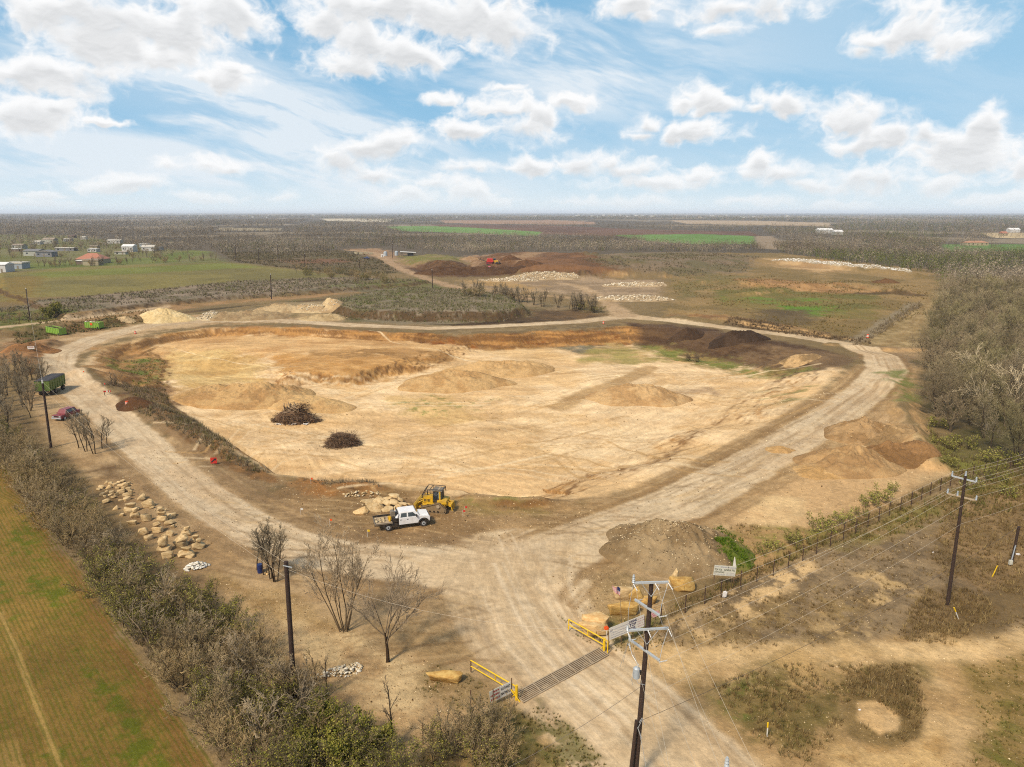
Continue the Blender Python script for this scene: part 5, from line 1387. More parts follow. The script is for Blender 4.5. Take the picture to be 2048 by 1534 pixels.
heap(1278,798,11,7,3.2,-.05,(208,172,122),(188,150,102),'sand_pile','lone flat topped sand pile on the eastern half of the pit floor','sand pile',seed=12,flat=.25,rough_=.12)
heap(1372,671,5.5,4,2.2,0,(84,64,46),(70,52,36),'soil_pile','small pointed dark soil pile, left of the larger dark pile','soil pile',seed=13,rough_=.3)
heap(1478,678,10,5,2.7,0,(80,62,46),(66,50,36),'soil_pile','large dark brown soil pile beside the road bend','soil pile',seed=14,rough_=.25,ridge=.2)
heap(1600,720,5,4,1.4,0,(206,170,120),(150,122,84),'soil_pile','small pale topped soil heap at the foot of the dark bank','soil pile',seed=18)
heap(1725,870,7,6,3.0,.3,(182,148,104),(160,126,84),'dirt_pile','brown dirt pile furthest up the slope by the wood','dirt pile',seed=19,rough_=.35,stones=(60,.14,[(206,176,130),(150,122,84)]))
heap(1700,930,8,6,3.3,.1,(190,154,106),(170,134,90),'dirt_pile','smooth brown dirt pile, nearest of the heaps by the wood','dirt pile',seed=20,rough_=.2)
heap(1790,915,6,5,2.9,-.2,(156,118,76),(136,102,64),'dirt_pile','darker brown dirt pile closest to the wood and the fence corner','dirt pile',seed=21,rough_=.35)
heap(1775,880,6,4,2.2,.6,(180,148,104),(156,126,86),'dirt_pile','low rough dirt pile between the darker one and the wood','dirt pile',seed=22,rough_=.4)
heap(1640,945,4,3,.8,0,(212,172,116),(192,152,98),'dirt_pile','lowest small dirt pile at the foot of the heaps by the wood','dirt pile',seed=23)
heap(1560,900,2.2,1.8,.7,0,(214,176,120),(196,156,102),'dirt_pile','tiny dirt pile alone beside the straight haul road','dirt pile',seed=24)
heap(1345,1104,8.5,6,3.6,-.35,(166,142,106),(142,118,84),'gravel_pile','stony grey brown gravel pile behind the fence sign','gravel pile',seed=25,rough_=.22,ridge=.2,stones=(900,.085,[(226,206,168),(206,182,140),(150,128,98),(120,98,70)]))
heap(1440,1112,4.2,4.4,2.4,.5,(140,128,72),(100,112,40),'grassy_mound','bright green grassy mound beside the stony gravel pile','mound',seed=26,rough_=.35,grass=900)
heap(935,547,36,10,4.2,0,(98,72,48),(84,60,40),'soil_pile','long dark brown topsoil windrow in the far soil yard','soil pile',seed=27,ridge=.55,rough_=.12)
heap(880,528,16,6,2.4,0,(112,84,58),(96,72,50),'soil_pile','small brown soil ridge behind the long windrow','soil pile',seed=28,ridge=.4)
heap(1020,520,8,6,3.4,0,(112,80,54),(98,70,46),'soil_pile','pointed brown soil pile beside the red screening machine','soil pile',seed=29)
heap(1050,531,12,7,3.2,0,(118,84,56),(100,72,48),'soil_pile','broad brown soil pile east of the red screening machine','soil pile',seed=30,ridge=.2)
heap(940,519,9,5,2.4,0,(176,144,108),(160,128,94),'soil_pile','pale tan soil pile in front of the far soil yard','soil pile',seed=31)
for q in ((1085,556,22,8,3.2,32,'large pale rubble pile in the far yard'),(1020,562,18,5,1.6,33,'low pale rubble bank in front of the large rubble pile'),(1270,572,16,6,1.8,34,'pale rubble bank beside the junction, further one'),(1265,600,17,7,2.0,35,'white streaked rubble pile beside the junction, nearer one')):
    heap(q[0],q[1],q[2],q[3],q[4],0,(196,172,136),(168,144,110),'rubble_pile',q[6],'rubble pile',seed=q[5],ridge=.4,stones=(420,.5,[(236,224,200),(214,196,164),(180,160,130)]))
heap(1770,565,8,5,2.2,0,(120,88,56),(104,76,48),'soil_pile','round brown soil pile out on the right hand plain','soil pile',seed=36)
for k, (px, py, rx) in enumerate(((1590,524,20),(1660,530,18),(1720,536,18),(1775,543,16))):
    heap(px,py,rx,5,2.2,-.15,(200,186,160),(170,152,122),'rubble_pile','white and grey rubble bank along the edge of the far wood','rubble pile','rubble banks along the far wood',seed=40 + k,ridge=.6,stones=(240,.7,[(240,236,228),(214,206,190),(190,176,150)]))
heap(62,700,7,5,2.2,.2,(166,118,72),(136,98,62),'soil_pile','reddish soil heap behind the white sign at the far left','soil pile',seed=44,rough_=.3)
heap(252,642,3,2.2,1.0,0,(208,180,136),(190,160,118),'soil_pile','tiny pale heap on the bank behind the haul road','soil pile',seed=45)
heap(272,806,5,3,1.2,-.4,(98,68,42),(84,58,36),'soil_pile','dark brown soil heap beside the orange barrel','soil pile',seed=46)

# heaps of broken white stone
def rubble(px, py, rx, ry, hgt, rot, n, sz, label, cs, name='white_rubble_pile', long_=1.0):
    p = Gt(px, py); R_ = np.random.RandomState(n)
    o = root(name, p, rot, label, 'rubble pile')
    a = R_.uniform(0, 6.283, n); r = np.sqrt(R_.uniform(0, 1, n)) * (1 + .18 * np.sin(a * 3 + px))
    x, y = r * np.cos(a) * rx, r * np.sin(a) * ry
    z = np.maximum(0, 1 - r) ** .8 * hgt * R_.uniform(.4, 1, n) + .04
    stone_bits('stone', np.stack([x, y, z], 1), sz, cs, o, R_, .45)
    return o
rubble(392,1134,1.15,.8,.55,.4,170,.17,'heap of bright white broken limestone beside the boulder rows',[(255,252,244),(246,240,226),(232,222,200)])
rubble(684,1343,1.9,.75,.35,.35,130,.14,'long spill of cream white broken stone near the dark pole',[(248,238,216),(236,220,190),(224,204,168)])
rubble(726,988,2.6,1.3,.3,.0,60,.2,'scatter of pale broken stones behind the stacked slabs',[(236,218,182),(222,196,150),(210,182,134)],'stone_scatter')
rubble(750,1004,2.2,1.0,.25,.1,26,.16,'thin scatter of small stones along the back of the stacked slabs',[(232,210,170),(216,188,142)],'stone_scatter')

# ------------------------------------------------------------------ boulders
ROCKS = []
for k in range(9):
    R_ = np.random.RandomState(330 + k); bm = bmesh.new()
    P = R_.uniform(-1, 1, (22, 3)); P = P / (np.abs(P) ** 3.2).sum(1, keepdims=True) ** (1 / 3.2)
    P *= R_.uniform(.72, 1, (22, 1))
    for q in P: bm.verts.new(q)
    r_ = bmesh.ops.convex_hull(bm, input=bm.verts[:])
    bmesh.ops.delete(bm, geom=[v for v in bm.verts if not v.link_faces], context='VERTS')
    bmesh.ops.bevel(bm, geom=bm.edges[:], offset=.06, segments=1, affect='EDGES', clamp_overlap=True)
    bmesh.ops.triangulate(bm, faces=bm.faces[:])
    bmesh.ops.subdivide_edges(bm, edges=bm.edges[:], cuts=2, use_grid_fill=True)
    bmesh.ops.triangulate(bm, faces=bm.faces[:]); bm.verts.index_update()
    V = np.array([v.co[:] for v in bm.verts]); F = np.array([[v.index for v in f.verts] for f in bm.faces]); bm.free()
    d = (fbm(V[:, 0] * 3 + k, V[:, 1] * 3 + V[:, 2] * 4, 340 + k, 4) - .5)[:, None]
    V = V * (1 + d * .16); V = V / np.abs(V).max(0)
    ROCKS.append((V, F))
def boulder(p, size, rz, mat, label, cat='boulder', group=None, name='boulder', tilt=(0, 0), k=None, sink=.2):
    """size = full extents; p = point on which it rests"""
    k = vr.randrange(9) if k is None else k
    V = ROCKS[k][0] * np.array(size) / 2
    me = mesh_from('boulder', V, ROCKS[k][1], None, mat, False)
    o = link(name, me); o.location = Vector(p) + Vector((0, 0, size[2] * (.5 - sink))); o.rotation_euler = (tilt[0], tilt[1], rz)
    return tag(o, label, cat, group)
CROP = lambda cx, cy: (160 + cx / 6.393, 920 + cy / 6.393)
stones = [(780,455,110,60),(790,485,90,40),(880,540,135,80),(840,580,70,30),(665,620,165,50,0),(650,565,110,50,1),(715,690,115,60,0),(712,640,66,50,1),(850,730,130,75),(1050,735,120,80,0),(1045,675,95,50,1),(1040,620,80,45,2),(1092,632,40,36),(1175,690,100,42),(1145,718,56,46),(1145,785,115,50),(1000,875,130,65,0),(985,808,86,50,1),(670,785,110,55),(820,895,120,75),(885,972,105,65),(1150,930,90,70),(1365,920,120,60,0),(1370,865,76,40,1),(1300,1060,170,65,0),(1285,1000,150,60,1),(1515,1085,150,75,0),(1520,1035,60,45,1),(1450,1020,75,46),(1480,978,66,44,1),(1370,1180,190,60,0),(1360,1125,110,46,1),(1400,1222,110,40),(1070,1120,170,70,0),(1075,1050,120,100,1),(1130,1195,140,80),(545,692,60,34),(450,605,70,44),(920,600,60,24),(1080,960,60,40),(1200,840,50,40)]
for t in ((270,340,70,40),(330,280,60,30),(235,370,50,30),(400,290,60,36),(360,340,70,36),(410,400,60,40),(430,465,60,30),(330,460,50,30),(335,515,90,46),(290,430,60,36),(470,430,50,40),(500,285,70,36),(545,262,60,30),(520,320,80,36),(585,305,70,50),(630,290,50,30),(530,385,90,50),(615,365,70,50),(645,400,50,46),(590,440,80,46),(605,482,80,50),(530,508,60,26),(655,435,40,44),(455,300,60,30),(480,350,50,30),(560,350,50,30),(390,440,50,30),(350,400,50,30)):
    stones.append(t)
prev = None
for t in stones:
    cx, cy, w, hh = t[0], t[1], t[2] * 1.2, t[3] * 1.55; lvl = t[4] if len(t) > 4 else 0
    px, py = CROP(cx, cy + hh * .42)
    if lvl == 0:
        p = Gt(px, py); prev = (p, None)
        sc = scale_at(p); sx = w / 6.393 / sc; sz = max(.22, hh / 6.393 / sc * .95)
        base_top = p.z + sz * .80; prev_y = p.y
        boulder(p, (sx, sx * vr.uniform(.6, .8), sz), vr.uniform(-.5, .5) + .5, M_SAND, 'sandstone boulder set out in rows between the hedge and the haul road', group='sandstone boulders set out in rows', tilt=(vr.uniform(-.15, .15), vr.uniform(-.15, .15)))
    else:
        p = at_y(CROP(cx, 0)[0], py, prev_y); p.z = base_top
        sc = scale_at(p); sx = w / 6.393 / sc; sz = max(.2, hh / 6.393 / sc * .9)
        boulder(p, (sx, sx * .75, sz), vr.uniform(-.4, .4) + .4, M_SAND, 'flat sandstone rock balanced on top of a boulder in the rows', group='rocks balanced on the row boulders', name='capping_rock', tilt=(vr.uniform(-.1, .1), vr.uniform(-.1, .1)), sink=.1)
        base_top += sz * .8
# the great stones by the gate
def stone_px(px, py, w, h_, depth, rz, mat, label, tilt=(0, 0), k=0, lift=0.0, sink=.1):
    w *= 1.2; h_ *= 1.15
    p = Gt(px, py + h_ * .35); sc = scale_at(p); p.z += lift
    return boulder(p, (w / sc, depth, h_ / sc), rz, mat, label, 'boulder', None, 'boulder', tilt, k, sink)
stone_px(1190,1258,56,26,1.4,.05,M_CREAM,'broad brown base stone under the smooth cream boulder by the gate',k=0)
stone_px(1188,1252,50,21,1.5,.0,M_CREAM,'smooth rounded cream boulder resting on a base stone by the gate',k=1,lift=.62)
stone_px(1246,1217,56,30,1.3,.28,M_GOLD,'long golden sandstone block behind the flag pole',k=2)
stone_px(1247,1184,36,26,1.2,.1,M_SAND,'upright tan sandstone block just behind the waving flag',k=3)
stone_px(1272,1192,26,34,.9,.4,M_GOLD,'tilted orange sandstone slab left of the great power pole',(0,-.35),k=4)
stone_px(1298,1200,34,16,1.0,.1,M_GOLD,'golden sandstone lump half behind the great power pole',k=5)
stone_px(1343,1158,18,40,.5,.3,M_SAND,'thin sandstone slab standing on end beside the golden block',(0,.32),k=6)
stone_px(1366,1170,48,28,1.4,-.1,M_GOLD,'golden sandstone block lying beside the standing slab',k=0)
stone_px(889,1352,62,24,1.5,.15,M_GOLD,'weathered golden brown boulder lying alone by the near gate',k=2)
# slabs beside the truck
SL = lambda cx, cy: (660 + cx / 6.827, 940 + cy / 6.827)
for n_, (cx, cy, w, hh, lift, tx, ty, rz) in enumerate([(435,560,180,110,0,.25,-.15,.5),(600,510,190,80,.1,.3,.35,-.5),(530,392,170,46,.35,.1,0,.1),(650,430,160,100,.45,.5,-.2,.3),(560,450,130,70,.2,.3,.2,.2),(705,500,100,100,.2,.4,.6,.8),(790,450,120,90,.4,.4,.2,-.3),(780,390,110,46,.7,.2,-.2,.1),(880,370,130,36,.95,.1,.1,0),(885,445,120,66,.5,.5,.1,.2),(970,400,80,90,.6,.2,.6,.3),(990,455,90,66,.4,.4,.1,.4),(785,535,140,70,.05,.5,-.1,.1),(905,515,120,56,.1,.4,-.4,.3),(960,480,66,60,.3,.3,.2,.9),(1065,425,56,64,.2,.2,.2,.5),(1030,490,80,60,.05,.3,.1,.6),(660,520,76,66,.1,.5,.5,.2),(985,525,70,36,0,.1,0,.3),(840,575,46,36,0,.2,.1,.4),(620,470,90,50,.3,.4,.3,.2)]):
    px, py = SL(cx, 560 if cy < 530 else cy + 20); yy = Gt(px, py).y + (540 - cy) * .012
    q = at_y(px, SL(0, cy + hh * .4)[1], yy); g = h1(q.x, q.y)
    sc = scale_at(q)
    pale = n_ == 0
    boulder((q.x, q.y, g + lift * 1.25), (w / 6.827 / sc * 1.3, w / 6.827 / sc * .95, max(.34, hh / 6.827 / sc * .52)), rz, M_CREAM if n_ in (0, 15, 16) else M_SAND,
            'pale flat slab lying apart in front of the stacked slabs' if pale else 'tan sandstone slab in the jumbled stack behind the white truck', 'slab', None if pale else 'sandstone slabs stacked behind the truck', 'sandstone_slab', (tx, ty))

# ------------------------------------------------------------------ heaps of dead branches
def brush_heap(px, py, rx, ry, hgt, n, label, seed, cs, thick=.05, logs=0, white=0):
    p = Gt(px, py); R_ = random.Random(seed)
    o = root('brush_pile', p, 0, label, 'brush pile')
    segs = []
    for k in range(n):
        a = R_.uniform(0, 6.28); r = R_.random() ** .55
        lump = .72 + .45 * vnoise(np.array([math.cos(a) * 1.6 + seed]), np.array([math.sin(a) * 1.6]), seed)[0]
        x, y = r * math.cos(a) * rx * lump, r * math.sin(a) * ry * lump
        top = hgt * max(0, 1 - r ** 1.7) * (.45 + 1.0 * vnoise(np.array([x * .6]), np.array([y * .6]), seed)[0])
        z = top * R_.uniform(.35, 1.0) + .05
        d = Vector((R_.gauss(0, 1) - y * .25, R_.gauss(0, 1) + x * .25, R_.gauss(.0, .28))).normalized()
        L = R_.uniform(.5, 1.9) * (1.2 if r < .6 else .8); q = Vector((x, y, z)); rr = R_.uniform(.25, 1) * thick
        q2 = q + d * L * .5; d2 = (d + Vector((R_.gauss(0, .3), R_.gauss(0, .3), R_.gauss(-.1, .3)))).normalized()
        segs.append((q - d * L * .4, q2, rr, rr * .8, 0)); segs.append((q2, q2 + d2 * L * .5, rr * .8, rr * .35, 1))
        for _ in range(3):
            d3 = (d + Vector((R_.gauss(0, .7), R_.gauss(0, .7), R_.gauss(0, .7)))).normalized()
            segs.append((q2, q2 + d3 * L * R_.uniform(.25, .55), rr * .5, rr * .25, 2))
    for k in range(logs):
        a = R_.uniform(0, 6.28); r = R_.random() * .5; q = Vector((r * math.cos(a) * rx - rx * .15, r * math.sin(a) * ry, hgt * R_.uniform(.5, .95)))
        d = Vector((R_.gauss(0, .6), R_.gauss(0, .6), R_.uniform(.2, 1))).normalized(); L = R_.uniform(.6, 1.3)
        segs.append((q - d * L, q + d * L, .16, .1, 3))
    C_ = [np.array(S(*c)) for c in cs]
    def cf(lv, s): return (C_[R_.randrange(len(C_))] if lv < 3 else np.array(S(190,164,132))) * R_.uniform(.7, 1.3)
    V, F, C = prisms(segs, cf)
    tag(link('branch', mesh_from('branch', V, F, C, M_DEADWOOD, False), o), kind='stuff')
    # earth and litter caught in the middle
    V = ICO3[0].copy(); V[:, 2] = np.maximum(V[:, 2], -.1)
    d = fbm(V[:, 0] * 2 + 9, V[:, 1] * 2 + V[:, 2], seed, 4)[:, None]
    V = V * np.array([rx * .82, ry * .8, hgt * .62]) * (.7 + .6 * d)
    c = np.array(S(112,88,66)) * (.5 + d)
    link('packed_earth', mesh_from('packed_earth', V, ICO3[1], c, M_EARTH), o)
    if white:
        R2 = np.random.RandomState(seed); m = white
        g = R2.randint(0, 3, m); bx = np.array([-2.3, .3, 2.4])[g] / 3.2 * rx * .8; 
        P = np.stack([bx + R2.normal(0, .35, m), -ry * .95 + R2.normal(0, .2, m), R2.uniform(.02, .2, m)], 1)
        stone_bits('white_rubble', P, .17, [(250,246,240),(228,222,214)], o, R2)
    return o
brush_heap(590,842,4.6,2.6,3.6,900,'tall jagged heap of dead branches and stumps with white litter at its foot',3,[(120,96,74),(150,124,98),(186,158,130),(92,72,56),(136,100,68)],.07,26,46)
brush_heap(684,889,3.1,2.1,3.3,1000,'low rounded heap of dark brushwood on the pit floor, nearest the camera',5,[(132,106,84),(150,118,88),(172,148,124),(104,84,68)],.045)
brush_heap(795,582,4.2,2.6,1.8,160,'small dark heap of brushwood on top of the weedy mound',8,[(64,54,48),(84,70,58)],.09)

# ------------------------------------------------------------------ white crew cab truck
def build_truck():
    rear, frontp = Gt(768, 1062), Gt(836, 1053)
    d = (frontp - rear); rz = math.atan2(d.y, d.x)
    mid = rear + (frontp - rear) * (1.7 / 4.15)
    c, s = math.cos(rz), math.sin(rz)
    o = root('flatbed_truck', (mid.x - s * -.95 , mid.y + c * .95, h1(mid.x, mid.y) + .02), rz, 'white crew cab flatbed truck parked in front of the stacked slabs', 'truck')
    wx = (-1.7, 2.45)
    # lower body with wheel arch
    arch = [(2.45 + .56 * math.cos(t), .52 + .56 * math.sin(t)) for t in np.linspace(math.pi * .96, math.pi * .04, 9)]
    prof = [(-.42,.58),(1.86,.58)] + arch + [(3.1,.62),(3.2,.72),(3.22,1.12),(3.12,1.3),(2.1,1.42),(-.42,1.42)]
    B().prism(prof, -1.0, 1.0).build('body', M_WHITEP, o, .05)
    B().box((.62, 0, 1.745), (2.9, 1.94, .66), top=(.62, .84)).build('cab', M_WHITEP, o, .07)
    B().box((2.62, 0, 1.385), (1.0, 1.66, .10), top=(.9, .8)).build('hood', M_WHITEP, o, .04)
    # glass, set just proud of the sloping cab sides
    def sideglass(x0, x1, x2, x3, sgn):
        def y(z): t = (z - 1.415) / .66; return sgn * (.97 - t * .97 * .16 + .008)
        B().quad([(x0, y(1.47), 1.47), (x1, y(1.47), 1.47), (x2, y(1.93), 1.93), (x3, y(1.93), 1.93)]).build('window', M_GLASS, o)
    for sg in (-1, 1):
        sideglass(-.25, .50, .50, -.12, sg); sideglass(.66, 1.72, 1.22, .66, sg)
    def wf(z): t = (z - 1.415) / .66; return .62 + 1.45 - t * 1.45 * .38 + .012
    B().quad([(wf(1.44), -.86, 1.44), (wf(1.44), .86, 1.44), (wf(2.0), .74, 2.0), (wf(2.0), -.74, 2.0)]).build('windscreen', M_SHIELD, o)
    def wr(z): t = (z - 1.415) / .66; return .62 - 1.45 + t * 1.45 * .38 - .012
    B().quad([(wr(1.5), -.7, 1.5), (wr(1.5), .7, 1.5), (wr(1.95), .6, 1.95), (wr(1.95), -.6, 1.95)]).build('window', M_GLASS, o)
    B().box((3.26, 0, .72), (.16, 2.04, .26)).build('bumper', M_BLACK, o, .04)
    B().box((3.225, 0, 1.02), (.04, 1.2, .34)).build('grille', M_BLACK, o)
    for sg in (-1, 1):
        B().box((3.19, sg * .80, 1.05), (.08, .32, .3)).build('headlight', M_GALV, o, .02)
        B().box((1.62, sg * 1.12, 1.55), (.12, .24, .3)).build('mirror', M_BLACK, o, .03)
        B().box((.58, sg * 1.004, 1.18), (.2, .03, .06)).build('handle', M_BLACK, o)
        B().box((-.2, sg * 1.004, 1.18), (.2, .03, .06)).build('handle', M_BLACK, o)
        fl = B()
        pts = [(2.45 + .66 * math.cos(t), .5 + .64 * math.sin(t)) for t in np.linspace(math.pi, 0, 11)]; inn = [(2.45 + .5 * math.cos(t), .5 + .48 * math.sin(t)) for t in np.linspace(0, math.pi, 11)]
        fl.prism(pts + inn, sg * .98, sg * 1.07).build('fender_flare', M_BLACK, o)
        for w in wx:
            tw = .26 if w > 0 else .42
            y1 = sg * (1.0 if w > 0 else 1.06)
            ty = B().cyl((w, y1 - sg * tw, .42), (w, y1, .42), .42, .42, 24).build('wheel', M_RUBBER, o, .05)
            B().cyl((w, y1 - sg * .06, .42), (w, y1 + sg * .012, .42), .25, .22, 18).build('rim', M_GALV, ty)
            B().cyl((w, y1, .42), (w, y1 + sg * .05, .42), .09, .08, 10).build('hub', M_BLACK, ty)
    B().box((-1.6, .42, .62), (3.2, .1, .2)).box((-1.6, -.42, .62), (3.2, .1, .2)).box((.9, .42, .5), (3.6, .1, .16)).box((.9, -.42, .5), (3.6, .1, .16)).box((-1.7, 0, .42), (.2, 1.7, .2)).box((2.45, 0, .42), (.16, 1.7, .16)).build('chassis', M_BLACK, o)
    bed = B().box((-2.2, 0, .93), (2.0, 2.1, .12)).build('flatbed', M_DECK, o, .01)
    B().box((-2.2, 1.07, 1.08), (2.06, .05, .3)).build('sideboard', M_BLACK, bed); B().box((-2.2, -1.07, .98), (2.06, .05, .16)).build('sideboard', M_STEEL, bed)
    B().box((-3.2, 0, 1.02), (.06, 2.1, .24)).build('tailboard', M_STEEL, bed)
    B().box((-1.95, -1.02, .72), (.8, .1, .24)).build('mud_guard', M_BLACK, bed)
    rk = B()
    for y in (-1.0, -.5, 0, .5, 1.0): rk.cyl((-.52, y, .9), (-.52, y, 2.02), .035, .035, 6)
    rk.cyl((-.52, -1.03, 2.02), (-.52, 1.03, 2.02), .04, .04, 6).cyl((-.52, -1.03, 1.45), (-.52, 1.03, 1.45), .03, .03, 6).build('headache_rack', M_BLACK, o)
    B().box((-.86, 0, 1.2), (.52, 2.0, .5)).build('tool_box', M_BLACK, o, .04)
    B().box((-.86, -.98, .62), (.7, .14, .5)).build('side_box', M_BLACK, o, .03)
    B().cyl((-1.0, .5, 1.72), (-1.0, -.2, 1.72), .3, .3, 14).box((-1.0, .15, 1.45), (.5, .8, .2)).build('fuel_tank', M_STEEL, o, .03)
    B().cyl((-1.45, -.55, 1.0), (-1.35, -.5, 1.5), .14, .14, 10).box((-1.4, .1, 1.15), (.3, .5, .3)).build('yellow_can', M_CAT, o)
    stone_bits('load', np.array([(-2.5 + .5 * math.sin(k * 2.1), .5 * math.cos(k * 1.3), 1.05) for k in range(14)]), .2, [(214,196,160),(190,168,130)], o, np.random.RandomState(2))
    return o
build_truck()

# ------------------------------------------------------------------ yellow bulldozer
def build_dozer():
    a, b = Gt(842, 1024), Gt(890, 1027)
    d = a - b; rz = math.atan2(d.y, d.x); m = (a + b) / 2
    c, s = math.cos(rz), math.sin(rz)
    o = root('bulldozer', (m.x + s * .9, m.y - c * -.0 + .9, h1(m.x, m.y) + .02), rz, 'yellow bulldozer with black roll cage standing behind the white truck', 'bulldozer')
    outer = []
    def hull(circs):
        pts = [(x + r * math.cos(t), z + r * math.sin(t)) for x, z, r in circs for t in np.linspace(0, 2 * math.pi, 24, endpoint=False)]
        pts = sorted(set((round(p[0], 4), round(p[1], 4)) for p in pts))
        def half(P):
            h = []
            for p in P:
                while len(h) > 1 and (h[-1][0] - h[-2][0]) * (p[1] - h[-2][1]) - (h[-1][1] - h[-2][1]) * (p[0] - h[-2][0]) <= 0: h.pop()
                h.append(p)
            return h
        lo, hi = half(pts), half(pts[::-1]); return lo[:-1] + hi[:-1]
    circs = [(1.25, .36, .34), (-1.35, .36, .34), (-.75, .92, .36)]
    H1, H0 = hull(circs), hull([(x, z, r - .09) for x, z, r in circs])
    for sg in (-1, 1):
        y0, y1 = sg * .72, sg * 1.22
        t = B(); n = len(H1)
        # belt: outer hull ring with a ring of shoes
        import bisect
        def ring(P):
            L = [0]
            for i in range(len(P)): L.append(L[-1] + math.dist(P[i], P[(i + 1) % len(P)]))
            def at(u):
                u %= L[-1]; k = min(len(P) - 1, bisect.bisect_right(L, u) - 1); f = (u - L[k]) / max(1e-9, L[k + 1] - L[k]); q = P[(k + 1) % len(P)]
                return (P[k][0] + (q[0] - P[k][0]) * f, P[k][1] + (q[1] - P[k][1]) * f), math.atan2(q[1] - P[k][1], q[0] - P[k][0])
            return at, L[-1]
        at, L = ring(H1); ns = 40
        for k in range(ns):
            (x, z), an = at(k * L / ns)
            R_ = Matrix.Rotation(-an, 3, 'Y')
            t.box((x, (y0 + y1) / 2, z), (L / ns * .92, .5, .07), R_).box((x + math.sin(an) * .05, (y0 + y1) / 2, z - math.cos(an) * .05), (.03, .5, .07), R_)
        tr = t.build('track', M_TRACK, o)
        B().prism(H0, sg * .80, sg * 1.12).build('track_frame', M_TRACK, tr)
        B().cyl((-.75, sg * .8, .92), (-.75, sg * 1.27, .92), .25, .22, 20).build('sprocket', M_DECK, tr)
        for x in (1.25, -1.35): B().cyl((x, sg * .8, .36), (x, sg * 1.18, .36), .22, .2, 16).build('idler', M_TRACK, tr)
        r_ = B()
        for x in (-.7, -.2, .3, .8): r_.cyl((x, sg * .82, .2), (x, sg * 1.16, .2), .12, .12, 12)
        r_.build('roller', M_BLACK, tr)
    B().prism([(-1.5,.55),(1.35,.55),(1.4,.9),(-1.5,1.05)], -.7, .7).build('hull', M_CAT, o, .03)
    hd = B().prism([(.1,1.0),(1.35,1.0),(1.4,1.1),(1.36,1.82),(1.2,1.9),(.1,1.98)], -.48, .48).build('hood', M_CAT, o, .05)
    g = B()
    for k in range(5): g.box((.5 + k * .17, .487, 1.36), (.1, .012, .34))
    g.build('side_grille', M_BLACK, hd)
    B().box((1.405, 0, 1.45), (.02, .8, .6)).build('radiator_grille', M_BLACK, hd)
    B().cyl((.85, .2, 1.95), (.85, .2, 2.55), .06, .06, 8).build('exhaust', M_BLACK, hd)
    cab = B().box((-.52, 0, 1.98), (1.15, 1.3, 1.35), top=(.9, .9)).build('cab', M_BLACK, o, .03)
    for sg in (-1, 1):
        B().box((-.28, sg * .632, 2.1), (.42, .02, .95), Matrix.Rotation(sg * .05, 3, 'X')).build('window', M_GLASS, cab)
        B().box((-.82, sg * .632, 2.15), (.4, .02, .8), Matrix.Rotation(sg * .05, 3, 'X')).build('window', M_SHIELD, cab)
    B().box((.035, 0, 2.1), (.02, .95, .9)).build('windscreen', M_SHIELD, cab)
    B().box((-.55, 0, 2.74), (1.35, 1.5, .1)).build('roof', M_STEEL, o, .03)
    B().box((-.62, 0, 2.80), (.2, 1.5, .02)).build('roof_stripe', M_DECK, o)
    post = B()
    for sg in (-1, 1): post.box((-.85, sg * .66, 2.1), (.2, .12, 1.4))
    post.build('roll_bar', M_CAT, o, .02)
    sw = B()
    for sg in (-1, 1):
        sw.tube([(1.42, sg * .62, 1.7), (1.42, sg * .62, 2.05), (.95, sg * .74, 2.92), (-1.2, sg * .74, 2.92), (-1.25, sg * .74, 2.3)], .045, 8)
        sw.tube([(1.42, sg * .62, 2.05), (-.2, sg * .74, 2.45)], .03, 8).tube([(.35, sg * .74, 2.92), (.35, sg * .72, 2.3)], .03, 8)
    for x, z in ((1.42, 1.98), (.95, 2.92), (.35, 2.92), (-1.2, 2.92)): sw.cyl((x, -.7, z), (x, .7, z), .04, .04, 8)
    sw.build('guard_frame', M_BLACK, o)
    B().prism([(-1.75,1.1),(-.5,1.02),(-.5,1.5),(-1.1,1.62),(-1.7,1.5)], -.85, .85).build('fuel_tank', M_CAT, o, .06)
    for sg in (-1, 1): B().box((-.1, sg * .85, 1.12), (1.9, .5, .05)).build('fender', M_CAT, o, .01)
    prof = [(2.12,.05),(2.0,.3),(1.96,.7),(2.02,1.05),(2.2,1.22),(2.26,1.2),(2.1,1.02),(2.05,.7),(2.09,.32),(2.2,.05)]
    B().prism(prof, -1.55, 1.55).build('blade', M_CAT, o)
    ar = B()
    for sg in (-1, 1):
        ar.box((1.0, sg * .62, .5), (2.1, .12, .2)); ar.cyl((1.35, sg * .45, 1.35), (2.05, sg * .5, .95), .06, .06, 8)
    ar.build('push_arm', M_CAT, o)
    rp = B().box((-2.15, 0, .95), (.3, 1.5, .26)).box((-1.85, .4, .95), (.6, .16, .3)).box((-1.85, -.4, .95), (.6, .16, .3)).cyl((-1.6, .3, 1.35), (-2.1, .3, 1.1), .07, .07, 8).cyl((-1.6, -.3, 1.35), (-2.1, -.3, 1.1), .07, .07, 8)
    for y in (-.6, 0, .6): rp.box((-2.3, y, .68), (.12, .1, .85), Matrix.Rotation(.2, 3, 'Y'))
    rp.build('ripper', M_CAT, o)
    return o
build_dozer()

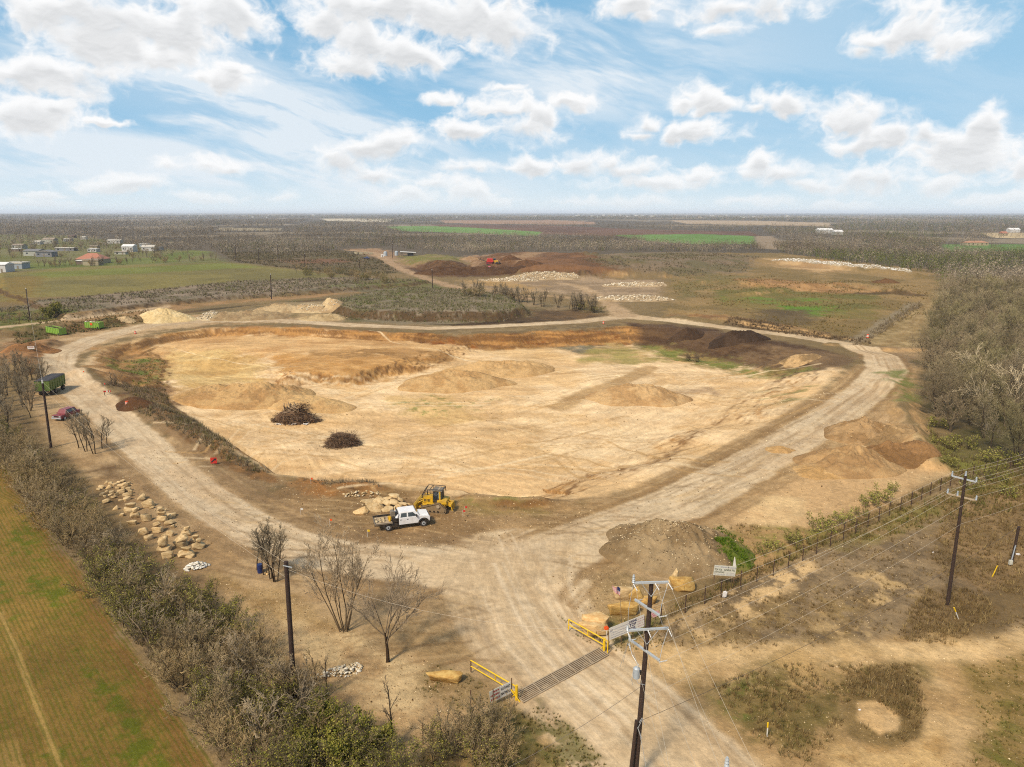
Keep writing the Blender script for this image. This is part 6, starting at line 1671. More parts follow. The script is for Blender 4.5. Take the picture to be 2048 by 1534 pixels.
# ------------------------------------------------------------------ poles and wires
def taper_pole(o, p0, p1, r0, r1, mat=M_WOOD, name='shaft'):
    return B().cyl(Vector(p0) - Vector(o.location), Vector(p1) - Vector(o.location), r0, r1, 14).build(name, mat, o, smooth_=False)
def insulator(o, p, d=(0, 0, 1), L=.34, r=.075, mat=None):
    p = Vector(p) - Vector(o.location); d = Vector(d).normalized(); b = B()
    for k in range(4): b.cyl(p + d * L * (k / 4), p + d * L * (k / 4 + .16), r * (1 - .08 * k), r * .55, 10)
    b.cyl(p, p + d * L, r * .4, r * .4, 8)
    return b.build('insulator', mat or M_PORC, o)
def wire(a, b, sag, r, mat, label, group, name='power_line', n=18):
    a, b = Vector(a), Vector(b); pts = []
    for k in range(n + 1):
        t = k / n; p = a.lerp(b, t); p.z -= sag * 4 * t * (1 - t); pts.append(p - a)
    o = B().tube(pts, r, 4).build(name, mat); o.location = a
    return tag(o, label, 'power line' if name == 'power_line' else 'cable', group)
MP0 = GV(1269, 1563, 0); zt = CAM_H - .5457 * MP0.y
MP1 = at_y(1303, 1166, MP0.y)
mp = root('utility_pole', MP0, 0, 'tall dark utility pole with four grey crossarms and a transformer beside the gate', 'utility pole')
taper_pole(mp, MP0 - Vector((0, 0, .3)), MP1, .19, .135)
arms = {}
def arm(o, a, b, r=.055, mat=M_GALV):
    a, b = Vector(a) - Vector(o.location), Vector(b) - Vector(o.location)
    d = (b - a); q = d.to_track_quat('X', 'Z').to_matrix()
    return B().box((a + b) / 2, (d.length, r * 2, r * 2.2), q).build('crossarm', mat, o, .01)
yf = MP0.y - .2
A1a, A1b = at_y(1267, 1166, yf), at_y(1337, 1164, yf)
A3a, A3b = at_y(1255, 1261, yf), at_y(1337, 1256, yf)
def on_pole(py):
    t = (py - 1166) / (1563 - 1166); k = 0.0
    p = at_y(1303 - 34 * t, py, MP0.y); return p
z2, z4 = on_pole(1215).z, on_pole(1299).z
A2a, A2b = GV(1270, 1199, z2), GV(1319, 1231, z2)
A4a, A4b = GV(1258, 1278, z4), GV(1319, 1321, z4)
for a, b in ((A1a, A1b), (A2a, A2b), (A3a, A3b), (A4a, A4b)): arm(mp, a, b, .06)
br = B()
for a, b, py in ((A1a, A1b, 1190), (A3a, A3b, 1285)):
    q = on_pole(py) - Vector((0, .2, 0))
    for e in (a.lerp(b, .22), a.lerp(b, .78)): br.cyl(e - MP0, q - MP0, .018, .018, 6)
br.build('arm_brace', M_GALV, mp)
insulator(mp, A1a + Vector((0, 0, .05)), L=.5, r=.11, mat=M_GALV)
insulator(mp, A3a + Vector((0, 0, .05)), L=.3, r=.1, mat=M_GALV)
for p, d in ((A1a, (.25, -.9, -.25)), (A1b, (.25, -.9, -.25)), (A1a.lerp(A1b, .62), (.25, -.9, -.25)), (A3a, (.2, -.9, -.35)), (A3b, (.2, -.9, -.35)), (A3a.lerp(A3b, .5), (.2, -.9, -.35)),
             (A2a, (.9, .42, -.1)), (A2b, (.9, .42, -.1)), (A4a, (.9, .42, -.1)), (A4b, (.9, .42, -.1)), (A2a.lerp(A2b, .4), (.9, .42, -.1))):
    insulator(mp, p + Vector((0, -.06, -.06)), d, .55, .05)
tp = at_y(1273, 1345, MP0.y - .12)
tr = B().cyl(tp - MP0 + Vector((0, 0, -.36)), tp - MP0 + Vector((0, 0, .3)), .21, .21, 18).cyl(tp - MP0 + Vector((0, 0, .3)), tp - MP0 + Vector((0, 0, .4)), .21, .1, 18).build('transformer', M_TANK, mp)
B().cyl(tp - MP0 + Vector((.05, 0, .38)), tp - MP0 + Vector((.08, -.05, .62)), .035, .03, 8).build('bushing', M_PORC, tr)
B().box((tp + on_pole(1345)) / 2 - MP0, (.34, .08, .3)).build('bracket', M_BLACK, tr)
for px, py in ((1259, 1270), (1258, 1288)):
    p = at_y(px, py, MP0.y - .5); insulator(mp, p, (.25, -.1, -.9), .42, .06)
jw = B()
for a, b in ((A3a, tp + Vector((.05, 0, .6))), (A1a, A3a + Vector((0, 0, .2))), (A4a, tp + Vector((.1, 0, .5))), (A1b, A2b), (A2b, A3b), (tp + Vector((-.2, 0, .2)), at_y(1266, 1370, MP0.y - .1)), (tp + Vector((-.1, -.1, -.2)), at_y(1290, 1370, MP0.y - .2)), (A3b, A4b)):
    m = (a + b) / 2 + Vector((-.12, -.1, -.12)); jw.tube([a - MP0, m - MP0, b - MP0], .014, 5)
jw.build('jumper_wire', M_GALV, mp)
# short pole lashed to it
sb0, sb1 = GV(1258, 1570, 0), at_y(1273, 1441, GV(1258, 1570, 0).y)
sp = root('stub_pole', sb0, 0, 'short dark stub pole lashed to the foot of the tall pole with the transformer', 'utility pole')
taper_pole(sp, sb0 - Vector((0, 0, .3)), sb1, .13, .11)
cl = B()
for k, pts in enumerate(([(1278,1446),(1284,1436),(1290,1450)],[(1274,1452),(1280,1470),(1286,1500),(1292,1534)],[(1284,1440),(1276,1456),(1284,1478)])):
    cl.tube([at_y(x, y, MP0.y - .35) - sb0 for x, y in pts], .016, 5)
cl.build('service_cable', M_GALV, sp)
# the pole by the road on the right
RP0 = GV(1895, 1208, 0); RP1 = at_y(1931, 952, RP0.y)
rp = root('utility_pole', RP0, 0, 'dark utility pole with two pale crossarms standing in the dry grass by the fence', 'utility pole')
taper_pole(rp, RP0 - Vector((0, 0, .3)), RP1, .17, .12)
zu, zl = at_y(1929, 959, RP0.y).z, at_y(1924, 995, RP0.y).z
U0, U1 = GV(1904, 952, zu), GV(1952, 964, zu); L0, L1 = GV(1895, 987, zl), GV(1952, 1001, zl)
arm(rp, U0, U1, .06); arm(rp, L0, L1, .06, M_DECK)
tops = [RP1 + Vector((0, 0, .05)), U0 + Vector((0, 0, .06)), U1 + Vector((0, 0, .06)), L0 + Vector((0, 0, .06)), L0.lerp(L1, .35) + Vector((0, 0, .06)), L1 + Vector((0, 0, .06))]
for t in tops: insulator(rp, t, L=.42, r=.1, mat=M_TANK)
PW = 'power lines along the fence'
NEXT = GV(2235, 852, 13) - RP1
starts = [A2a, A2b, A4a, A4b, A2a.lerp(A2b, .5), A4a.lerp(A4b, .5)]
ends = [tops[1], tops[2], tops[3], tops[5], tops[0], tops[4]]
for k, (a, b) in enumerate(zip(starts, ends)):
    wire(a + Vector((.45, .2, -.08)), b + Vector((0, 0, .3)), .55, .010, M_WIRE, 'pale overhead line strung between the gate pole and the roadside pole', PW)
    wire(b + Vector((0, 0, .3)), b + NEXT + Vector((0, 0, .3)), .5, .010, M_WIRE, 'pale overhead line running on from the roadside pole past the wood', 'power lines beyond the roadside pole')
wire(on_pole(1400), at_y(1922, 1048, RP0.y), .5, .009, M_WIRE, 'lower communication line between the gate pole and the roadside pole', None)
wire(at_y(1922, 1048, RP0.y), at_y(1922, 1048, RP0.y) + NEXT, .4, .009, M_WIRE, 'lower communication line running on from the roadside pole', None)
for a, (px, py) in ((A1a, (1352,1600)), (A1b, (1545,1600)), (A1a.lerp(A1b, .62), (1462,1600)), (A3a, (1358,1620)), (A3b, (1500,1620)), (A3a.lerp(A3b, .5), (1425,1620))):
    wire(a + Vector((.1, -.5, -.2)), GV(px, py, 12.4), .25, .008, M_WIRE, 'pale overhead line falling from the gate pole across the entrance road', 'power lines across the entrance road')
BPt = GV(1453, 1536, 12.6); bpo = root('utility_pole', (BPt.x, BPt.y, 0), 0, 'pole of which only the insulator on its tip rises into the picture bottom', 'utility pole')
taper_pole(bpo, (BPt.x, BPt.y, -.3), BPt, .17, .12); insulator(bpo, BPt, L=.55, r=.13, mat=M_GALV)
# riser pole at the right edge
q0 = Gt(2022, 1130); q1 = at_y(2038, 1053, q0.y)
ro = root('service_pole', q0, 0, 'short dark service pole with grey conduit and meter box in the dry grass', 'utility pole')
taper_pole(ro, q0 - Vector((0, 0, .2)), q1, .15, .13)
B().cyl(Vector((-.16, -.12, .2)), Vector((.02, -.14, 2.3)), .06, .06, 8).build('conduit', M_TANK, ro)
B().box((-.2, -.15, .38), (.34, .22, .5)).build('meter_box', M_SIGNG, ro, .02)
wire(sb1 + Vector((.1, 0, -.1)), q1, 1.0, .018, M_DARKWIRE, 'dark service cable sagging from the stub pole to the short service pole', None)
wire(on_pole(1370), GV(960, 1562, 2.0), .4, .016, M_DARKWIRE, 'dark service cable dropping left from the gate pole over the road', None)
gy0 = A3a
for px, py in ((1246, 1326), (1240, 1334)):
    wire(A4a, at_y(px, py, A4a.y + 1.5), 0, .012, M_GALV, 'short guy wire at the crossarm end of the gate pole', 'guy wires of the gate pole')
# left pole and those behind it
lp0 = Gt(589, 1392); lp1 = at_y(572, 1123, lp0.y)
lpo = root('utility_pole', lp0, 0, 'plain black utility pole rising from the hedge near the fork', 'utility pole')
taper_pole(lpo, lp0 - Vector((0, 0, .2)), lp1, .2, .16)
arm(lpo, at_y(566, 1131, lp0.y - .2), at_y(584, 1135, lp0.y - .2), .03)
l20 = Gt(102, 896); l21 = at_y(85, 766, l20.y)
l2o = root('utility_pole', l20, 0, 'dark utility pole with a pale tip beside the red car', 'utility pole')
taper_pole(l2o, l20 - Vector((0, 0, .2)), l21, .2, .15); insulator(l2o, l21, L=.5, r=.14)
FAR = [((60,640),(52,578),'dark pole beyond the left track at the scrubland corner'),((543,598),(541,549),'dark pole standing in the scrub strip in front of the pasture'),((865,576),(864,540),'dark pole beside the haul road in front of the soil yard'),((472,520),(470,490),'small dark pole at the corner of the pasture'),((517,521),(517,497),'small dark pole just east of the pasture corner'),((556,520),(555,489),'small dark pole before the far wood, taller of two'),((610,535),(609,507),'small dark pole between the belt of trees and the pasture'),((785,516),(785,487),'dark pole beside the roofed shed in the far yard'),((719,536),(718,518),'small dark pole among the scrubby trees')]
prevp = None
for (b, t, lab) in FAR:
    p = Gt(*b); q = at_y(t[0], t[1], p.y)
    o = root('utility_pole', p, 0, lab, 'utility pole')
    taper_pole(o, p - Vector((0, 0, .2)), q, .22, .17); insulator(o, q, L=.4, r=.16)
    FAR[FAR.index((b, t, lab))] = (b, t, lab, q)
GLW = 'overhead lines along the left haul road'
for dz in (0, -1.2):
    wire(lp1 + Vector((0, 0, dz - .15)), l21 + Vector((0, 0, dz + .2)), 1.0, .008, M_WIRE, 'pale overhead line between the black hedge pole and the pole by the red car', GLW)
    wire(l21 + Vector((0, 0, dz + .2)), FAR[0][3] + Vector((0, 0, dz)), 1.2, .008, M_WIRE, 'pale overhead line from the pole by the red car to the scrubland pole', 'overhead lines beyond the red car')
wire(lp1 + Vector((0, 0, -.6)), A3a, 1.3, .006, M_WIRE, 'thin overhead line between the black hedge pole and the gate pole', None)

# ------------------------------------------------------------------ wire fence
FB = [(1300,1256),(1322,1246),(1370,1226),(1409,1208),(1442,1195),(1481,1176),(1513,1164),(1546,1152),(1576,1136),(1605,1122),(1632,1108),(1660,1093),(1686,1080),(1710,1068),(1735,1055),(1757,1043),(1778,1032),(1800,1021),(1822,1010),(1842,1000),(1860,991),(1880,982),(1900,973),(1921,964),(1945,956),(1968,950),(1992,944),(2020,938),(2050,932),(2085,926)]
f0 = Gt(*FB[0]); fo = root('wire_fence', f0, 0, 'long rusty wire fence along the verge from the gate to the wood', 'fence')
fp = [Gt(x, y) for x, y in FB]
for p in fp:
    tl = Vector((vr.uniform(-.06, .06), vr.uniform(-.06, .06), 0))
    B().cyl(p - f0 - Vector((0, 0, .2)), p - f0 + Vector((0, 0, 1.85)) + tl, .055, .055, 6).build('post', M_RUSTDARK, fo)
for z in (.25, .6, .95, 1.3, 1.65):
    B().tube([p - f0 + Vector((0, 0, z)) for p in fp], .011, 4).build('fence_wire', M_RUST, fo)
FB2 = [(843,1478),(760,1522),(1000,1440),(955,1426)]
for (x, y) in ((846,1490),(941,1420)):
    p = Gt(x, y); o = root('fence_post', p, 0, 'thin rusty fence post left of the thicket' if x < 900 else 'thin rusty fence post in the weeds under the lettered signs', 'fence post')
    B().cyl((0, 0, -.2), (.03, 0, 1.7), .045, .045, 6).build('post', M_RUST, o)

# ------------------------------------------------------------------ yellow gates and the cattle guard
def gate(b_far, b_near, h_, label, brace):
    pf, pn = Gt(*b_far), Gt(*b_near); o = root('steel_gate', pn, 0, label, 'gate')
    L = pf - pn
    B().cyl((0, 0, -.1), (0, 0, h_ + .12), .11, .11, 14).build('gate_post', M_YEL, o)
    B().cyl(L + Vector((0, 0, .1)), L + Vector((0, 0, h_)), .05, .05, 8).build('end_post', M_RUST if brace else M_YEL, o)
    B().cyl((0, 0, h_), L + Vector((0, 0, h_)), .055, .055, 10).build('rail', M_YEL, o)
    B().cyl((0, 0, h_ * .52), L + Vector((0, 0, h_ * .55)), .05, .05, 10).build('rail', M_YEL, o)
    for t in (.45,): B().cyl(L * t + Vector((0, 0, h_ * .53)), L * t + Vector((0, 0, h_)), .045, .045, 8).build('upright', M_YEL, o)
    B().cyl(L * .08 + Vector((0, 0, h_ * .1)), Vector((0, 0, h_ * .5)), .04, .04, 8).build('strut', M_YEL, o)
    return o
G1 = gate((1137,1262), (1208,1303), 1.15, 'yellow tubular gate swung open beside the stacked cream boulders', False)
p = Gt(1215,1308); o = root('hoop_post', p, 0, 'yellow bent pipe hoop beside the post of the far gate', 'bollard')
B().tube([(0, 0, -.1), (0, 0, 1.15), (-.1, .02, 1.3), (-.25, .03, 1.3), (-.33, .04, 1.15)], .05, 8).build('pipe', M_YEL, o)
G2 = gate((942,1346), (1033,1400), 1.15, 'yellow tubular gate swung open behind the lettered signs', True)
p = Gt(1040,1404); o = root('leaning_pipe', p, 0, 'yellow pipe leaning as a brace against the post of the near gate', 'bollard')
B().cyl((0, 0, 0), Gt(1028,1398) - p + Vector((-.4, .1, 1.0)), .05, .05, 8).build('pipe', M_YEL, o)
c00, c10, c11, c01 = Gt(1030,1388), Gt(1199,1297), Gt(1217,1311), Gt(1046,1407)
cg = root('cattle_guard', c00, 0, 'rusty steel cattle guard grid set across the entrance road', 'cattle guard')
NB = 8
# dusty bed a hand deep below the bars
bedm = paint('dusty_pit', S(136,108,78), .95, dirt=1.0, sc=.28, dirtc=(214,186,146))
B().quad([q - c00 + Vector((0, 0, .035)) for q in (c00, c10, c11, c01)]).build('dusty_bed', bedm, cg)
for k in range(NB):
    t = k / (NB - 1); a, b = c00.lerp(c01, t), c10.lerp(c11, t)
    B().cyl(a - c00 + Vector((0, 0, .09)), b - c00 + Vector((0, 0, .09)), .045 if 0 < k < NB - 1 else .06, None, 6).build('bar', M_DECK, cg)
for k in range(6):
    t = k / 5; a, b = c00.lerp(c10, t), c01.lerp(c11, t)
    B().cyl(a - c00 + Vector((0, 0, .1)), b - c00 + Vector((0, 0, .1)), .035, None, 6).build('cross_bar', M_DECK, cg)

# ------------------------------------------------------------------ signs
def board(pts, name, mat, label, posts=None, thick=.03, cat='sign'):
    """pts: top left, top right, bottom right, bottom left in the world; gives the root and a matrix from board metres (centre origin) to root"""
    tl, tr_, br_, bl = [Vector(q) for q in pts]
    c = (tl + tr_ + br_ + bl) / 4; X = ((tr_ + br_) - (tl + bl)); w = X.length / 2; X.normalize()
    Yv = ((tl + tr_) - (bl + br_)); h_ = Yv.length / 2; Z = X.cross(Yv).normalized(); Yv = Z.cross(X)
    M = Matrix((( X.x, Yv.x, Z.x, 0), (X.y, Yv.y, Z.y, 0), (X.z, Yv.z, Z.z, 0), (0, 0, 0, 1)))
    o = root(name, c, 0, label, cat)
    B().box((0, 0, 0), (w, h_, thick), None).build('board', mat, o, 0, M)
    return o, M @ Matrix.Translation((0, 0, thick / 2 + .004)), w, h_
def bars(o, M, rows, mat, name='lettering', seed=1):
    R_ = random.Random(seed); b = B()
    for (x0, x1, y, t) in rows:
        x = x0
        while x < x1:
            l = R_.uniform(.05, .16); b.box((x + l / 2, y, 0), (l, t, .004)); x += l + R_.uniform(.02, .05)
    return b.build(name, mat, o, 0, M)
# banner beside the far gate, facing the road
pa, pb = Gt(1217,1300), Gt(1288,1274)
ya, yb = pa.y, pb.y
bn, M_, w, h_ = board([at_y(1218,1256,ya), at_y(1289,1229,yb), at_y(1288,1252,yb), at_y(1219,1281,ya)], 'banner_sign', M_SIGN, 'long white banner with navy lettering hung beside the far yellow gate', thick=.02)
text_mesh('SCREENED', h_ * .25, M_NAVY, 'lettering', bn, M_ @ Matrix.Translation((w * .175, h_ * .31, 0)), .012, w * .235)
text_mesh('TOP', h_ * .34, M_NAVY, 'lettering', bn, M_ @ Matrix.Translation((w * .165, h_ * .03, 0)), .016, w * .2)
text_mesh('SOIL', h_ * .34, M_NAVY, 'lettering', bn, M_ @ Matrix.Translation((w * .155, -h_ * .27, 0)), .016, w * .215)
text_mesh('SW', h_ * .26, M_NAVY, 'lettering', bn, M_ @ Matrix.Translation((-w * .44, h_ * .22, 0)), .005, w * .085)
bars(bn, M_, [(-w * .38, w * .03, h_ * .25, .05), (-w * .44, w * .02, h_ * .02, .05), (-w * .44, w * .0, -h_ * .16, .05), (-w * .46, w * .02, -h_ * .36, .06)], M_GREYINK)
bars(bn, M_, [(w * .31, w * .47, h_ * .3, .07), (w * .30, w * .47, h_ * .1, .06), (w * .30, w * .46, -h_ * .1, .06), (w * .31, w * .47, -h_ * .3, .06)], M_PINKINK, seed=2)
pst = B()
for t in (.0, .35, .68, 1.0):
    q = Vector(pa).lerp(Vector(pb), t); pst.cyl(q - bn.location + Vector((0, .06, -.1)), q - bn.location + Vector((0, .06, 2.0 if t in (0, 1) else 1.3)), .04, .04, 6)
pst.build('post', M_RUST, bn)
# small red lettered sign behind the pole
p = Gt(1308,1262); rs_, M2, w2, h2 = board([at_y(1303,1226,p.y), at_y(1319,1220,p.y), at_y(1318,1230,p.y), at_y(1304,1236,p.y)], 'small_sign', M_PINKINK, 'small pale red sign half hidden by the tall gate pole', thick=.02)
bars(rs_, M2, [(-w2 * .42, w2 * .4, h2 * .2, .05), (-w2 * .42, w2 * .4, -h2 * .15, .05)], M_REDINK)
B().cyl((0, .05, -1.6), (0, .05, .2), .03, .03, 6).build('post', M_RUST, rs_)
# sign on the fence
p = Gt(1450,1176); y_ = p.y
fs, M3, w3, h3 = board([at_y(1428,1130,y_), at_y(1472,1133,y_), at_y(1471,1153,y_), at_y(1427.5,1150,y_)], 'fence_sign', M_SIGNG, 'weathered white sign with dark green lettering standing by the wire fence', thick=.03)
text_mesh('TOP SOIL - GENERAL FILL', h3 * .25, M_GREENINK, 'lettering', fs, M3 @ Matrix.Translation((0, h3 * .08, 0)), .007, w3 * .93)
text_mesh('DUMPING', h3 * .19, M_GREENINK, 'lettering', fs, M3 @ Matrix.Translation((-w3 * .24, -h3 * .16, 0)), .006, w3 * .44)
bars(fs, M3, [(-w3 * .46, -w3 * .3, h3 * .37, .07), (-w3 * .22, w3 * .12, h3 * .36, .12), (w3 * .16, w3 * .46, h3 * .34, .12), (-w3 * .46, w3 * .0, -h3 * .36, .07), (w3 * .08, w3 * .46, -h3 * .2, .04), (w3 * .08, w3 * .46, -h3 * .32, .04), (w3 * .08, w3 * .46, -h3 * .42, .04)], M_GREYINK)
B().box((w3 * .13, h3 * .3, .003), (.05, h3 * .26, .006)).build('dark_mark', M_GREENINK, fs, 0, M3)
pp = B()
for sx in (-.45, .45): pp.cyl((w3 * sx, .06, -1.6), (w3 * sx, .06, .2), .035, .035, 6)
pp.build('post', M_RUST, fs)
tip = at_y(1469,1114,y_ + .1); q0_ = at_y(1465,1136,y_ + .1); q1_ = at_y(1472.5,1136,y_ + .1)
o = root('white_pennant', q0_, 0, 'tall narrow white pennant rising behind the fence sign', 'flag')
B().prism([(0, 0), ((q1_ - q0_).x, 0), ((tip - q0_).x + .06, (tip - q0_).z), ((tip - q0_).x, (tip - q0_).z)], 0, .03).build('cloth', M_SIGN, o)
B().cyl((.04, .05, -2.2), (.06, .05, .8), .025, .025, 6).build('post', M_RUST, o)
# lettered boards by the near gate
p = Gt(1022,1398); p2 = Gt(985,1420)
ya, yb = p2.y + .35, p.y
s1, M4, w4, h4 = board([at_y(1000.5,1373,(ya + yb) / 2), at_y(1022,1363,yb), at_y(1022,1386,yb), at_y(1001.5,1396,(ya + yb) / 2)], 'gate_sign', M_SIGN, 'white sign with black lettering hung next to the near yellow gate', thick=.03)
text_mesh('SOUTHWEST', h4 * .3, M_INK, 'lettering', s1, M4 @ Matrix.Translation((0, h4 * .22, 0)), .012, w4 * .9)
text_mesh('MATERIALS', h4 * .3, M_INK, 'lettering', s1, M4 @ Matrix.Translation((0, -h4 * .2, 0)), .012, w4 * .9)
s2, M5, w5, h5 = board([at_y(979,1383,ya), at_y(1000,1373.5,(ya + yb) / 2), at_y(1001,1396,(ya + yb) / 2), at_y(980,1408,ya)], 'gate_sign', M_SIGNG, 'faded sign with red lettering at the outer end, left of the black lettered one', thick=.03)
bars(s2, M5, [(-w5 * .1, w5 * .4, h5 * .33, .14), (-w5 * .42, w5 * .42, h5 * .06, .16), (-w5 * .42, w5 * .42, -h5 * .27, .18)], M_REDINK, 'lettering', 5)
for q, ob in ((p, s1), (p2, s2)):
    B().cyl(q - ob.location + Vector((.05, .08, -.2)), q - ob.location + Vector((.05, .08, 1.75)), .045, .045, 6).build('post', M_RUST, ob)
# orange arrow board inside the pit rim
p = Gt(428,929); sg = root('warning_sign', p, .1, 'square red orange sign with a black diagonal arrow on the bank of the pit', 'sign')
B().box((0, 0, .62), (.9, .03, .9)).build('board', M_RED, sg)
ad = B(); R45 = Matrix.Rotation(-.7, 3, 'Y')
ad.box((0, -.022, .62), (.85, .012, .14), R45).box((.2, -.022, .86), (.36, .012, .12), Matrix.Rotation(-.05, 3, 'Y')).box((.3, -.022, .76), (.12, .012, .34))
ad.box((-.06, -.022, .68), (.7, .012, .06), R45); ad.build('arrow', M_INK, sg)
B().cyl((-.25, .05, -.1), (-.25, .05, .5), .02, .02, 6).cyl((.25, .05, -.1), (.25, .05, .5), .02, .02, 6).build('leg', M_BLACK, sg)
p = Gt(63,703); sg = root('small_sign', p, .2, 'small white sign with a red line in front of the reddish soil heap', 'sign')
B().box((0, 0, 1.0), (1.6, .04, .75)).build('board', M_SIGN, sg); B().box((0, -.026, 1.0), (1.2, .01, .12)).box((0, -.026, 1.25), (1.2, .01, .05)).build('red_line', M_REDINK, sg)
B().cyl((-.5, .05, -.1), (-.5, .05, .8), .03).cyl((.5, .05, -.1), (.5, .05, .8), .03).build('leg', M_BLACK, sg)
# orange flagger lamp on a post by the banner
p = Gt(1215,1302); q = at_y(1212.5,1256,p.y + .1)
o = root('road_sign', p, 0, 'round orange disc on a thin white post at the end of the banner', 'sign')
B().cyl(q - p + Vector((0, -.03, 0)), q - p + Vector((0, .03, 0)), .2, .2, 14).cyl(q - p + Vector((-.02, -.05, .02)), q - p + Vector((-.02, .05, .02)), .13, .13, 12).build('disc', M_ORANGE, o)
B().cyl((.05, 0, 0), q - p + Vector((.02, 0, -.15)), .03, .03, 6).build('post', M_SIGN, o)
# flag
p = Gt(1245,1276); tp_ = at_y(1240,1190,p.y); fl = root('flag', p, 0, 'striped red and white flag with a blue corner on a thin pole by the boulders', 'flag')
B().cyl((0, 0, -.1), tp_ - p, .022, .016, 6).build('flag_pole', M_STEEL, fl)
fa, fb_, fc_, fd = [at_y(x, y, p.y) - p for x, y in ((1241,1177), (1225,1171), (1226,1180), (1240,1193))]
NS, NX = 13, 10
for nm, mt, sel in (('red_stripe', M_CLOTHR, 0), ('white_stripe', M_CLOTHW, 1)):
    b = B()
    for k in range(NS):
        if k % 2 != sel: continue
        for j in range(NX):
            def pt(u, v):
                e = fa.lerp(fb_, u).lerp(fd.lerp(fc_, u), v); return e + Vector((0, .10 * math.sin(u * 7 + v), .05 * math.sin(u * 6)))
            if k < 7 and j < 4: continue
            b.quad([pt(j / NX, k / NS), pt((j + 1) / NX, k / NS), pt((j + 1) / NX, (k + 1) / NS), pt(j / NX, (k + 1) / NS)])
    b.build(nm, mt, fl)
b = B()
for j in range(4): b.quad([pt(j / NX, 0), pt((j + 1) / NX, 0), pt((j + 1) / NX, 7 / NS), pt(j / NX, 7 / NS)])
b.build('blue_corner', M_CLOTHB, fl)

# ------------------------------------------------------------------ small things
p = Gt(521,1145); o = root('barrel', p, 0, 'dark blue plastic barrel standing among the bare trees', 'barrel')
B().cyl((0, 0, 0), (0, 0, .95), .29, .29, 20).build('drum', M_BLUE, o, .03); B().cyl((0, 0, .3), (0, 0, .33), .305, .305, 20).build('hoop', M_BLUE, o); B().cyl((0, 0, .62), (0, 0, .65), .305, .305, 20).build('hoop', M_BLUE, o)
p = Gt(534,1150); boulder(p, (.3, .3, .3), 0, M_CREAM, 'small pale yellow bag at the foot of the trees by the barrel', 'bag', None, 'small_bag')
def marker(px0, py0, px1, py1, label, all_yellow=False):
    p = Gt(px1, py1); q = at_y(px0, py0, p.y) - p
    o = root('marker_post', p, 0, label, 'marker post')
    if all_yellow: B().cyl((0, 0, -.05), q, .05, .05, 8).build('sleeve', M_YEL, o)
    else:
        B().cyl((0, 0, -.05), q * .68, .045, .045, 8).build('stake', M_SIGN, o); B().cyl(q * .66, q, .06, .06, 8).build('cap', M_YEL, o)
marker(1536,1445,1534,1473,'white marker post with yellow cap at the edge of the entrance road')
marker(1908,1215,1918,1239,'leaning white marker post with yellow cap below the roadside pole')
marker(1995,1131,1984,1154,'leaning yellow guy guard in the dry grass near the service pole', True)
p = Gt(1449,1196); boulder(p, (.42, .3, .85), .3, M_CLOTHW, 'torn white plastic bag caught on the wire fence', 'bag', None, 'plastic_bag', (.1, .1), 2, 0)
for px, py, sx, lab in ((2036,1110,.5,'white scrap beside the short service pole'),(1866,1105,.25,'tiny white scrap in the dry grass near the tall roadside pole'),(1719,1420,.22,'tiny white scrap by the round bare patch')):
    boulder(Gt(px, py), (sx, sx * .7, sx * .5), .3, M_CLOTHW, lab, 'litter', None, 'litter_scrap')
# orange barrels, flags and stakes round the haul road
def drum(px, py, sc_, label):
    p = Gt(px, py); o = root('traffic_barrel', p, 0, label, 'traffic barrel')
    b_ = B().cyl((0, 0, 0), (0, 0, 1.0 * sc_), .36 * sc_, .28 * sc_, 16).build('drum', M_ORANGE, o)
    B().cyl((0, 0, .35 * sc_), (0, 0, .5 * sc_), .34 * sc_, .325 * sc_, 16, False).cyl((0, 0, .65 * sc_), (0, 0, .8 * sc_), .322 * sc_, .31 * sc_, 16, False).build('white_band', M_SIGN, o)
    B().cyl((0, 0, 0), (0, 0, .08), .5 * sc_, .5 * sc_, 12).build('rubber_base', M_BLACK, o)
drum(255,813,1.05,'orange barrel beside the dark brown soil heap at the pit edge')
drum(271,668,.9,'red barrel at the edge of the far haul road')
drum(1735,676,1.1,'orange barrel at the mouth of the right hand track')
drum(1207,648,.9,'orange barrel near the far road junction')
def flagstake(px, py, label, mat, h_=.9):
    p = Gt(px, py); o = root('marker_flag', p, 0, label, 'marker flag')
    B().cyl((0, 0, -.05), (0, 0, h_), .02, .02, 6).build('stake', M_SIGN, o); B().box((.14, 0, h_ - .12), (.3, .02, .24)).build('flag', mat, o)
flagstake(660,1052,'little orange marker flag left of the truck bed', M_ORANGE)
flagstake(926,1034,'little red marker flag, nearer of two right of the bulldozer', M_RED); flagstake(930,1026,'little red marker flag, further of two right of the bulldozer', M_RED)
flagstake(622,968,'orange marker flag on the bank above the pit', M_ORANGE); flagstake(735,1074,'yellow marker flag in front of the truck bed', M_YEL)
flagstake(209,777,'red marker flag on the soil bank inside the left bend', M_RED, 1.1); flagstake(167,752,'orange marker flag at the tip of the left bend', M_ORANGE, 1.1); flagstake(602,1030,'little white stake on the trampled ground', M_SIGN)
p = Gt(215,790); o = root('road_barrier', p, .3, 'small orange and white barrier on the soil bank inside the left bend', 'barrier')
B().box((0, 0, .75), (1.3, .05, .3)).build('rail', M_RED, o); B().box((0, -.03, .75), (.3, .02, .3)).box((.45, -.03, .75), (.2, .02, .3)).build('white_stripe', M_SIGN, o)
B().cyl((-.5, .2, 0), (-.5, 0, .95), .03).cyl((.5, .2, 0), (.5, 0, .95), .03).cyl((-.5, -.2, 0), (-.5, 0, .95), .03).cyl((.5, -.2, 0), (.5, 0, .95), .03).build('leg', M_BLACK, o)

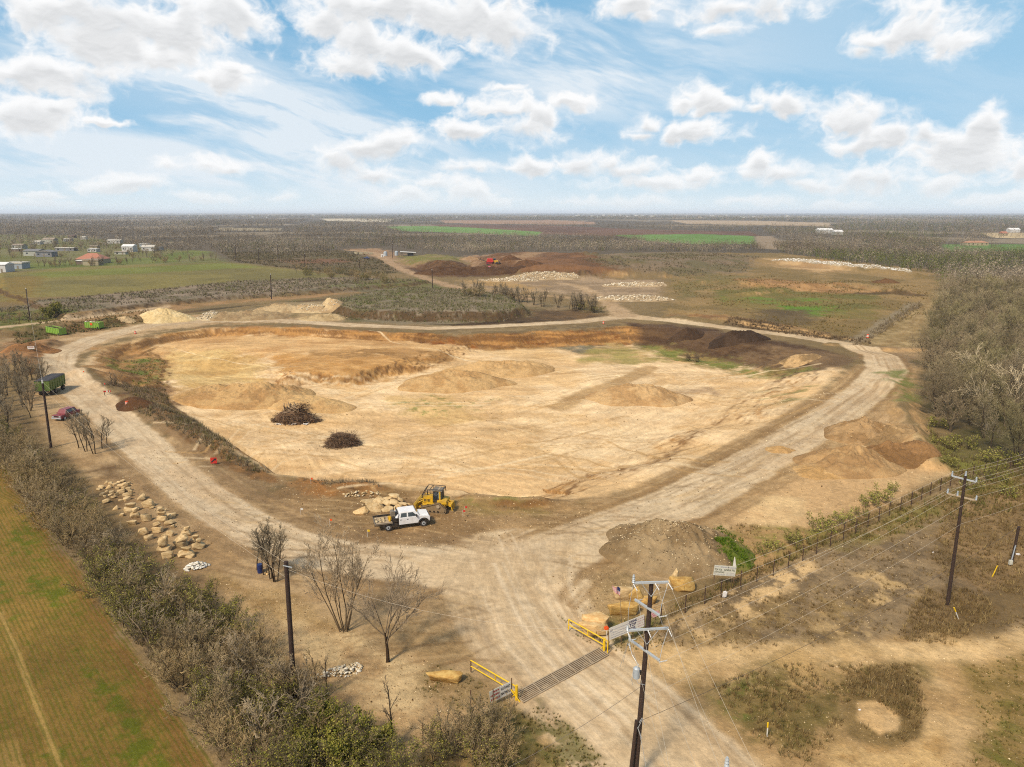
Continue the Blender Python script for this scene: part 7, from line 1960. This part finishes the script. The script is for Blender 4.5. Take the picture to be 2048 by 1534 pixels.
# roll-off bins
def bin_(p0, p1, label, seed):
    a, b = Gt(*p0), Gt(*p1); d = b - a; rz = math.atan2(d.y, d.x); L = d.length * .84; W, Hh = 1.9, 1.75
    c, s = math.cos(rz), math.sin(rz); m = (a + b) / 2
    o = root('rolloff_bin', (m.x - s * W / 2, m.y + c * W / 2, h1(m.x, m.y)), rz, label, 'dumpster', None)
    B().box((0, -W / 2, .25 + Hh / 2), (L, .08, Hh)).box((0, W / 2, .25 + Hh / 2), (L, .08, Hh)).box((-L / 2, 0, .25 + Hh / 2), (.08, W, Hh)).box((L / 2, 0, .25 + Hh / 2), (.08, W, Hh)).box((0, 0, .28), (L, W, .1)).build('body', M_LIME, o)
    r_ = B(); n = 9
    for k in range(n):
        x = -L / 2 + L * k / (n - 1)
        for sg in (-1, 1): r_.box((x, sg * (W / 2 + .07), .25 + Hh / 2), (.12, .1, Hh))
    for sg in (-1, 1): r_.box((0, sg * (W / 2 + .05), .3 + Hh), (L + .2, .16, .14))
    r_.box((L / 2 + .05, 0, .3 + Hh), (.16, W + .2, .14)).box((-L / 2 - .05, 0, .3 + Hh), (.16, W + .2, .14))
    r_.build('rib', M_LIME, o)
    if seed == 1: B().box((-.1, -W / 2 - .13, 1.5), (.9, .03, .7)).build('orange_label', M_ORANGE, o)
    B().box((L / 2 - .5, -W / 2 - .13, .5), (.5, .05, .45)).build('dark_hatch', M_BLACK, o)
    for x in (-L / 2 + .5, L / 2 - .5):
        for sg in (-1, 1): B().cyl((x, sg * .9, .15), (x, sg * 1.1, .15), .16, .16, 10).build('wheel', M_BLACK, o)
    R_ = np.random.RandomState(seed); n = 60
    P = np.stack([R_.uniform(-L / 2 + .3, L / 2 - .3, n), R_.uniform(-W / 2 + .25, W / 2 - .25, n), R_.uniform(Hh - .4, Hh + .35, n)], 1)
    stone_bits('load', P, .38, [(230,220,210),(206,160,120),(180,160,150)] if seed == 1 else [(96,76,60),(120,98,76),(80,62,50)], o, R_)
bin_((168,655),(201,659),'lime green roll-off bin piled with pale rubbish, further from the camera',1)
bin_((91,666),(122,672),'lime green roll-off bin filled with dark rubbish at the left bend',2)

# dump trailer and red car at the left
p0, p1 = Gt(92,792), Gt(112,790); rz = .12
o = root('dump_trailer', Gt(93,791), rz, 'green dump trailer under a dark tarpaulin parked beside the copse', 'trailer')
B().box((-.2, 2.6, 2.1), (2.7, 6.6, 2.1), top=(1.06, 1.02)).build('body', M_DKGREEN, o, .03)
r_ = B()
for k in range(7): r_.box((-1.58, -.4 + k * 1.0, 2.1), (.12, .14, 2.0)); r_.box((1.2, -.4 + k * 1.0, 2.1), (.12, .14, 2.0))
r_.build('rib', M_DKGREEN, o)
B().box((-.2, 2.6, 3.24), (2.95, 6.9, .18), top=(.8, .96)).build('tarpaulin', M_TARP, o, .04)
B().box((-.6, 2.6, .95), (.2, 6.2, .25)).box((.4, 2.6, .95), (.2, 6.2, .25)).build('chassis', M_BLACK, o)
for y in (.6, 1.9, 5.2):
    for x in (-1.25, .85):
        w_ = B().cyl((x - .25, y, .5), (x + .25, y, .5), .5, .5, 18).build('wheel', M_RUBBER, o, .04); B().cyl((x + (-.27 if x < 0 else .27), y, .5), (x, y, .5), .22, .22, 12).build('rim', M_STEEL, w_)
B().box((-.2, -.75, 1.0), (2.4, .08, .18)).build('bumper', M_BLACK, o)
o = root('sport_utility_car', Gt(114,842), -.18, 'faded red car facing the camera beside the dark pole', 'car')
B().prism([(-.92,.35),(.92,.35),(.95,.8),(.9,1.0),(-.9,1.0),(-.95,.8)], 0, 4.5).build('body', M_CARRED, o, .08)
B().box((0, 2.55, 1.36), (1.7, 2.9, .72), top=(.78, .72)).build('cabin', M_CARRED, o, .07)
B().quad([(-.74, 1.16, 1.1), (.74, 1.16, 1.1), (.6, 1.50, 1.64), (-.6, 1.50, 1.64)]).build('windscreen', M_GLASS, o)
for sg in (-1, 1):
    B().quad([(sg * .835, 1.5, 1.1), (sg * .835, 3.7, 1.1), (sg * .70, 3.4, 1.62), (sg * .70, 1.75, 1.62)]).build('window', M_GLASS, o)
    B().box((sg * .68, -.02, .78), (.36, .08, .2)).build('headlight', M_GALV, o, .02)
    for y in (.85, 3.6):
        w_ = B().cyl((sg * .72, y, .36), (sg * .95, y, .36), .36, .36, 18).build('wheel', M_RUBBER, o, .03); B().cyl((sg * .94, y, .36), (sg * .965, y, .36), .2, .2, 12).build('rim', M_GALV, w_)
    B().box((sg * 1.02, 1.35, 1.08), (.16, .14, .14)).build('mirror', M_CARRED, o, .02)
B().box((0, -.06, .48), (1.86, .2, .24)).build('bumper', M_GALV, o, .04); B().box((0, -.02, .8), (.9, .05, .2)).build('grille', M_BLACK, o)

# ------------------------------------------------------------------ far buildings
def mat_wall(rgb): return paint('wall_paint', S(*rgb), .8, 0, .2, .3)
WALLS = {k: mat_wall(tuple(int(x * .9) for x in k)) for k in ((236,234,228),(206,206,190),(150,152,156),(186,196,204),(200,186,150),(128,108,90))}
ROOFS = {k: paint('roof_sheet', S(*k), .6, 0, .2, .3) for k in ((186,122,92),(244,242,238),(130,126,122),(214,206,190),(168,150,128),(110,74,58),(190,140,104))}
def house(px, py, wpx, depth, wallh, roofh, wall, roof, label, kind='gable', rz=0.0, name='house', nwin=3):
    p = Gt(px, py); w = wpx / scale_at(p)
    o = root(name, p, rz, label, 'house' if name == 'house' else name.replace('_', ' '))
    y0, y1 = 0.0, depth
    B().box((0, depth / 2, wallh / 2 - .2), (w, depth, wallh + .4)).build('wall', WALLS[wall], o)
    e = .4
    if kind == 'hip':
        b = B(); z = wallh + .03; rx = max(.5, w / 2 - depth / 2); 
        v = [(-w / 2 - e, -e, z), (w / 2 + e, -e, z), (w / 2 + e, depth + e, z), (-w / 2 - e, depth + e, z)]; r = [(-rx, depth / 2, z + roofh), (rx, depth / 2, z + roofh)]
        b.quad([v[0], v[1], r[1], r[0]]); b.quad([v[2], v[3], r[0], r[1]]); b.quad([v[1], v[2], r[1]]); b.quad([v[3], v[0], r[0]]); b.quad(v[::-1]); b.build('roof', ROOFS[roof], o)
    elif kind == 'gable':
        b = B(); b.prism([(-e, wallh + .03), (depth + e, wallh + .03), (depth / 2, wallh + roofh)], -w / 2 - e, w / 2 + e)
        b.build('roof', ROOFS[roof], o, 0, Matrix(((0, 1, 0, 0), (1, 0, 0, 0), (0, 0, 1, 0), (0, 0, 0, 1))))
    elif kind == 'end':
        b = B(); b.prism([(-w / 2 - e, wallh + .03), (w / 2 + e, wallh + .03), (0, wallh + roofh)], -e, depth + e); b.build('roof', ROOFS[roof], o)
    else:
        b = B(); b.box((0, depth / 2, wallh + roofh / 2 + .03), (w + .8, depth + .8, roofh)); b.build('roof', ROOFS[roof], o)
    for k in range(nwin):
        x = -w / 2 + w * (k + .5) / nwin
        if k == nwin // 2: B().box((x, -.02, 1.05), (1.1, .08, 2.1)).build('door', M_STEEL, o)
        else: B().box((x, -.02, wallh * .58), (min(1.4, w / nwin * .5), .08, 1.1)).build('window', M_GLASS, o)
    return o
house(178,527,52,12,3.0,4.0,(200,186,150),(186,122,92),'big tan house with a terracotta hip roof at the far end of the pasture','hip',nwin=5)
house(182,531,30,7,3.2,1.0,(200,186,150),(168,150,128),'beige outbuilding just in front of the terracotta roofed house','flat',.05,'shed',1)
house(165,529,26,6,2.4,.5,(128,108,90),(244,242,238),'open carport with a shining white sheet roof beside the terracotta roofed house','flat',-.12,'carport',1)
house(88,514,30,10,4.0,1.6,(150,152,156),(130,126,122),'dark grey metal shed with its gable end to the pasture','end',.1,'shed',3)
house(62,512,28,14,4.0,1.6,(206,206,190),(130,126,122),'long side wing of the dark grey metal shed','gable',.1,'shed',2)
house(129,502,36,8,2.6,.6,(150,152,156),(214,206,190),'long low shed with a cream white roof','flat',.05,'shed',3)
house(73,489,14,7,3.0,1.4,(236,234,228),(214,206,190),'small white house among bare trees','gable',0)
house(96,488,22,10,5.0,2.0,(206,206,190),(168,150,128),'tall pale grey green house in the village trees','gable',0)
house(134,483,14,7,3.0,1.0,(186,196,204),(214,206,190),'small pale blue house with a cream roof','gable',0)
house(184,504,17,7,2.4,.5,(236,234,228),(244,242,238),'low white mobile home beside the terracotta roof','flat',0)
house(227,487,26,8,3.4,1.2,(236,234,228),(214,206,190),'white house with arched look and dark window at the village edge','gable',0)
house(255,504,22,9,5.0,2.0,(236,234,228),(244,242,238),'tall white house behind grey bare trees','gable',0)
house(296,502,24,9,3.8,1.8,(236,234,228),(186,122,92) if 0 else (214,206,190),'white house with a square dark window, eastmost in the village','gable',.1)
house(288,494,18,6,3.0,.5,(186,196,204),(244,242,238),'flat white roofed shed behind the eastmost white house','flat',0,'shed',1)
house(313,501,16,7,2.8,.8,(186,196,204),(130,126,122),'small blue grey shed at the edge of the wood','gable',0,'shed',1)
house(4,545,16,8,4.4,1.4,(236,234,228),(244,242,238),'white shed cut by the picture edge','gable',0,'shed',1)
house(27,538,34,9,3.4,.8,(186,196,204),(214,206,190),'pale blue metal shed by the picture edge','flat',.06,'shed',2)
house(34,498,20,9,3.6,1.4,(206,206,190),(168,150,128),'grey house half hidden by bare trees','gable',0)
house(30,503,16,6,2.2,.4,(128,108,90),(244,242,238),'low white roofed carport under the trees','flat',0,'carport',1)
house(142,476,12,8,3.0,1.0,(128,108,90),(110,74,58),'brown red roofed cabin deep in the trees','gable',0)
house(166,479,10,6,3.4,1.0,(236,234,228),(214,206,190),'narrow white hut deep in the trees','gable',0)
house(186,497,16,6,2.4,.6,(200,186,150),(168,150,128),'low tan hut behind the white mobile home','gable',0,'shed',1)
house(240,509,22,6,2.0,.6,(206,206,190),(168,150,128),'low grey shed lying along the meadow','gable',0,'shed',2)
house(1955,491,44,10,3.0,2.0,(200,186,150),(190,140,104),'long tan ranch house beside the green field','hip',0,nwin=5)
house(2030,465,20,12,5,3,(236,234,228),(244,242,238),'large white house far out on the tan field','gable',0)
house(1652,467,28,16,6,3,(236,234,228),(244,242,238),'long white farm building before the far woods','gable',0,'barn',3)
house(1678,470,16,14,5,3,(206,206,190),(244,242,238),'smaller white roofed barn beside the long farm building','gable',0,'barn',1)
house(2010,472,10,10,4,3,(200,186,150),(186,122,92),'small tan house on the far pale field','gable',0)
cr = random.Random(9)
for k in range(64):
    px = cr.choice((cr.uniform(1150,1560), cr.uniform(1300,2040), cr.uniform(140,640), cr.uniform(900,1300), cr.uniform(1180,1700))); py = cr.uniform(431.5, 436.5)
    p = G(px, py); sc_ = scale_at(p); w = cr.uniform(2.5, 7) / sc_; hh = cr.uniform(1.0, 2.0) / sc_ * 1.3
    o = B().prism([(-w / 2, 0), (w / 2, 0), (w / 2, hh * .7), (0, hh), (-w / 2, hh * .7)], 0, w * .6).build('distant_building', WALLS[cr.choice(((236,234,228),(236,234,228),(206,206,190),(200,186,150)))]); o.location = (p[0], p[1], h1(p[0], p[1]) + 3)
    tag(o, 'tiny pale building in the far town along the horizon', 'building', 'pale buildings of the far town')
# far yard: roofed shelter, tanks, machines
p = Gt(816,512); o = root('open_shelter', p, .1, 'low white roofed open shelter at the end of the haul road', 'shelter')
B().box((0, 2, 3.2), (13, 6, .25), Matrix.Rotation(.06, 3, 'Y')).build('roof', ROOFS[(244,242,238)], o)
for x in (-5.5, 0, 5.5): B().cyl((x, 0, 0), (x, 0, 3.1), .15).cyl((x, 4, 0), (x, 4, 3.1), .15).build('post', M_STEEL, o)
B().box((2, 2, 1.2), (5, 3, 2.2)).build('dark_load', M_TARP, o)
for k, (px, py, r_, lab) in enumerate(((771,512,1.6,'round grey white tank beside the far pole'),(793,511,1.5,'grey tank between the far pole and the shelter'))):
    p = Gt(px, py); o = root('storage_tank', p, 0, lab, 'tank'); B().cyl((0, 0, 0), (0, 0, 3.2), r_, r_, 18).build('shell', M_TANK, o); B().cyl((0, 0, 3.2), (0, 0, 3.9), r_, .3, 18).build('lid', M_GALV, o)
p = Gt(765,514); o = root('white_container', p, 0, 'small white box standing left of the round tank', 'container'); B().box((0, 0, 1), (2.2, 2, 2)).build('body', M_WHITEP, o, .05); B().box((0, -1.02, .9), (.9, .05, 1.6)).build('door', M_STEEL, o)
for k, px in enumerate((712,722,732,742)):
    p = Gt(px, 508 + k % 2); o = root('concrete_block', p, .1 * k, 'cream block in the row at the head of the haul road', 'block', 'cream blocks at the head of the haul road'); B().box((0, 0, .9), (3.2, 1.5, 1.8)).build('block', WALLS[(200,186,150)], o, .08)
p = Gt(733,518); o = root('parked_pickup', p, 0, 'small blue pickup beside the far haul road', 'pickup')
B().box((0, 0, .8), (4.6, 1.9, .8)).build('body', M_BLUE, o, .1); B().box((.4, 0, 1.5), (1.8, 1.7, .7), top=(.75, .85)).build('cabin', M_BLUE, o, .05)
for x in (-1.4, 1.4):
    for y in (-.85, .85): B().cyl((x, y - .1, .4), (x, y + .1, .4), .4).build('wheel', M_RUBBER, o)
p = Gt(979,530); o = root('screening_machine', p, .1, 'red soil screening machine with a long dark conveyor in the far soil yard', 'screening machine')
B().box((.3, 0, 3.2), (4.6, 2.6, 2.4), top=(.7, 1)).build('hopper', M_RED, o, .1); B().box((-.2, 0, 1.4), (3.8, 2.2, 1.4)).build('chassis', M_CARRED, o)
B().box((-4.2, 0, 3.2), (7.0, 1.0, .35), Matrix.Rotation(.32, 3, 'Y')).build('conveyor', M_BLACK, o)
for sg in (-1, 1): B().box((0, sg * 1.2, .45), (3.6, .5, .9)).build('track', M_BLACK, o, .2)
p = Gt(990,527); o = root('wheel_loader', p, 0, 'dark yellow wheel loader just behind the red screening machine', 'loader')
B().box((0, 0, 1.5), (4, 2, 1.3)).build('body', M_CAT, o, .1); B().box((-.3, 0, 2.8), (1.5, 1.6, 1.4)).build('cab', M_GLASS, o, .05); B().box((2.9, 0, .8), (1.0, 2.6, 1.1)).build('bucket', M_BLACK, o)
for x in (-1.3, 1.3):
    for y in (-1.1, 1.1): B().cyl((x, y - .25, .7), (x, y + .25, .7), .7, .7, 14).build('wheel', M_RUBBER, o)
p = Gt(985,535); o = root('pink_tarpaulin', p, .1, 'crumpled pink tarpaulin on the soil below the screening machine', 'tarpaulin')
V = ROCKS[3][0] * np.array([3.0, 1.2, .8]); link('sheet', mesh_from('sheet', V, ROCKS[3][1], None, paint('pink_cloth', S(226,110,140), .7, 0, .1)), o)

# ------------------------------------------------------------------ the air: thin even haze under the sky
def build_haze():
    b = B(); b.box((0, 0, 25.0), (126000, 126000, 90.0))
    m = bpy.data.materials.new('haze'); m.use_nodes = True
    N, L = m.node_tree.nodes, m.node_tree.links; N.clear()
    v = N.new('ShaderNodeVolumePrincipled'); v.inputs['Color'].default_value = (.95, .98, 1.0, 1); v.inputs['Density'].default_value = HAZE; v.inputs['Anisotropy'].default_value = 0.0
    o = N.new('ShaderNodeOutputMaterial'); L.new(v.outputs[0], o.inputs['Volume'])
    tag(b.build('haze', m), kind='stuff')
HAZE = 7e-5
build_haze()
